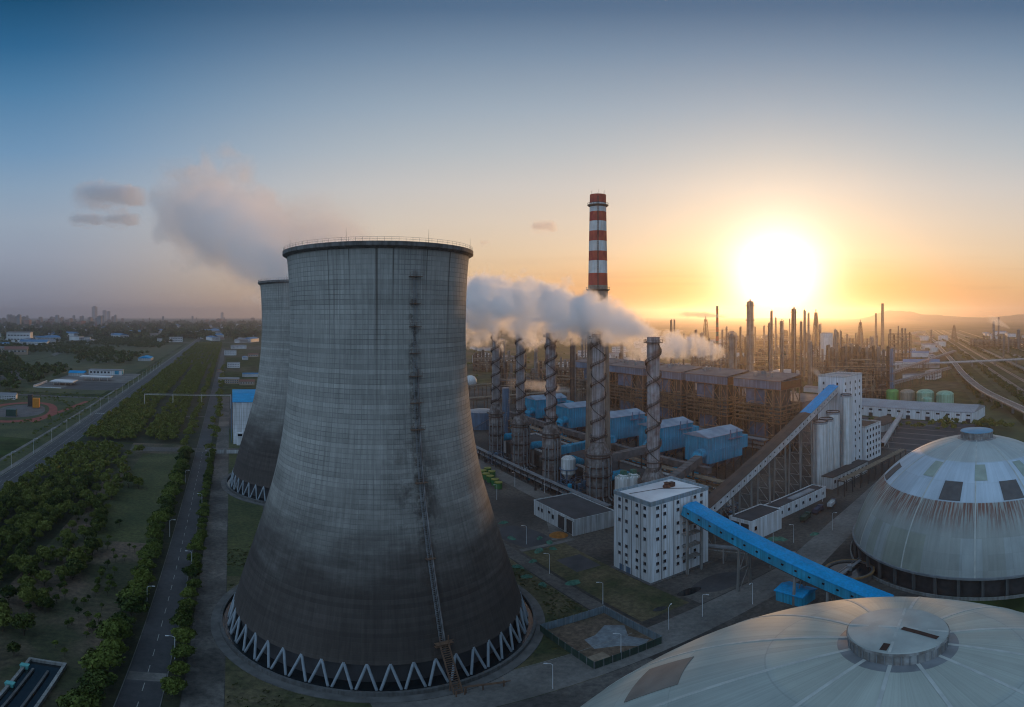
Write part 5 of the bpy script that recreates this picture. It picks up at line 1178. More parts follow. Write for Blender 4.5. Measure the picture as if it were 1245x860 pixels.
def thin_stack(px, ytop, d, w, label, bands=0):
    c = polar(px, d); H = EYE + math.tan((HY - ytop)/FPX)*d; r = w/FPX*d/2; t = thing('flue_stack', label, 'stack', (c.x, c.y, 0))
    mb = MB(); mb.lathe([(r*1.5, 0), (r, H), (r*.8, H), (r*.8, H-3)], n=18); mb.build('shaft', M['concrete_dark'], t, smooth=40)
    for k in range(bands):
        z = H - 5 - k*16; q = MB(); rr = r*(1.5 - .5*z/H) + .1; q.lathe([(rr+.02, z-8), (rr, z)], n=18); q.build('band', M['red'], t, smooth=40)
    q = MB(); q.lathe([(r, H-6), (r+1.4, H-6), (r+1.4, H-5.7), (r, H-5.7)], n=16); q.build('platform', M['steeldark'], t)
thin_stack(1073, 369, 1700, 3.2, 'thin dark free standing stack at the right, before the hills', 0)
thin_stack(1065, 381, 1900, 2.4, 'shorter faint stack just left of the thin dark one before the hills', 0)
thin_stack(872, 372, 1000, 2.8, 'banded stack left of the thickest refinery column, beside the grey smoke plume', 4)
def lattice_tower(px, ytop, d, w, label):
    c = polar(px, d); H = EYE + math.tan((HY - ytop)/FPX)*d; t = thing('lattice_tower', label, 'lattice tower', (c.x, c.y, 0)); n = 12; f = lambda z: w*(1 - .78*z/H)/2
    for sx, sy in ((-1, -1), (1, -1), (1, 1), (-1, 1)): q = MB(); q.bar((sx*f(0), sy*f(0), 0), (sx*f(H), sy*f(H), H), .8); q.build('leg', M['steel'], t)
    mb = MB()
    for i in range(n):
        z0, z1 = H*i/n, H*(i+1)/n; a, b = f(z0), f(z1)
        for (x0, y0, x1, y1) in ((-1,-1,1,-1), (1,-1,1,1), (1,1,-1,1), (-1,1,-1,-1)):
            mb.bar((x0*a, y0*a, z0), (x1*b, y1*b, z1), .45); mb.bar((x1*a, y1*a, z0), (x0*b, y0*b, z1), .45); mb.bar((x0*b, y0*b, z1), (x1*b, y1*b, z1), .45)
    mb.build('bracing', M['steel'], t); q = MB(); q.tube((0, 0, 0), (0, 0, H + 6), .9, 8); q.build('flare_pipe', M['steelgrey'], t)
lattice_tower(992, 380, 1100, 16, 'lattice flare tower between the slim columns on the orange skyline')
lattice_tower(1046, 392, 1300, 18, 'faint lattice flare tower above the broad brown block')
lattice_tower(858, 388, 1150, 16, 'faint lattice flare tower beside the banded stack')
lattice_tower(1160, 396, 2100, 22, 'lone lattice tower beyond the elevated road')
# process blocks: open frames thick with vessels and pipes
def block(px0, px1, d, ytop, label, seed, depth=40, tall=True, grp=None, m=None, nvess=14, even=.6):
    a, b = polar(px0, d), polar(px1, d); H = EYE + math.tan((HY - ytop)/FPX)*d; rnd = random.Random(seed)
    L = (b - a).length; rot = math.atan2(b.y - a.y, b.x - a.x); t = thing('process_unit', label, 'process unit', a, rot, grp); m = m or M['steel']
    mb = MB(); truss_frame(mb, 0, 0, L, depth, 0, H*.72, max(2, int(L/9)), max(1, int(depth/14)), max(2, int(H*.72/7)), .7, True, rnd); mb.build('frame', m, t)
    mb = MB()
    for k in range(3): z = H*.72*(k+1)/4; mb.box(1, 1, z-.2, L-1, depth-1, z)
    mb.build('floor', M['steeldark'], t)
    for k in range(nvess):
        x = L*(k+.5)/nvess + rnd.uniform(-1, 1); y = rnd.uniform(2, depth-2); r = rnd.uniform(.9, 2.6)*(L/80 if L > 80 else 1); h = H*rnd.uniform(even, 1.0); q = MB(); q.lathe([(r, 0), (r, h-r*.5), (r*.6, h-.1), (.05, h)], cx=x, cy=y, n=14); q.lathe([(r, h*.8), (r+1, h*.8), (r+1, h*.8+.3), (r, h*.8+.3)], cx=x, cy=y, n=12)
        q.build('vessel', M['colgrey'] if rnd.random() < .5 else M['colbrown'], t, smooth=40)
    mb = MB()
    for k in range(40):
        z = rnd.uniform(3, H*.75); x = rnd.uniform(0, L*.7); x2 = min(L, x + rnd.uniform(5, L*.4)); y = rnd.uniform(-1.5, 1.5); r = rnd.uniform(.2, .6); mb.tube((x, y, z), (x2, y, z), r, 6)
        if rnd.random() < .7: mb.tube((x2, y, z), (x2, y, max(0, z - rnd.uniform(4, 20))), r, 6)
    mb.build('pipework', M['steelpale'], t); return t
block(1004, 1082, 660, 419, 'broad brown block of close set vertical vessels behind the tall white tower', 11, 60, nvess=30, m=M['steeldark'], even=.86)
c = polar(1083, 735); column(1084, 424, 655, 5.0, 'blue grey vessel at the right end of the broad brown block', m=M['bluegrey'])
block(1080, 1108, 1250, 394, 'tall dark open frame structure on the skyline before the hills', 12, 50, m=M['steeldark'], nvess=6)
block(840, 905, 800, 422, 'process unit behind the boiler houses around the short thick grey column', 13, 60, grp='hazy process units')
block(905, 960, 900, 418, 'process unit below the sun between the tall columns', 14, 60, grp='hazy process units')
block(960, 1005, 860, 424, 'process unit adjoining the broad brown block', 15, 50, grp='hazy process units')
block(605, 660, 640, 440, 'process unit seen between the two spiral stacks nearest the cooling tower', 16, 50, grp='hazy process units')
block(655, 715, 760, 430, 'process unit beyond the red stained stack and its leggy tank', 17, 50, grp='hazy process units')
block(748, 800, 800, 428, 'process unit behind the boiler roofs beside the striped chimney', 18, 50, grp='hazy process units')
block(1010, 1060, 1300, 404, 'faint process unit on the horizon above the broad brown block', 19, 60, grp='hazy process units')
block(880, 990, 1500, 402, 'faint process unit spreading along the horizon under the sun', 20, 80, grp='hazy process units', nvess=18)
block(1180, 1245, 1700, 408, 'faint process unit beyond the rail corridor', 21, 80, grp='hazy process units', nvess=10)
block(575, 640, 1000, 424, 'faint process unit beside the upper rim side of the big cooling tower', 22, 60, grp='hazy process units')
# big drum tank and sheds inside the refinery
tank(1005, 1000, 11, 68, 'very tall pale round silo tank left of the broad brown block')
tank(615, 470, 3.0, 40, 'slim grey tank cylinder behind the second spiral stack from the left', 'bluegrey')
# racks that run through the refinery
for k, (p, q, lb) in enumerate((((400, 560, 0), (760, 560, 0), 'long pipe rack across the refinery behind the boiler houses'), ((420, 300, 0), (900, 300, 0), 'long pipe rack running away behind the tall white tower'), ((260, 620, 0), (700, 700, 0), 'pipe rack far behind the left spiral stacks'), ((480, 290, 0), (480, 620, 0), 'pipe rack crossing the refinery from left to right'), ((220, 540, 0), (560, 540, 0), 'pipe rack beyond the big grey blue tank'), ((640, 330, 0), (1300, 420, 0), 'pipe rack that leads out towards the far viaduct'))):
    rack('pipe_rack', lb, p, q, 8, 12 + (k % 3)*2, 7, 12, seed=30+k, m=M['steel'], levels=2)
# low buildings, sheds and tanks that fill the refinery ground
M['shedwhite'] = mat('shed pale', (0.62, 0.62, 0.63), .7, .3, .05); M['shedroof'] = mat('shed roof grey', (0.24, 0.24, 0.26), .7, .4, .04); M['shedblue'] = mat('shed roof blue', (0.06, 0.20, 0.36), .6, .3, .04); M['shedred'] = mat('shed roof red', (0.24, 0.10, 0.07), .8, .3, .04); M['shedtan'] = mat('shed tan wall', (0.36, 0.28, 0.21), .8, .3, .05)
def proto_shed(w, d, h, pitch, wm, rm, wins=6):
    t = thing('low_building', None, 'building'); mb = MB(); mb.box(-w/2, -d/2, 0, w/2, d/2, h); mb.build('wall', wm, t); mb = MB(); e = .6
    if pitch: mb.add([(-w/2-e,-d/2-e,h),(w/2+e,-d/2-e,h),(w/2+e,d/2+e,h),(-w/2-e,d/2+e,h),(-w/2-e,0,h+pitch),(w/2+e,0,h+pitch)], [(0,1,5,4),(2,3,4,5),(0,4,3),(1,2,5),(0,3,2,1)])
    else: mb.box(-w/2-e, -d/2-e, h, w/2+e, d/2+e, h+.6)
    mb.build('roof', rm, t)
    for z in ([h*.6] if h < 8 else [h*.3, h*.7]):
        q = MB(); q.box(-w/2+1.5, -d/2-.06, z-.8, w/2-1.5, -d/2-.001, z+.8); q.build('window_band', M['winband'], t)
        q = MB(); q.box(-w/2-.06, -d/2+1.5, z-.8, -w/2-.001, d/2-1.5, z+.8); q.build('window_band', M['winband'], t)
    return t
def band_mat(name, wall, glass, pitch, share):
    m = mat(name, glass, .4, .2, .3); nt = m.node_tree; N = nt.nodes.new; L = nt.links.new; tc = N('ShaderNodeTexCoord'); s = N('ShaderNodeSeparateXYZ'); L(tc.outputs['Object'], s.inputs[0])
    a = N('ShaderNodeMath'); a.operation = 'ADD'; L(s.outputs['X'], a.inputs[0]); L(s.outputs['Y'], a.inputs[1]); d = N('ShaderNodeMath'); d.operation = 'DIVIDE'; d.inputs[1].default_value = pitch; L(a.outputs[0], d.inputs[0])
    f = N('ShaderNodeMath'); f.operation = 'FRACT'; L(d.outputs[0], f.inputs[0]); g = N('ShaderNodeMath'); g.operation = 'LESS_THAN'; g.inputs[1].default_value = share; L(f.outputs[0], g.inputs[0])
    mx = N('ShaderNodeMix'); mx.data_type = 'RGBA'; mx.inputs['A'].default_value = (*wall, 1); mx.inputs['B'].default_value = (*glass, 1); L(g.outputs[0], mx.inputs['Factor']); L(mx.outputs['Result'], nt.nodes['Principled BSDF'].inputs['Base Color']); return m
M['winband'] = band_mat('window band', (.36, .36, .37), (.03, .035, .045), 4.0, .5)
PS = [proto_shed(46, 16, 8, 3, M['shedwhite'], M['shedroof']), proto_shed(30, 14, 12, 0, M['shedwhite'], M['shedroof'], 8), proto_shed(60, 26, 10, 4, M['shedwhite'], M['shedblue'], 9), proto_shed(24, 12, 6, 2.5, M['shedtan'], M['shedred'], 4), proto_shed(38, 22, 9, 0, M['shedtan'], M['shedroof'], 6)]
used = [False]*5
def put_shed(k, x, y, rot, label, group, s=1.0):
    o = PS[k]
    if not used[k]: used[k] = True; o.location = (x, y, 0); o.rotation_euler = (0, 0, rot); o.scale = (s, s, s); o['label'] = label; o['group'] = group; return o
    return dup(o, (x, y, 0), rot, label, group, s)
rnd = random.Random(21)
def ground_ok(x, y):                 # keep clear of the tracks and the plant itself
    return not (x < 440 and y < 640)
n = 0
while n < 64:
    px = rnd.uniform(572, 1140); d = rnd.uniform(560, 2600); c = polar(px, d)
    if not ground_ok(c.x, c.y) or (c.x > 480 and c.y < 300): continue
    put_shed(rnd.choice((0, 0, 1, 1, 3, 4)), c.x, c.y, rnd.choice((0, math.pi/2)), 'low shed or hall scattered through the hazy refinery', 'low halls in the refinery', rnd.uniform(.6, 1.3)); n += 1
# round storage tanks, one prototype
tk = tank(Vector((760, 700, 0)), 0, 16, 14, 'pale round storage tank in the hazy refinery', 'tankwhite', 'storage tanks in the refinery')
for k in range(26):
    while True:
        c = polar(rnd.uniform(575, 1150), rnd.uniform(700, 2400))
        if ground_ok(c.x, c.y) and not (c.y < 420): break
    dup(tk, (c.x, c.y, 0), rnd.uniform(0, 6), None, None, rnd.uniform(.6, 1.5))
# ------------------------------------------------------------------ right: viaduct, rails, overpass, hills
def ribbon(name, pts, w, z, m, thick=0.0):
    mb = MB(); P = [Vector(p) for p in pts]; L_ = []; R_ = []
    for i, p in enumerate(P):
        d = (P[min(i+1, len(P)-1)] - P[max(i-1, 0)]).normalized(); n = Vector((-d.y, d.x, 0)); L_.append(p + n*w/2); R_.append(p - n*w/2)
    n = len(P); vs = [(*p[:2], z) for p in L_] + [(*p[:2], z) for p in R_]; fs = [(i, n+i, n+i+1, i+1) for i in range(n-1)]
    if thick:
        vs += [(*p[:2], z-thick) for p in L_] + [(*p[:2], z-thick) for p in R_]
        fs += [(2*n+i, 2*n+i+1, 3*n+i+1, 3*n+i) for i in range(n-1)] + [(i, i+1, 2*n+i+1, 2*n+i) for i in range(n-1)] + [(n+i, 3*n+i, 3*n+i+1, n+i+1) for i in range(n-1)] + [(0, 2*n, 3*n, n), (n-1, 2*n-1, 4*n-1, 3*n-1)]
    mb.add(vs, fs); return mb
VIA = [Vector(p) for p in ((330, -10, 0), (430, 48, 0), (535, 104, 0), (671, 182, 0), (850, 262, 0), (1037, 337, 0), (1480, 520, 0), (1932, 705, 0), (2600, 1000, 0))]
vp = [Vector((*p, 0)) for p in catmull([(v.x, v.y) for v in VIA], 4)]
t = thing('viaduct', 'long curving elevated road on concrete piers', 'viaduct')
ribbon('deck', vp, 9.5, 9.0, None, 1.6).build('deck', M['road'], t)
for s in (-1, 1):
    n_ = [(vp[min(i+1, len(vp)-1)] - vp[max(i-1, 0)]).normalized() for i in range(len(vp))]; q = [p + Vector((-d.y, d.x, 0))*s*4.7 for p, d in zip(vp, n_)]
    ribbon('parapet', q, .5, 10.1, None, 1.4).build('parapet', M['white2'], t)
for i in range(1, len(vp)-1):
    p = vp[i]; q = MB(); q.box(p.x-1.2, p.y-1.2, 0, p.x+1.2, p.y+1.2, 7.38); q.build('pier', M['concrete'], t)
ob = thing('overpass', 'flat overpass bridge crossing the rail corridor in the distance', 'bridge')
a, b = Vector((900, 470, 0)), Vector((1330, 40, 0))
ribbon('deck', [a, (a+b)/2, b], 12, 10.5, None, 1.8).build('deck', M['concrete'], ob)
for s in (-1, 1):
    d = (b-a).normalized(); n_ = Vector((-d.y, d.x, 0))*s*6; ribbon('parapet', [a+n_, b+n_], .5, 11.7, None, 1.4).build('parapet', M['white2'], ob)
for i in range(12):
    p = a.lerp(b, (i+.5)/12); q = MB(); q.box(p.x-1.5, p.y-1.5, 0, p.x+1.5, p.y+1.5, 8.68); q.build('pier', M['concrete'], ob)
u22 = Vector((math.cos(R(22.3)), math.sin(R(22.3)), 0)); n22 = Vector((-u22.y, u22.x, 0)); O22 = Vector((535, 104, 0))
M['ballast'] = mat('track ballast', (0.13, 0.115, 0.10), .95, .35, .05); M['rail'] = mat('rail steel', (0.35, 0.33, 0.30), .35, .2, 1.0, metal=.8)
for k, off in enumerate((-38, -62, -92, -104, -150, -205)):
    p = [O22 + n22*off + u22*s for s in (-150, 300, 900, 1800, 3200)]; tag(ribbon('rail_bed', p, 8 if k != 4 else 14, .05 + .005*k, None).build('rail_bed' if k != 4 else 'road', M['ballast'] if k != 4 else M['road']), None, None, None, 'structure')
    if k != 4:
        mb = MB()
        for g in (-2.6, -1.2, 1.2, 2.6):
            q, r_ = O22 + n22*(off+g) - u22*150, O22 + n22*(off+g) + u22*3200; mb.bar(q + Vector((0,0,.22)), r_ + Vector((0,0,.22)), .16, .16)
        tag(mb.build('rails', M['rail']), None, None, None, 'structure')
# goods trains standing on the sidings
def wagon(m):
    t = thing('goods_wagon', None, 'wagon'); mb = MB(); mb.box(-6.5, -1.5, 1.2, 6.5, 1.5, 3.9); mb.build('body', m, t); mb = MB(); mb.box(-6.6, -1.2, .7, 6.6, 1.2, 1.19); mb.build('frame', M['steeldark'], t); 
    for x in (-5, -3.4, 3.4, 5): q = MB(); q.tube((x, -1.1, .62), (x, 1.1, .62), .42, 8); q.build('wheelset', M['steeldark'], t)
    return t
wg = wagon(M['shedtan']); wg['label'] = 'goods wagon in the long train standing on the rail sidings'; wg['group'] = 'goods wagons on the sidings'
for k in range(42):
    p = O22 + n22*-92 + u22*(420 + k*14.2)
    if k == 0: wg.location = (p.x, p.y, .15); wg.rotation_euler = (0, 0, R(22.3))
    else: dup(wg, (p.x, p.y, .15), R(22.3))
M['belt'] = mat('roadside scrub', (0.075, 0.085, 0.028), 1, .4, .03, rgb2=(0.022, 0.03, 0.01), detail=8)
for off, w in ((-20, 22), (-76, 16), (-128, 24), (22, 30)): tag(ribbon('grass_belt', [O22 + n22*off + u22*s for s in (-150, 900, 3200)], w, .036, None).build('grass_belt', M['belt']), None, None, None, 'structure')
for k in range(46):
    s = rnd.uniform(300, 2600); off = rnd.choice((rnd.uniform(-420, -225), rnd.uniform(-420, -225), rnd.uniform(45, 140))); p = O22 + n22*off + u22*s
    put_shed(rnd.choice((0, 1, 2, 3, 4)), p.x, p.y, R(22.3) + rnd.choice((0, math.pi/2)), 'low works building beside the rail corridor', 'works buildings by the rail corridor', rnd.uniform(.6, 1.3))
# coal beds and drying strips between the tall tower and the warehouse
rect('coal_yard', 380, 140, 500, 300, .030, M['roofdark'])
for k in range(6): rect('yard_strip', 384 + k*19, 150, 387 + k*19, 285, .040, M['road'])
gallery('conveyor_gallery', 'narrow pale conveyor running from the annex out towards the warehouse', (366, 172, 6), (498, 214, 4.5), 3.4, 2.6, M['roofpale'], M['white2'], [20, 45, 70, 95, 120], None, False)
# hills
def hills():
    mb = MB(); vs = []; fs = []; n = 90; rows = 6
    for j in range(rows):
        d = 9500 + j*500
        for i in range(n+1):
            px = 985 + 420*i/n; c = polar(px, d); e = (i/n)
            h = 150*math.exp(-((px-1100)/42)**2) + 190*math.exp(-((px-1085)/26)**2) + 120*math.exp(-((px-1150)/40)**2) + 170*math.exp(-((px-1245)/50)**2) + 200*math.exp(-((px-1330)/60)**2)
            h = .55*h*(math.sin(math.pi*j/(rows-1))) * (1 + .25*mnoise.noise((px*.05, j*.7, 0)) + .12*mnoise.noise((px*.2, j, 3)))
            vs.append((c.x, c.y, max(0, h)))
    for j in range(rows-1):
        for i in range(n): a = j*(n+1)+i; fs.append((a, a+1, a+n+2, a+n+1))
    mb.add(vs, fs); o = mb.build('hills', M['land'], smooth=True); tag(o, None, None, None, 'structure')
hills()
# ------------------------------------------------------------------ trees
def leaf_mat(name, a, b):
    m = bpy.data.materials.new(name); m.use_nodes = True; nt = m.node_tree; N = nt.nodes.new; L = nt.links.new
    p = nt.nodes['Principled BSDF']; p.inputs['Roughness'].default_value = .75; p.inputs['Specular IOR Level'].default_value = .2
    tc = N('ShaderNodeTexCoord'); no = N('ShaderNodeTexNoise'); no.inputs['Scale'].default_value = .55; no.inputs['Detail'].default_value = 4; L(tc.outputs['Object'], no.inputs['Vector'])
    oi = N('ShaderNodeObjectInfo'); ad = N('ShaderNodeMath'); ad.operation = 'MULTIPLY_ADD'; ad.inputs[1].default_value = .45; L(oi.outputs['Random'], ad.inputs[0]); L(no.outputs['Fac'], ad.inputs[2])
    r = N('ShaderNodeValToRGB'); r.color_ramp.elements[0].position = .42; r.color_ramp.elements[1].position = .92; r.color_ramp.elements[0].color = (*a, 1); r.color_ramp.elements[1].color = (*b, 1)
    L(ad.outputs[0], r.inputs['Fac']); L(r.outputs['Color'], p.inputs['Base Color']); return m
M['leaf'] = leaf_mat('round tree leaves', (0.010, 0.026, 0.005), (0.095, 0.118, 0.020))
M['leafdark'] = leaf_mat('wood leaves', (0.008, 0.022, 0.004), (0.120, 0.132, 0.026))
M['bark'] = mat('bark', (0.075, 0.055, 0.040), .95, .4, 1.0)
import numpy as np
def leaf_cloud(rng, n, size, centres, hole=0.0):
    """n small leaf sprays spread through a crown made of several lumps (cx, cy, cz, rx, ry, rz)"""
    c = np.array(centres); w = c[:, 3]*c[:, 4]; k = rng.choice(len(c), n, p=w/w.sum()); c = c[k]
    d = rng.normal(size=(n, 3)); d /= np.linalg.norm(d, axis=1)[:, None]; d[:, 2] = np.where(d[:, 2] < -.45, -d[:, 2]*.5, d[:, 2])
    rad = rng.uniform(.62, 1.04, n)[:, None]; p = c[:, :3] + d*c[:, 3:6]*rad
    nrm = d + rng.normal(scale=.55, size=(n, 3)); nrm /= np.linalg.norm(nrm, axis=1)[:, None]
    t = np.cross(nrm, rng.normal(size=(n, 3))); t /= np.linalg.norm(t, axis=1)[:, None]; b = np.cross(nrm, t); s = (size*rng.uniform(.55, 1.2, n))[:, None]
    v = np.stack([p - t*s, p - b*s*.55 + nrm*s*.12, p + t*s, p + b*s*.55 - nrm*s*.1], 1).reshape(-1, 3); return v
def quads_mesh(name, v, m):
    me = bpy.data.meshes.new(name); n = len(v)//4; me.vertices.add(len(v)); me.vertices.foreach_set('co', v.astype(np.float32).ravel())
    me.loops.add(len(v)); me.loops.foreach_set('vertex_index', np.arange(len(v), dtype=np.int32)); me.polygons.add(n); me.polygons.foreach_set('loop_start', np.arange(0, len(v), 4, dtype=np.int32))
    me.materials.append(m); me.update(); me.validate(); return me
def lumps(rng, R_, H, zc, k):
    out = [(0, 0, zc, R_*.72, R_*.72, H*.72)]
    for i in range(k):
        a = 2*math.pi*i/k + rng.uniform(-.4, .4); r = R_*rng.uniform(.42, .66); out.append((r*math.cos(a), r*math.sin(a), zc + rng.uniform(-.30, .22)*H, R_*rng.uniform(.36, .52), R_*rng.uniform(.36, .52), H*rng.uniform(.36, .55)))
    for i in range(2): a = rng.uniform(0, 6.28); out.append((R_*.25*math.cos(a), R_*.25*math.sin(a), zc + H*.45, R_*.42, R_*.42, H*.42))
    return out
def trunk_mb(rng, h, r, R_):
    mb = MB(); mb.tube((0, 0, 0), (.1, .05, h*.6), r, 7, r*.75)
    for i in range(5):
        a = 2*math.pi*i/5 + rng.uniform(-.3, .3); mb.tube((.1, .05, h*.5 + i*.08), (R_*.5*math.cos(a), R_*.5*math.sin(a), h + R_*.25), r*.5, 5, r*.15)
    return mb
def make_tree(kind, seed):
    rng = np.random.default_rng(seed)
    if kind == 'street': R_, H, zc, th, n, sz = 3.9, 2.7, 4.3, 2.6, 1500, .50
    elif kind == 'wood': R_, H, zc, th, n, sz = 3.6, 3.1, 4.6, 2.4, 900, .58
    else: R_, H, zc, th, n, sz = 1.15, 1.1, 2.5, 1.9, 200, .34
    t = thing({'street': 'roadside_tree', 'wood': 'wood_tree', 'sapling': 'sapling'}[kind], None, 'tree')
    me = quads_mesh('crown', leaf_cloud(rng, n, sz, lumps(rng, R_, H, zc, 6 if kind != 'sapling' else 3)), M['leaf'] if kind != 'wood' else M['leafdark'])
    o = bpy.data.objects.new('crown', me); C.objects.link(o); o.parent = t
    trunk_mb(rng, th, .2 if kind != 'sapling' else .07, R_).build('trunk', M['bark'], t); return t
rt = random.Random(99)
class Planter:
    def __init__(s, kind, k, label, group): s.p = [make_tree(kind, 10 + i + hash_(kind)) for i in range(k)]; s.u = [False]*k; s.label = label; s.group = group
    def put(s, x, y, sc, sz=None):
        i = rt.randrange(len(s.p)); S = (sc, sc, sc*(sz or rt.uniform(.85, 1.15)))
        if not s.u[i]: s.u[i] = True; o = s.p[i]; o.location = (x, y, 0); o.rotation_euler = (0, 0, rt.uniform(0, 6.28)); o.scale = S; o['label'] = s.label; o['group'] = s.group
        else: dup(s.p[i], (x, y, 0), rt.uniform(0, 6.28), None, None, S)
def hash_(k): return {'street': 0, 'wood': 100, 'sapling': 200}[k]
A_ = Planter('street', 5, 'round bushy tree in the row on the woodland side of the narrow road', 'trees on the woodland side of the narrow road')
y = 100.0
while y < 405: A_.put(-30.5 + rt.uniform(-1.2, 1.2), y, rt.uniform(.92, 1.3) * (1.12 if y < 180 else 1.04)); y += rt.uniform(6.0, 8.4)
nA = 0
B_ = Planter('street', 3, 'round bushy tree in the row on the cooling tower side of the narrow road', 'trees on the tower side of the narrow road'); B_.p = B_.p
y = 128.0
while y < 405: B_.put(-12.9 + rt.uniform(-.8, .8), y, rt.uniform(.62, 1.02)); y += rt.uniform(6.0, 9.5)
S_ = Planter('sapling', 3, 'small sapling on the bare ground beyond the tree row of the narrow road', 'saplings on the bare ground')
for (x0, y0, x1, y1, n) in ((-46, 138, -38, 230, 40), (-60, 150, -48, 260, 26), (-72, 200, -62, 300, 12)):
    for k in range(n): S_.put(rt.uniform(x0, x1), rt.uniform(y0, y1), rt.uniform(.7, 1.25))
W_ = Planter('wood', 5, 'dark bushy tree of the dense wood between the wide road and the bare ground', 'trees of the dense wood')
spots = []
x = -114.0
while x < -73:
    y = 168.0
    while y < 412:
        px_, py_ = x + rt.uniform(-1.6, 1.6), y + rt.uniform(-1.6, 1.6)
        az = math.atan2(px_, py_) - TH
        if az > -.93 and not (-71.5 < px_ < -65): spots.append((px_, py_))
        y += 5.9
    x += 5.9
for k in range(26): spots.append((rt.uniform(-66, -50), rt.uniform(190, 330)))
for k in range(26): spots.append((rt.uniform(-73, -52), rt.uniform(130, 215)))
for k in range(44): spots.append((rt.uniform(-73.5, -62) + .0, rt.uniform(175, 405)))
spots.sort(key=lambda p: p[0]**2 + p[1]**2)
n_ind = 300 - 46 - 34
for p in spots[:n_ind]: W_.put(p[0], p[1], rt.uniform(.62, 1.18))
far = spots[n_ind:]
def wood_mass(name, label, pts, seed, n=110, size=.95, R_=(2.6, 3.9), m='leafdark'):
    rng = np.random.default_rng(seed); vs = []
    base = [leaf_cloud(rng, n, size, lumps(rng, 3.6, 3.0, 4.4, 5)) for _ in range(8)]
    for x, y in pts:
        s = rng.uniform(R_[0], R_[1])/3.6; v = base[rng.integers(8)]*np.array([s, s, s*rng.uniform(.8, 1.2)]); a = rng.uniform(0, 6.28); c, q = math.cos(a), math.sin(a)
        w = v.copy(); w[:, 0] = v[:, 0]*c - v[:, 1]*q + x; w[:, 1] = v[:, 0]*q + v[:, 1]*c + y; vs.append(w)
    o = bpy.data.objects.new(name, quads_mesh(name, np.concatenate(vs), M[m])); C.objects.link(o); return tag(o, label, 'woodland', None, 'stuff')
# the blocks of wood north of the cross road, and everything past the nearest three hundred trees
pts = list(far)
def fill(x0, y0, x1, y1, step, prob=1.0, bare=None):
    x = x0
    while x < x1:
        y = y0
        while y < y1:
            q = (x + rt.uniform(-.35, .35)*step, y + rt.uniform(-.35, .35)*step)
            if rt.random() < prob and not (bare and bare(q)): pts.append(q)
            y += step
        x += step
fill(-113, 440, -75, 560, 5.2); fill(-113, 566, -75, 1100, 6.5)
fill(-66, 440, -40, 556, 5.2, 1.0, lambda q: 430 < q[1] < 445 and q[0] < -55); fill(-66, 568, -40, 1100, 6.5)
fill(-33, 410, -27, 1100, 7.5); fill(-13.5, 410, -9, 1100, 9, .7); fill(-113, 1110, -30, 2000, 10, .9)
wood_mass('woodland', 'blocks of young woodland beyond the cross road, between the wide and narrow roads', pts, 3)
pts = []
fill(-420, 690, -270, 1000, 12, .5); fill(-760, 900, -200, 2400, 17, .85, lambda q: (-300 < q[0] < -160 and q[1] < 1120) or mnoise.noise((q[0]*.006, q[1]*.004, 2.2)) > .12); fill(-1500, 1700, -250, 3600, 40, .4)
wood_mass('woodland', 'scrubby woodland covering the flat land beyond the wide road', pts, 4, 70, 1.9, (3.4, 6.6), 'leaf')
pts = []
for k in range(700):
    d = rt.uniform(2300, 6500); c = polar(rt.uniform(-10, 340), d); pts.append((c.x, c.y))
wood_mass('woodland', 'distant tree belts on the plain towards the city', pts, 6, 40, 5.5, (9, 16))
# hedges and street trees along the wide road, the plaza, the rail belts
pts = []
for y in range(150, 1200, 9): pts += [(-144.5 + rt.uniform(-1, 1), y + rt.uniform(-3, 3))]
for y in range(440, 660, 7): pts += [(-157 + rt.uniform(-1.2, 1.2), y)]
for k in range(110): a = rt.uniform(0, 6.28); pts.append((-212 + 46*math.cos(a)*rt.uniform(.95, 1.3), 552 + 76*math.sin(a)*rt.uniform(.95, 1.2)))
for x in range(-330, -150, 8): pts += [(x, 660 + rt.uniform(-2, 2)), (x, 681 + rt.uniform(-2, 2))]
wood_mass('shrubbery', 'small trees and shrubs lining the wide road and the red running path', pts, 7, 70, .8, (1.2, 2.4), 'leaf')
pts = []
for off, w, st, s0 in ((-20, 14, 6.5, -120), (-76, 10, 7, -100), (-128, 18, 8, -50), (22, 22, 9, 40), (-180, 16, 10, 100)):
    s = s0
    while s < 1900:
        p = O22 + n22*(off + rt.uniform(-w/2, w/2)) + u22*s; pts.append((p.x, p.y)); s += rt.uniform(.5, 1.1)*st*(1 + s/900)
wood_mass('tree_belt', 'belts of low bushy trees between the rail tracks at the right', pts, 8, 80, 1.0, (3.0, 4.6), 'leaf')
pts = [(x, y) for x, y in ((484 + rt.uniform(-8, 8), 120 + rt.uniform(-15, 50)) for _ in range(26))] + [(460 + rt.uniform(-4, 4), y) for y in range(150, 240, 7)]
for k in range(420):
    c = polar(rt.uniform(570, 1245), rt.uniform(560, 2400))
    if not (c.x < 440 and c.y < 640) and c.y > 330: pts.append((c.x, c.y))
wood_mass('shrubbery', 'scattered bushes and trees between the refinery units and by the long warehouse', pts, 9, 70, 1.1, (2.2, 4.6))
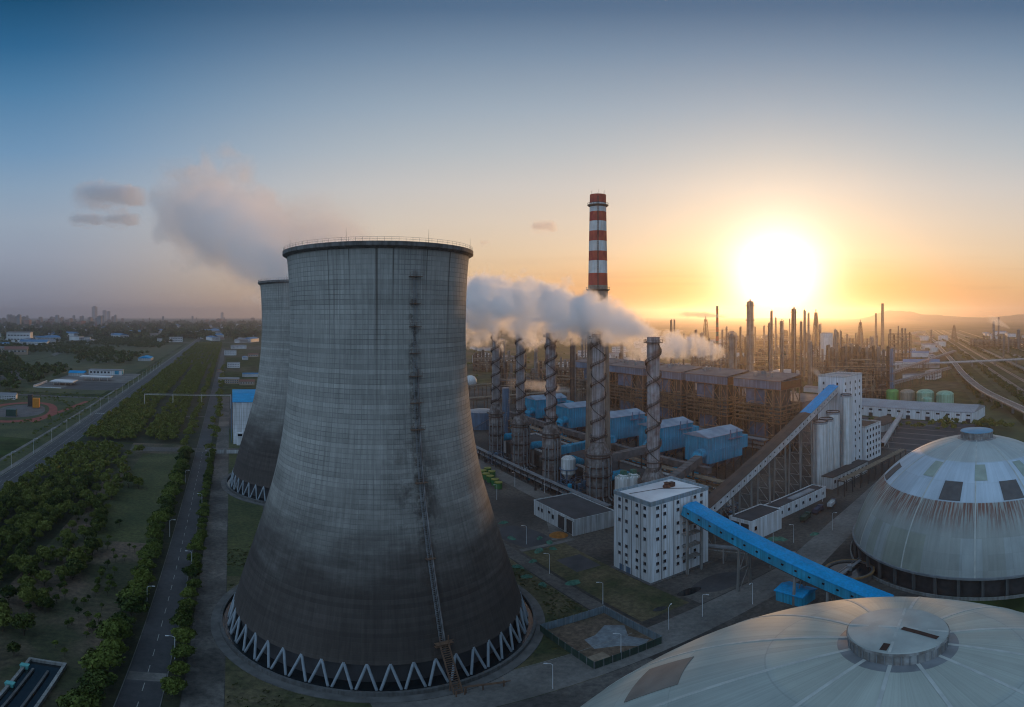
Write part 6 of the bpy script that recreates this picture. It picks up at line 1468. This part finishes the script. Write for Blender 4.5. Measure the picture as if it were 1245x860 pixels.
# grass tufts by the pit and the towers
rng = np.random.default_rng(12); n = 9000
p = np.stack([rng.uniform(-1, 103, n), rng.uniform(80, 235, n)], 1); d = np.hypot(p[:, 0]-T1.x, p[:, 1]-T1.y); keep = (d > 51.5) & ~((p[:, 0] > 82.5) & (p[:, 1] > 108) & (p[:, 1] < 141.5)) & ~((p[:, 1] > 109) & (p[:, 1] < 125) & (p[:, 0] > 28)) & ~((p[:, 0] > 18) & (p[:, 1] < 112) & (p[:, 1] > 68))
from_noise = np.array([mnoise.noise((q[0]*.06, q[1]*.06, 1.7)) + .5*mnoise.noise((q[0]*.25, q[1]*.25, 4)) for q in p]); keep &= from_noise > -.02
q = p[keep]; n = len(q); a = rng.uniform(0, 6.28, n); s = rng.uniform(.25, .75, n); h = rng.uniform(.2, .6, n)
dx, dy = np.cos(a)*s, np.sin(a)*s; z0 = np.full(n, .03)
v = np.stack([np.stack([q[:, 0]-dx, q[:, 1]-dy, z0], 1), np.stack([q[:, 0]+dx, q[:, 1]+dy, z0], 1), np.stack([q[:, 0]+dx*1.3, q[:, 1]+dy*1.3, h], 1), np.stack([q[:, 0]-dx*1.3, q[:, 1]-dy*1.3, h], 1)], 1).reshape(-1, 3)
M['tuft'] = mat('grass tufts', (0.075, 0.075, 0.025), 1, .4, .06, rgb2=(0.035, 0.045, 0.014))
o = bpy.data.objects.new('grass', quads_mesh('grass', v, M['tuft'])); C.objects.link(o); tag(o, 'rough grass tufts on the ground around the big cooling tower', 'grass', None, 'stuff')
# ------------------------------------------------------------------ west side: sheds, station, factory, far city
b = thing('machine_hall', 'tall white hall with a bright blue roof beside the half hidden cooling tower', 'building', (2, 438, 0))
mb = MB(); mb.box(0, 0, 0, 42, 76, 33); mb.build('wall', M['white'], b)
mb = MB(); mb.add([(-.6,-.6,33),(42.6,-.6,33),(42.6,76.6,33),(-.6,76.6,33),(-.6,38,35),(42.6,38,35)], [(0,1,5,4),(2,3,4,5),(0,4,3),(1,2,5),(0,3,2,1)]); rf = mb.build('roof', M['blueroof'], b)
mb = MB(); mb.box(27, -.5, 33.4, 27.7, 76, 35.6); mb.build('ridge_walk', M['white2'], rf)
mb = MB()
for i in range(10): mb.box(-.05, -.05, 3 + i*3.1, 42.05, 0, 3.15 + i*3.1)
mb.build('wall_seam', M['white2'], b)
mb = MB(); mb.box(2.5, -4.5, 0, 7.5, -.06, 9.5); st = mb.build('stair_tower', M['white'], b); mb = MB(); mb.box(3.4, -4.56, 7.2, 6.6, -4.5, 9.0); mb.build('window', M['glass'], st)
for i in range(5): q = MB(); q.bar((-1.5, 6 + i*14, 0), (-1.5, 6 + i*14, 30), .5); q.build('downpipe', M['bluegrey'], b)
t = thing('gate_wall', 'low pale wall on both sides of the cross road gate near the half hidden tower', 'wall', (-12, 407, 0))
mb = MB(); mb.box(0, 0, 0, 7, .5, 2.6); mb.box(9, 0, 0, 18, .5, 2.6); mb.build('panel', M['white2'], t); mb = MB(); mb.box(7, -.3, 0, 7.8, .8, 3.4); mb.box(8.2, -.3, 0, 9, .8, 3.4); mb.build('pillar', M['concrete'], t)
rack('pipe_bridge', 'slim pale pipe bridge spanning the trees and the narrow road', (-92, 610, 0), (0, 610, 0), 1.6, 15, 2, step=30, seed=7, m=M['white2'], cat='pipe bridge')
for px, py, k, s, rot, lb in ((278, 466, 4, .8, 0, 'flat dun shed just behind the blue roofed hall'), (300, 468, 3, .9, 0, 'low red roofed shed behind the blue roofed hall, next to the tower'), (284, 447, 1, .8, 0, 'white two storey block with a row of dark windows beyond the blue roofed hall'), (305, 458, 2, .45, 0, 'small blue roofed shed against the edge of the half hidden tower'), (280, 432, 1, 1.0, 0, 'long white office block farthest beyond the blue roofed hall'), (298, 437, 2, .5, math.pi/2, 'pale blue roofed shed beside the farthest office block'), (308, 434, 3, 1.0, 0, 'low brown shed at the far edge of the half hidden tower'), (290, 424, 0, 1.0, 0, 'long grey shed beyond the office blocks near the tower'), (214, 416, 1, 1.5, .3, 'white block standing at the far end of the wide road'), (268, 452, 3, .5, 0, 'tiny dun hut by the narrow road, far beyond the cross road')):
    c = at(px, py); put_shed(k, c.x, c.y, rot, lb, 'small buildings beyond the hall', s)
# filling station by the wide road
t = thing('station_block', 'white service building with a blue strip at the right end of the station yard', 'building', (-182, 930, 0))
mb = MB(); mb.box(-52, 0, 0, 4, 16, 8); mb.build('wall', M['white'], t); mb = MB(); mb.box(-53, -1, 8, 5, 17, 8.6); mb.build('roof', M['shedroof'], t); mb = MB(); mb.box(-8, -.1, 1.5, -1, 0, 7.5); mb.box(4, 2, 1, 4.1, 13, 7.6); mb.build('blue_panel', M['blue'], t)
for i in range(6): window(t, '-y', -48 + i*6, 4.6, 0.0, 3.4, 3.0)
def canopy(x, y, w, d, h, roof, label):
    t = thing('canopy', label, 'canopy', (x, y, 0)); mb = MB(); mb.box(0, 0, h, w, d, h+1.2); mb.build('roof', roof, t)
    for i in range(4):
        for yy in (d*.2, d*.8): q = MB(); q.box(w*(i+.5)/4-.3, yy-.3, 0, w*(i+.5)/4+.3, yy+.3, h-.01); q.build('post', M['white2'], t)
canopy(-226, 842, 48, 18, 5.5, M['shedwhite'], 'broad white canopy in the middle of the station yard')
canopy(-252, 775, 34, 28, 4.6, M['shedwhite'], 'flat pale canopy at the near left of the station yard')
shed('blue_shed', 'blue roofed shed at the back of the station yard', 'shed', -262, 905, -236, 925, 5, M['white2'], M['blueroof'], '', None, 3)
shed('blue_shed', 'bright blue roofed shed farther up the left of the wide road', 'shed', -200, 1230, -172, 1275, 6, M['white2'], M['blueroof'], '', None, 4)
rect('station_yard', -266, 745, -150, 960, .034, M['road']); rect('station_yard', -225, 740, -150, 830, .038, M['asphalt'])
t = thing('yard_wall', 'white boundary wall at the near left of the station yard', 'wall', (-266, 745, 0)); mb = MB(); mb.box(0, 0, 0, .6, 60, 3.2); mb.box(.6, 0, 0, 40, .5, 1.2); mb.build('panel', M['white'], t)
# sculptures on the plaza
def pylon(px, py, w, d, h, m, label):
    c = at(px, py); t = thing('plaza_block', label, 'pavilion', c, .2); mb = MB(); mb.box(-w/2, -d/2, .6, w/2, d/2, h); mb.build('body', m, t); mb = MB(); mb.box(-w/2-.5, -d/2-.5, 0, w/2+.5, d/2+.5, .59); mb.build('base', M['concrete_dark'], t); mb = MB()
    for i in range(4): mb.box(-w/2+.3, -d/2-.06, 1.2 + (h-1.5)*i/4, w/2-.3, -d/2-.001, 1.2 + (h-1.5)*(i+.8)/4)
    mb.build('panel', m, t)
pylon(44, 496, 7, 6, 10.5, M['orange'], 'orange block standing on the plaza inside the red path'); pylon(37, 494, 5, 6, 13, M['steeldark'], 'tall dark slab standing right behind the orange block on the plaza'); pylon(14, 506, 10, 7, 7, M['truckgreen'], 'low dark green block on the plaza inside the red path')
c = at(4, 485); put_shed(0, c.x, c.y, .2, 'long pale shed at the left edge beside the lawn', 'sheds at the left edge', .7)
# factory at the far left
for px, py, k, s, rot, lb in ((24, 416, 1, 3.0, .1, 'long white factory office block with a row of windows at far left'), (42, 421, 2, 1.5, .1, 'white factory shed with a blue roof right of the office block at far left'), (4, 421, 2, .9, .1, 'blue roofed factory shed at the left edge of the picture'), (20, 431, 3, 2.4, .3, 'red roofed works shed in front of the factory at far left'), (2, 429, 4, 1.6, .2, 'dun works hall at the left edge in front of the factory'), (54, 419, 0, 1.6, .4, 'pale works shed at the right end of the factory'), (8, 447, 0, .5, .3, 'small pale shed at the left edge by the fields'), (2, 457, 4, .6, .2, 'grey works shed at the left edge beside the bare lot')):
    c = at(px, py); put_shed(k, c.x, c.y, rot, lb, 'factory at far left', s)
for px, py, lb in ((84, 412, 'pale bar of a concrete wall across the scrub at left'),):
    c = at(px, py); shed('long_wall', lb, 'wall', c.x-60, c.y, c.x+60, c.y+3, 5, M['white2'], M['shedroof'])
sheet('path', [at(62, 431), at(66, 433), at(88, 424), at(86, 423)], .05, M['road']); sheet('bare_lot', [at(0, 462), at(40, 462), at(32, 452), at(0, 450)], .045, M['road2'])
# scattered villages and works on the plain
rnd = random.Random(8)
for k in range(210):
    d = rnd.uniform(1900, 5600); px = rnd.uniform(0, 318)
    if 200 < px < 245 and d < 2600: continue
    c = polar(px, d); put_shed(rnd.choice((0, 0, 1, 2, 2, 3, 4)), c.x, c.y, rnd.uniform(0, 3.1), 'small building scattered over the hazy plain before the city', 'buildings on the plain', rnd.uniform(.9, 1.9))
# apartment blocks of the far city
M['flat1'] = mat('flats buff', (0.30, 0.22, 0.17), .9, .3, .02); M['flat2'] = mat('flats grey', (0.26, 0.25, 0.25), .9, .3, .02); M['flat3'] = mat('flats red', (0.26, 0.13, 0.09), .9, .3, .02)
def flats(m, w, d, h):
    t = thing('apartment_block', None, 'building'); mb = MB(); mb.box(-w/2, -d/2, 0, w/2, d/2, h); mb.build('wall', m, t); mb = MB(); mb.box(-w/4, -d/3, h, w/4, d/3, h+4); mb.build('roof_house', M['flat2'], t); 
    return t
FL = [flats(M['flat1'], 34, 16, 62), flats(M['flat2'], 26, 18, 78), flats(M['flat3'], 46, 16, 46)]; fu = [False]*3
def put_flat(k, x, y, s, label, group):
    S = (1.0*s, 1.0*s, s)
    if not fu[k]: fu[k] = True; o = FL[k]; o.location = (x, y, 0); o.scale = S; o.rotation_euler = (0, 0, .5); o['label'] = label; o['group'] = group
    else: dup(FL[k], (x, y, 0), rnd.uniform(0, 3.1), label, group, S)
for k in range(90):
    px = rnd.uniform(-5, 130) if k < 70 else rnd.uniform(120, 318); d = rnd.uniform(4200, 7200) if k < 70 else rnd.uniform(6000, 9000); c = polar(px, d); put_flat(rnd.randrange(3), c.x, c.y, rnd.uniform(.7, 1.3), 'apartment block of the far city fading on the horizon across the plain', 'apartment blocks of the far city')
for px, d, s, lb in ((115, 9000, 2.9, 'tallest faint tower on the left horizon'), (127, 9500, 2.2, 'faint tower right of the tallest one on the left horizon'), (132, 9300, 2.0, 'second faint tower right of the tallest one on the left horizon'), (270, 10500, 1.8, 'lone faint tower on the horizon left of the half hidden cooling tower')):
    c = polar(px, d); put_flat(1, c.x, c.y, s, lb, 'faint towers on the horizon')
# open channel at the bottom left corner
t = thing('channel_basin', 'open concrete basin holding dark water beside the bare ground', 'basin', (-50, 106, 0))
mb = MB(); mb.box(0, 0, 0, .8, 31, 1.4); mb.box(9.2, 0, 0, 10, 31, 1.4); mb.box(.8, 30.2, 0, 9.2, 31, 1.4); mb.box(.8, 0, 0, 9.2, .8, 1.4); mb.build('wall', M['concrete'], t)
mb = MB(); mb.box(.81, .81, .02, 9.19, 30.19, .5); mb.build('water', M['pond'], t); mb = MB(); mb.box(2.6, .81, .5, 3.2, 26, 1.3); mb.box(6.4, .81, .5, 7.0, 26, 1.3); mb.build('baffle', M['concrete_dark'], t)
for px, py, lb in ((30, 811, 'turquoise cabinet at the far corner of the dark water basin'), (12, 833, 'turquoise cabinet beside the long side of the dark water basin')):
    c = at(px, py, 1); t = thing('cabinet', lb, 'cabinet', (c.x, c.y, 0)); mb = MB(); mb.box(-1, -.6, .2, 1, .6, 1.7); mb.build('body', M['teal'], t); mb = MB(); mb.box(-1.15, -.75, 1.7, 1.15, .75, 1.85); mb.build('lid', M['teal'], t); mb = MB(); mb.box(-.9, -.5, 0, .9, .5, .19); mb.build('base', M['concrete_dark'], t)
# ------------------------------------------------------------------ steam, smoke, clouds
def steam_mat(name, col, ani=.35):
    m = bpy.data.materials.new(name); m.use_nodes = True; nt = m.node_tree; nt.nodes.clear(); o = nt.nodes.new('ShaderNodeOutputMaterial'); v = nt.nodes.new('ShaderNodeVolumePrincipled')
    v.inputs['Color'].default_value = (*col, 1); v.inputs['Density'].default_value = 1.0; v.inputs['Anisotropy'].default_value = ani; v.inputs['Density Attribute'].default_value = 'density'; nt.links.new(v.outputs[0], o.inputs['Volume']); return m
M['steam'] = steam_mat('steam', (.995, .995, .995), .5); M['smoke'] = steam_mat('grey smoke', (.62, .62, .66), .3); M['cloud'] = steam_mat('cloud', (.95, .95, .96), .5)
def plume(name, label, origin, rot, L, rads, zs, ys, dens, nscale, amp, vox, m, fade=(0.02, .55), stretch=(1, 1, 1), seed=0.0, soft=.45, cat='steam'):
    """a drifting volume: axis along local x from the origin; rads/zs/ys = (t, value) profiles along it"""
    rmax = max(v for _, v in rads); zmin = min(v for _, v in zs); zmax = max(v for _, v in zs); ymin = min(v for _, v in ys); ymax = max(v for _, v in ys)
    me = bpy.data.meshes.new(name); o = bpy.data.objects.new(name, me); C.objects.link(o); o.location = origin; o.rotation_euler = (0, 0, rot)
    g = bpy.data.node_groups.new(name, 'GeometryNodeTree'); g.interface.new_socket('Geometry', in_out='OUTPUT', socket_type='NodeSocketGeometry'); N = g.nodes.new; K = g.links.new
    def mth(op, a, b=None, c=None, clamp=False):
        n = N('ShaderNodeMath'); n.operation = op; n.use_clamp = clamp
        for i, q in enumerate((a, b, c)):
            if q is None: continue
            if isinstance(q, (int, float)): n.inputs[i].default_value = q
            else: K(q, n.inputs[i])
        return n.outputs[0]
    pos = N('GeometryNodeInputPosition'); sep = N('ShaderNodeSeparateXYZ'); K(pos.outputs[0], sep.inputs[0]); t = mth('DIVIDE', sep.outputs[0], L)
    def curve(pts):
        lo = min(v for _, v in pts); hi = max(v for _, v in pts); sp = (hi - lo) or 1.0
        n = N('ShaderNodeFloatCurve'); cv = n.mapping.curves[0]; P = sorted(pts)
        cv.points[0].location = (P[0][0], (P[0][1]-lo)/sp); cv.points[1].location = (P[-1][0], (P[-1][1]-lo)/sp)
        for a, b in P[1:-1]: cv.points.new(a, (b-lo)/sp)
        n.mapping.update(); K(t, n.inputs['Value']); return mth('MULTIPLY_ADD', n.outputs[0], sp, lo)
    r = curve(rads); zc = curve(zs); yc = curve(ys)
    # billow the sampling position first, so the edge curls
    mp = N('ShaderNodeVectorMath'); mp.operation = 'MULTIPLY_ADD'; K(pos.outputs[0], mp.inputs[0]); mp.inputs[1].default_value = stretch; mp.inputs[2].default_value = (seed, seed*.7, seed*.3)
    n1 = N('ShaderNodeTexNoise'); n1.inputs['Scale'].default_value = nscale; n1.inputs['Detail'].default_value = 8; n1.inputs['Roughness'].default_value = .62; n1.inputs['Distortion'].default_value = .6; K(mp.outputs[0], n1.inputs['Vector'])
    n2 = N('ShaderNodeTexNoise'); n2.inputs['Scale'].default_value = nscale*.35; n2.inputs['Detail'].default_value = 2; K(mp.outputs[0], n2.inputs['Vector'])
    dy = mth('SUBTRACT', sep.outputs[1], yc); dz = mth('SUBTRACT', sep.outputs[2], zc); q = mth('DIVIDE', mth('SQRT', mth('ADD', mth('MULTIPLY', dy, dy), mth('MULTIPLY', dz, dz))), r)
    nz = mth('ADD', mth('MULTIPLY', mth('SUBTRACT', n1.outputs[0], .5), amp), mth('MULTIPLY', mth('SUBTRACT', n2.outputs[0], .5), amp*.9))
    d = mth('ADD', mth('SUBTRACT', 1.0, q), nz)
    sm = N('ShaderNodeMapRange'); sm.interpolation_type = 'SMOOTHSTEP'; K(d, sm.inputs['Value']); sm.inputs['From Min'].default_value = 0.0; sm.inputs['From Max'].default_value = soft
    f1 = N('ShaderNodeMapRange'); f1.interpolation_type = 'SMOOTHSTEP'; K(t, f1.inputs['Value']); f1.inputs['From Min'].default_value = -.005; f1.inputs['From Max'].default_value = fade[0]
    f2 = N('ShaderNodeMapRange'); f2.interpolation_type = 'SMOOTHSTEP'; K(t, f2.inputs['Value']); f2.inputs['From Min'].default_value = 1.0; f2.inputs['From Max'].default_value = fade[1]
    den = mth('MULTIPLY', mth('MULTIPLY', mth('MULTIPLY', sm.outputs[0], f1.outputs[0]), f2.outputs[0]), dens)
    vc = N('GeometryNodeVolumeCube'); K(den, vc.inputs['Density']); e = rmax*1.25
    lo = (-.02*L, ymin - e, zmin - e); hi = (L*1.02, ymax + e, zmax + e); vc.inputs['Min'].default_value = lo; vc.inputs['Max'].default_value = hi
    for k, nm in enumerate(('Resolution X', 'Resolution Y', 'Resolution Z')): vc.inputs[nm].default_value = max(8, int((hi[k]-lo[k])/vox))
    sm_ = N('GeometryNodeSetMaterial'); sm_.inputs['Material'].default_value = m; K(vc.outputs[0], sm_.inputs['Geometry']); out = N('NodeGroupOutput'); K(sm_.outputs[0], out.inputs[0])
    md = o.modifiers.new('volume', 'NODES'); md.node_group = g; me.materials.append(m)
    return tag(o, label, cat, None, 'stuff')
UP = math.pi/2
plume('steam', 'thick white steam blowing from the tops of the spiral stacks past the striped chimney', (173.5, 192.3, 89.5), UP, 330, [(0, 2.8), (.03, 6.5), (.08, 9.5), (.16, 11.5), (.3, 13.5), (.45, 16.5), (.7, 24), (1, 34)], [(0, 0), (.03, 4), (.08, 8), (.2, 11), (.35, 15), (.5, 17), (1, 24)], [(0, 0), (.3, 3), (1, 14)], .19, .14, 3.3, .7, M['steam'], (.006, .40), seed=3.0, soft=.38)
for k, (x, y, z, L_) in enumerate(((178.9, 241, 89, 70), (171.6, 276, 89, 80), (178.4, 324, 89, 80), (174.2, 351, 89, 80))):
    plume('steam', ('orange lit steam at the mouth of the thick stack before the chimney', 'orange lit steam at the mouth of the red stained stack beside the leggy tank', 'orange lit steam at the mouth of the second stack from the left', 'orange lit steam at the mouth of the leftmost spiral stack')[k], (x, y, z), UP, L_, [(0, 2.2), (.2, 5), (1, 11)], [(0, 0), (.2, 4), (1, 12)], [(0, 0), (1, 4)], .09, .2, 2.6, 1.0, M['steam'], (.02, .3), seed=11.0*k)
plume('steam', 'faint mauve steam trailing up and away from the mouths of the cooling towers', (46, 300, 116), R(102), 460, [(0, 24), (.2, 30), (.45, 40), (.7, 46), (1, 44)], [(0, 0), (.1, 10), (.3, 44), (.55, 74), (.8, 100), (1, 116)], [(0, 0), (.5, -4), (1, 10)], .05, .034, 3.8, 2.6, M['steam'], (.08, .35), seed=5.0, soft=.7)
plume('steam', 'thin veil of steam over the rim of the big cooling tower', (46, 190, 112), R(92), 170, [(0, 20), (.5, 26), (1, 22)], [(0, 0), (.4, 16), (1, 26)], [(0, 0), (1, 0)], .02, .045, 3.2, 2.6, M['steam'], (.2, .5), seed=15.0, soft=.8)
plume('steam', 'bright white bank of steam drifting over the refinery behind the rust stained stack', polar(884, 700, 58), math.pi - .50, 150, [(0, 6), (.2, 12), (.5, 15), (1, 12)], [(0, -4), (.3, 3), (.7, 6), (1, 4)], [(0, 0), (1, 0)], .09, .13, 3.0, 1.1, M['steam'], (.08, .5), seed=8.0)
plume('smoke', 'thin dark grey smoke trail left of the banded stack on the horizon', polar(884, 930, 97), math.pi - .52, 92, [(0, 2.0), (.2, 4), (.6, 5.5), (1, 5)], [(0, -1), (.3, 2), (1, 5)], [(0, 0), (1, 0)], .10, .12, 1.0, 1.2, M['smoke'], (.02, .6), seed=2.0, cat='smoke')
plume('steam', 'low white steam wisp among the pipes left of the striped chimney', polar(700, 520, 30), math.pi - .3, 70, [(0, 2), (.3, 4.5), (1, 6)], [(0, 0), (.5, 6), (1, 10)], [(0, 0), (1, 0)], .07, .16, 1.3, 1.2, M['steam'], (.03, .4), seed=4.0)
plume('steam', 'small bright steam puff right of the boiler houses', polar(1004, 640, 28), math.pi - .2, 26, [(0, 1.2), (.4, 3.2), (1, 4)], [(0, 0), (.4, 7), (1, 15)], [(0, 0), (1, 0)], .10, .25, 1.2, .8, M['steam'], (.03, .4), seed=6.0)
plume('steam', 'small steam puff above the roofs at the right edge', polar(1228, 1250, 70), math.pi - .9, 60, [(0, 3), (.4, 8), (1, 12)], [(0, 0), (.4, 14), (1, 26)], [(0, 0), (1, 0)], .05, .12, 1.2, 1.6, M['steam'], (.03, .4), seed=9.0)
def cloud(px, py, d, L_, r, dens, seed, label, zr=.5, amp=2.3):
    z = EYE + math.tan((HY-py)/FPX)*d; c = polar(px, d, z); az = (px-PX0)/FPX + TH; ax = Vector((math.cos(az), -math.sin(az), 0)); o = c - ax*L_/2
    plume('cloud', label, o, math.atan2(ax.y, ax.x), L_, [(0, r*.3), (.25, r), (.6, r*.9), (1, r*.2)], [(0, r*.1), (.4, r*.25), (1, -r*.3)], [(0, 0), (1, 0)], dens, 1.5/r, amp, max(r/16, L_/140), M['cloud'], (.3, .7), (.6, 1, 1), seed, .6, 'cloud')
cloud(135, 242, 4200, 640, 120, .013, 1.0, 'largest small mauve cloud above the left horizon')
cloud(106, 269, 4400, 340, 66, .013, 21.0, 'low thin cloud left below the largest mauve cloud'); cloud(148, 269, 4400, 360, 72, .013, 33.0, 'low thin cloud right below the largest mauve cloud')
cloud(662, 277, 4600, 260, 70, .013, 47.0, 'small tan cloud alone left of the striped chimney'); cloud(590, 296, 4600, 110, 34, .008, 55.0, 'tiny tan cloud above the right rim of the big cooling tower'); cloud(225, 213, 3900, 360, 60, .004, 63.0, 'faint wisp of cloud above the steam of the cooling towers')
# ------------------------------------------------------------------ haze
def haze():
    mb = MB(); mb.box(-13000, -2000, -1.0, 13000, 14500, 262.0)
    m = bpy.data.materials.new('haze'); m.use_nodes = True; nt = m.node_tree; nt.nodes.clear()
    o = nt.nodes.new('ShaderNodeOutputMaterial'); v = nt.nodes.new('ShaderNodeVolumePrincipled')
    v.inputs['Color'].default_value = (*HAZE_COL, 1); v.inputs['Density'].default_value = HAZE_DEN; v.inputs['Anisotropy'].default_value = HAZE_ANI
    nt.links.new(v.outputs[0], o.inputs['Volume'])
    ob = mb.build('haze', m); tag(ob, None, None, None, 'stuff'); ob.display_type = 'WIRE'
HAZE_COL = (0.78, 0.74, 0.80); HAZE_DEN = 1.0e-4; HAZE_ANI = 0.77
haze()
# ------------------------------------------------------------------ names for the pieces of the setting
SET = {'bare_lot': 'bare dusty lot by the works at far left', 'coal_yard': 'dark coal yard between the annex and the long warehouse', 'cross_road': 'pale cross road between the wood blocks and the tower yard', 'dirt_strip': 'grey dirt strip between the narrow road and the cooling towers', 'dirt_track': 'worn dirt track over open ground', 'field': 'open green field beyond the wide road', 'footpath': 'pale footpath beside the wide road', 'footway': 'narrow paved footway to the white transfer building', 'grass_belt': 'strip of rough grass between the rail tracks', 'grass_strip': 'strip of grass beside the narrow road', 'grass_verge': 'dry grass around the big cooling tower', 'ground': 'flat land reaching out to the hazy horizon', 'haze': 'warm evening haze lying over the whole plain', 'hills': 'low hazy hills on the horizon', 'kerb': 'grey kerb along the road edge', 'lane_line': 'faded white lane lines on the road', 'lawn': 'dark patchy lawn beside a path', 'main_road': 'wide straight asphalt road running towards the city', 'oil_stain': 'dark stain on the lawn before the white building', 'path': 'thin pale path across the fields', 'pit_floor': 'brown dug floor inside the sheet metal fence', 'plant_path': 'worn tarmac path between the green heaps and the lawn', 'plant_road': 'pale concrete road through the plant yard', 'plant_yard': 'dark dusty yard of the power plant', 'plaza': 'grey paved plaza inside the red path', 'puddle': 'shallow puddle on the plant yard', 'rail_bed': 'ballast bed of the rail tracks', 'rails': 'steel rails running towards the hills', 'red_path': 'red running path around the plaza', 'road': 'road beside the rail corridor', 'scrub_ground': 'bare brown ground dotted with saplings', 'service_road': 'narrow dark asphalt road between two tree rows', 'side_road': 'small side road joining the wide road', 'silt': 'pale grey silt lying in the fenced pit', 'speed_table': 'pale raised band across the narrow road', 'station_yard': 'paved yard of the station by the wide road', 'verge': 'scrubby verge along the road edge', 'wood_floor': 'dark floor under the dense wood', 'worn_patch': 'dark worn patch on the plant yard', 'yard_slab': 'tarmac slab in front of the white transfer building', 'yard_strip': 'pale strip across the coal yard', 'zebra_crossing': 'white zebra crossing on the wide road'}
for o in list(C.objects):
    if o.parent is None and o.type == 'MESH' and not o.get('label'):
        k = o.name.split('.')[0]
        if k in SET: o['label'] = SET[k]; o['category'] = k.replace('_', ' ')
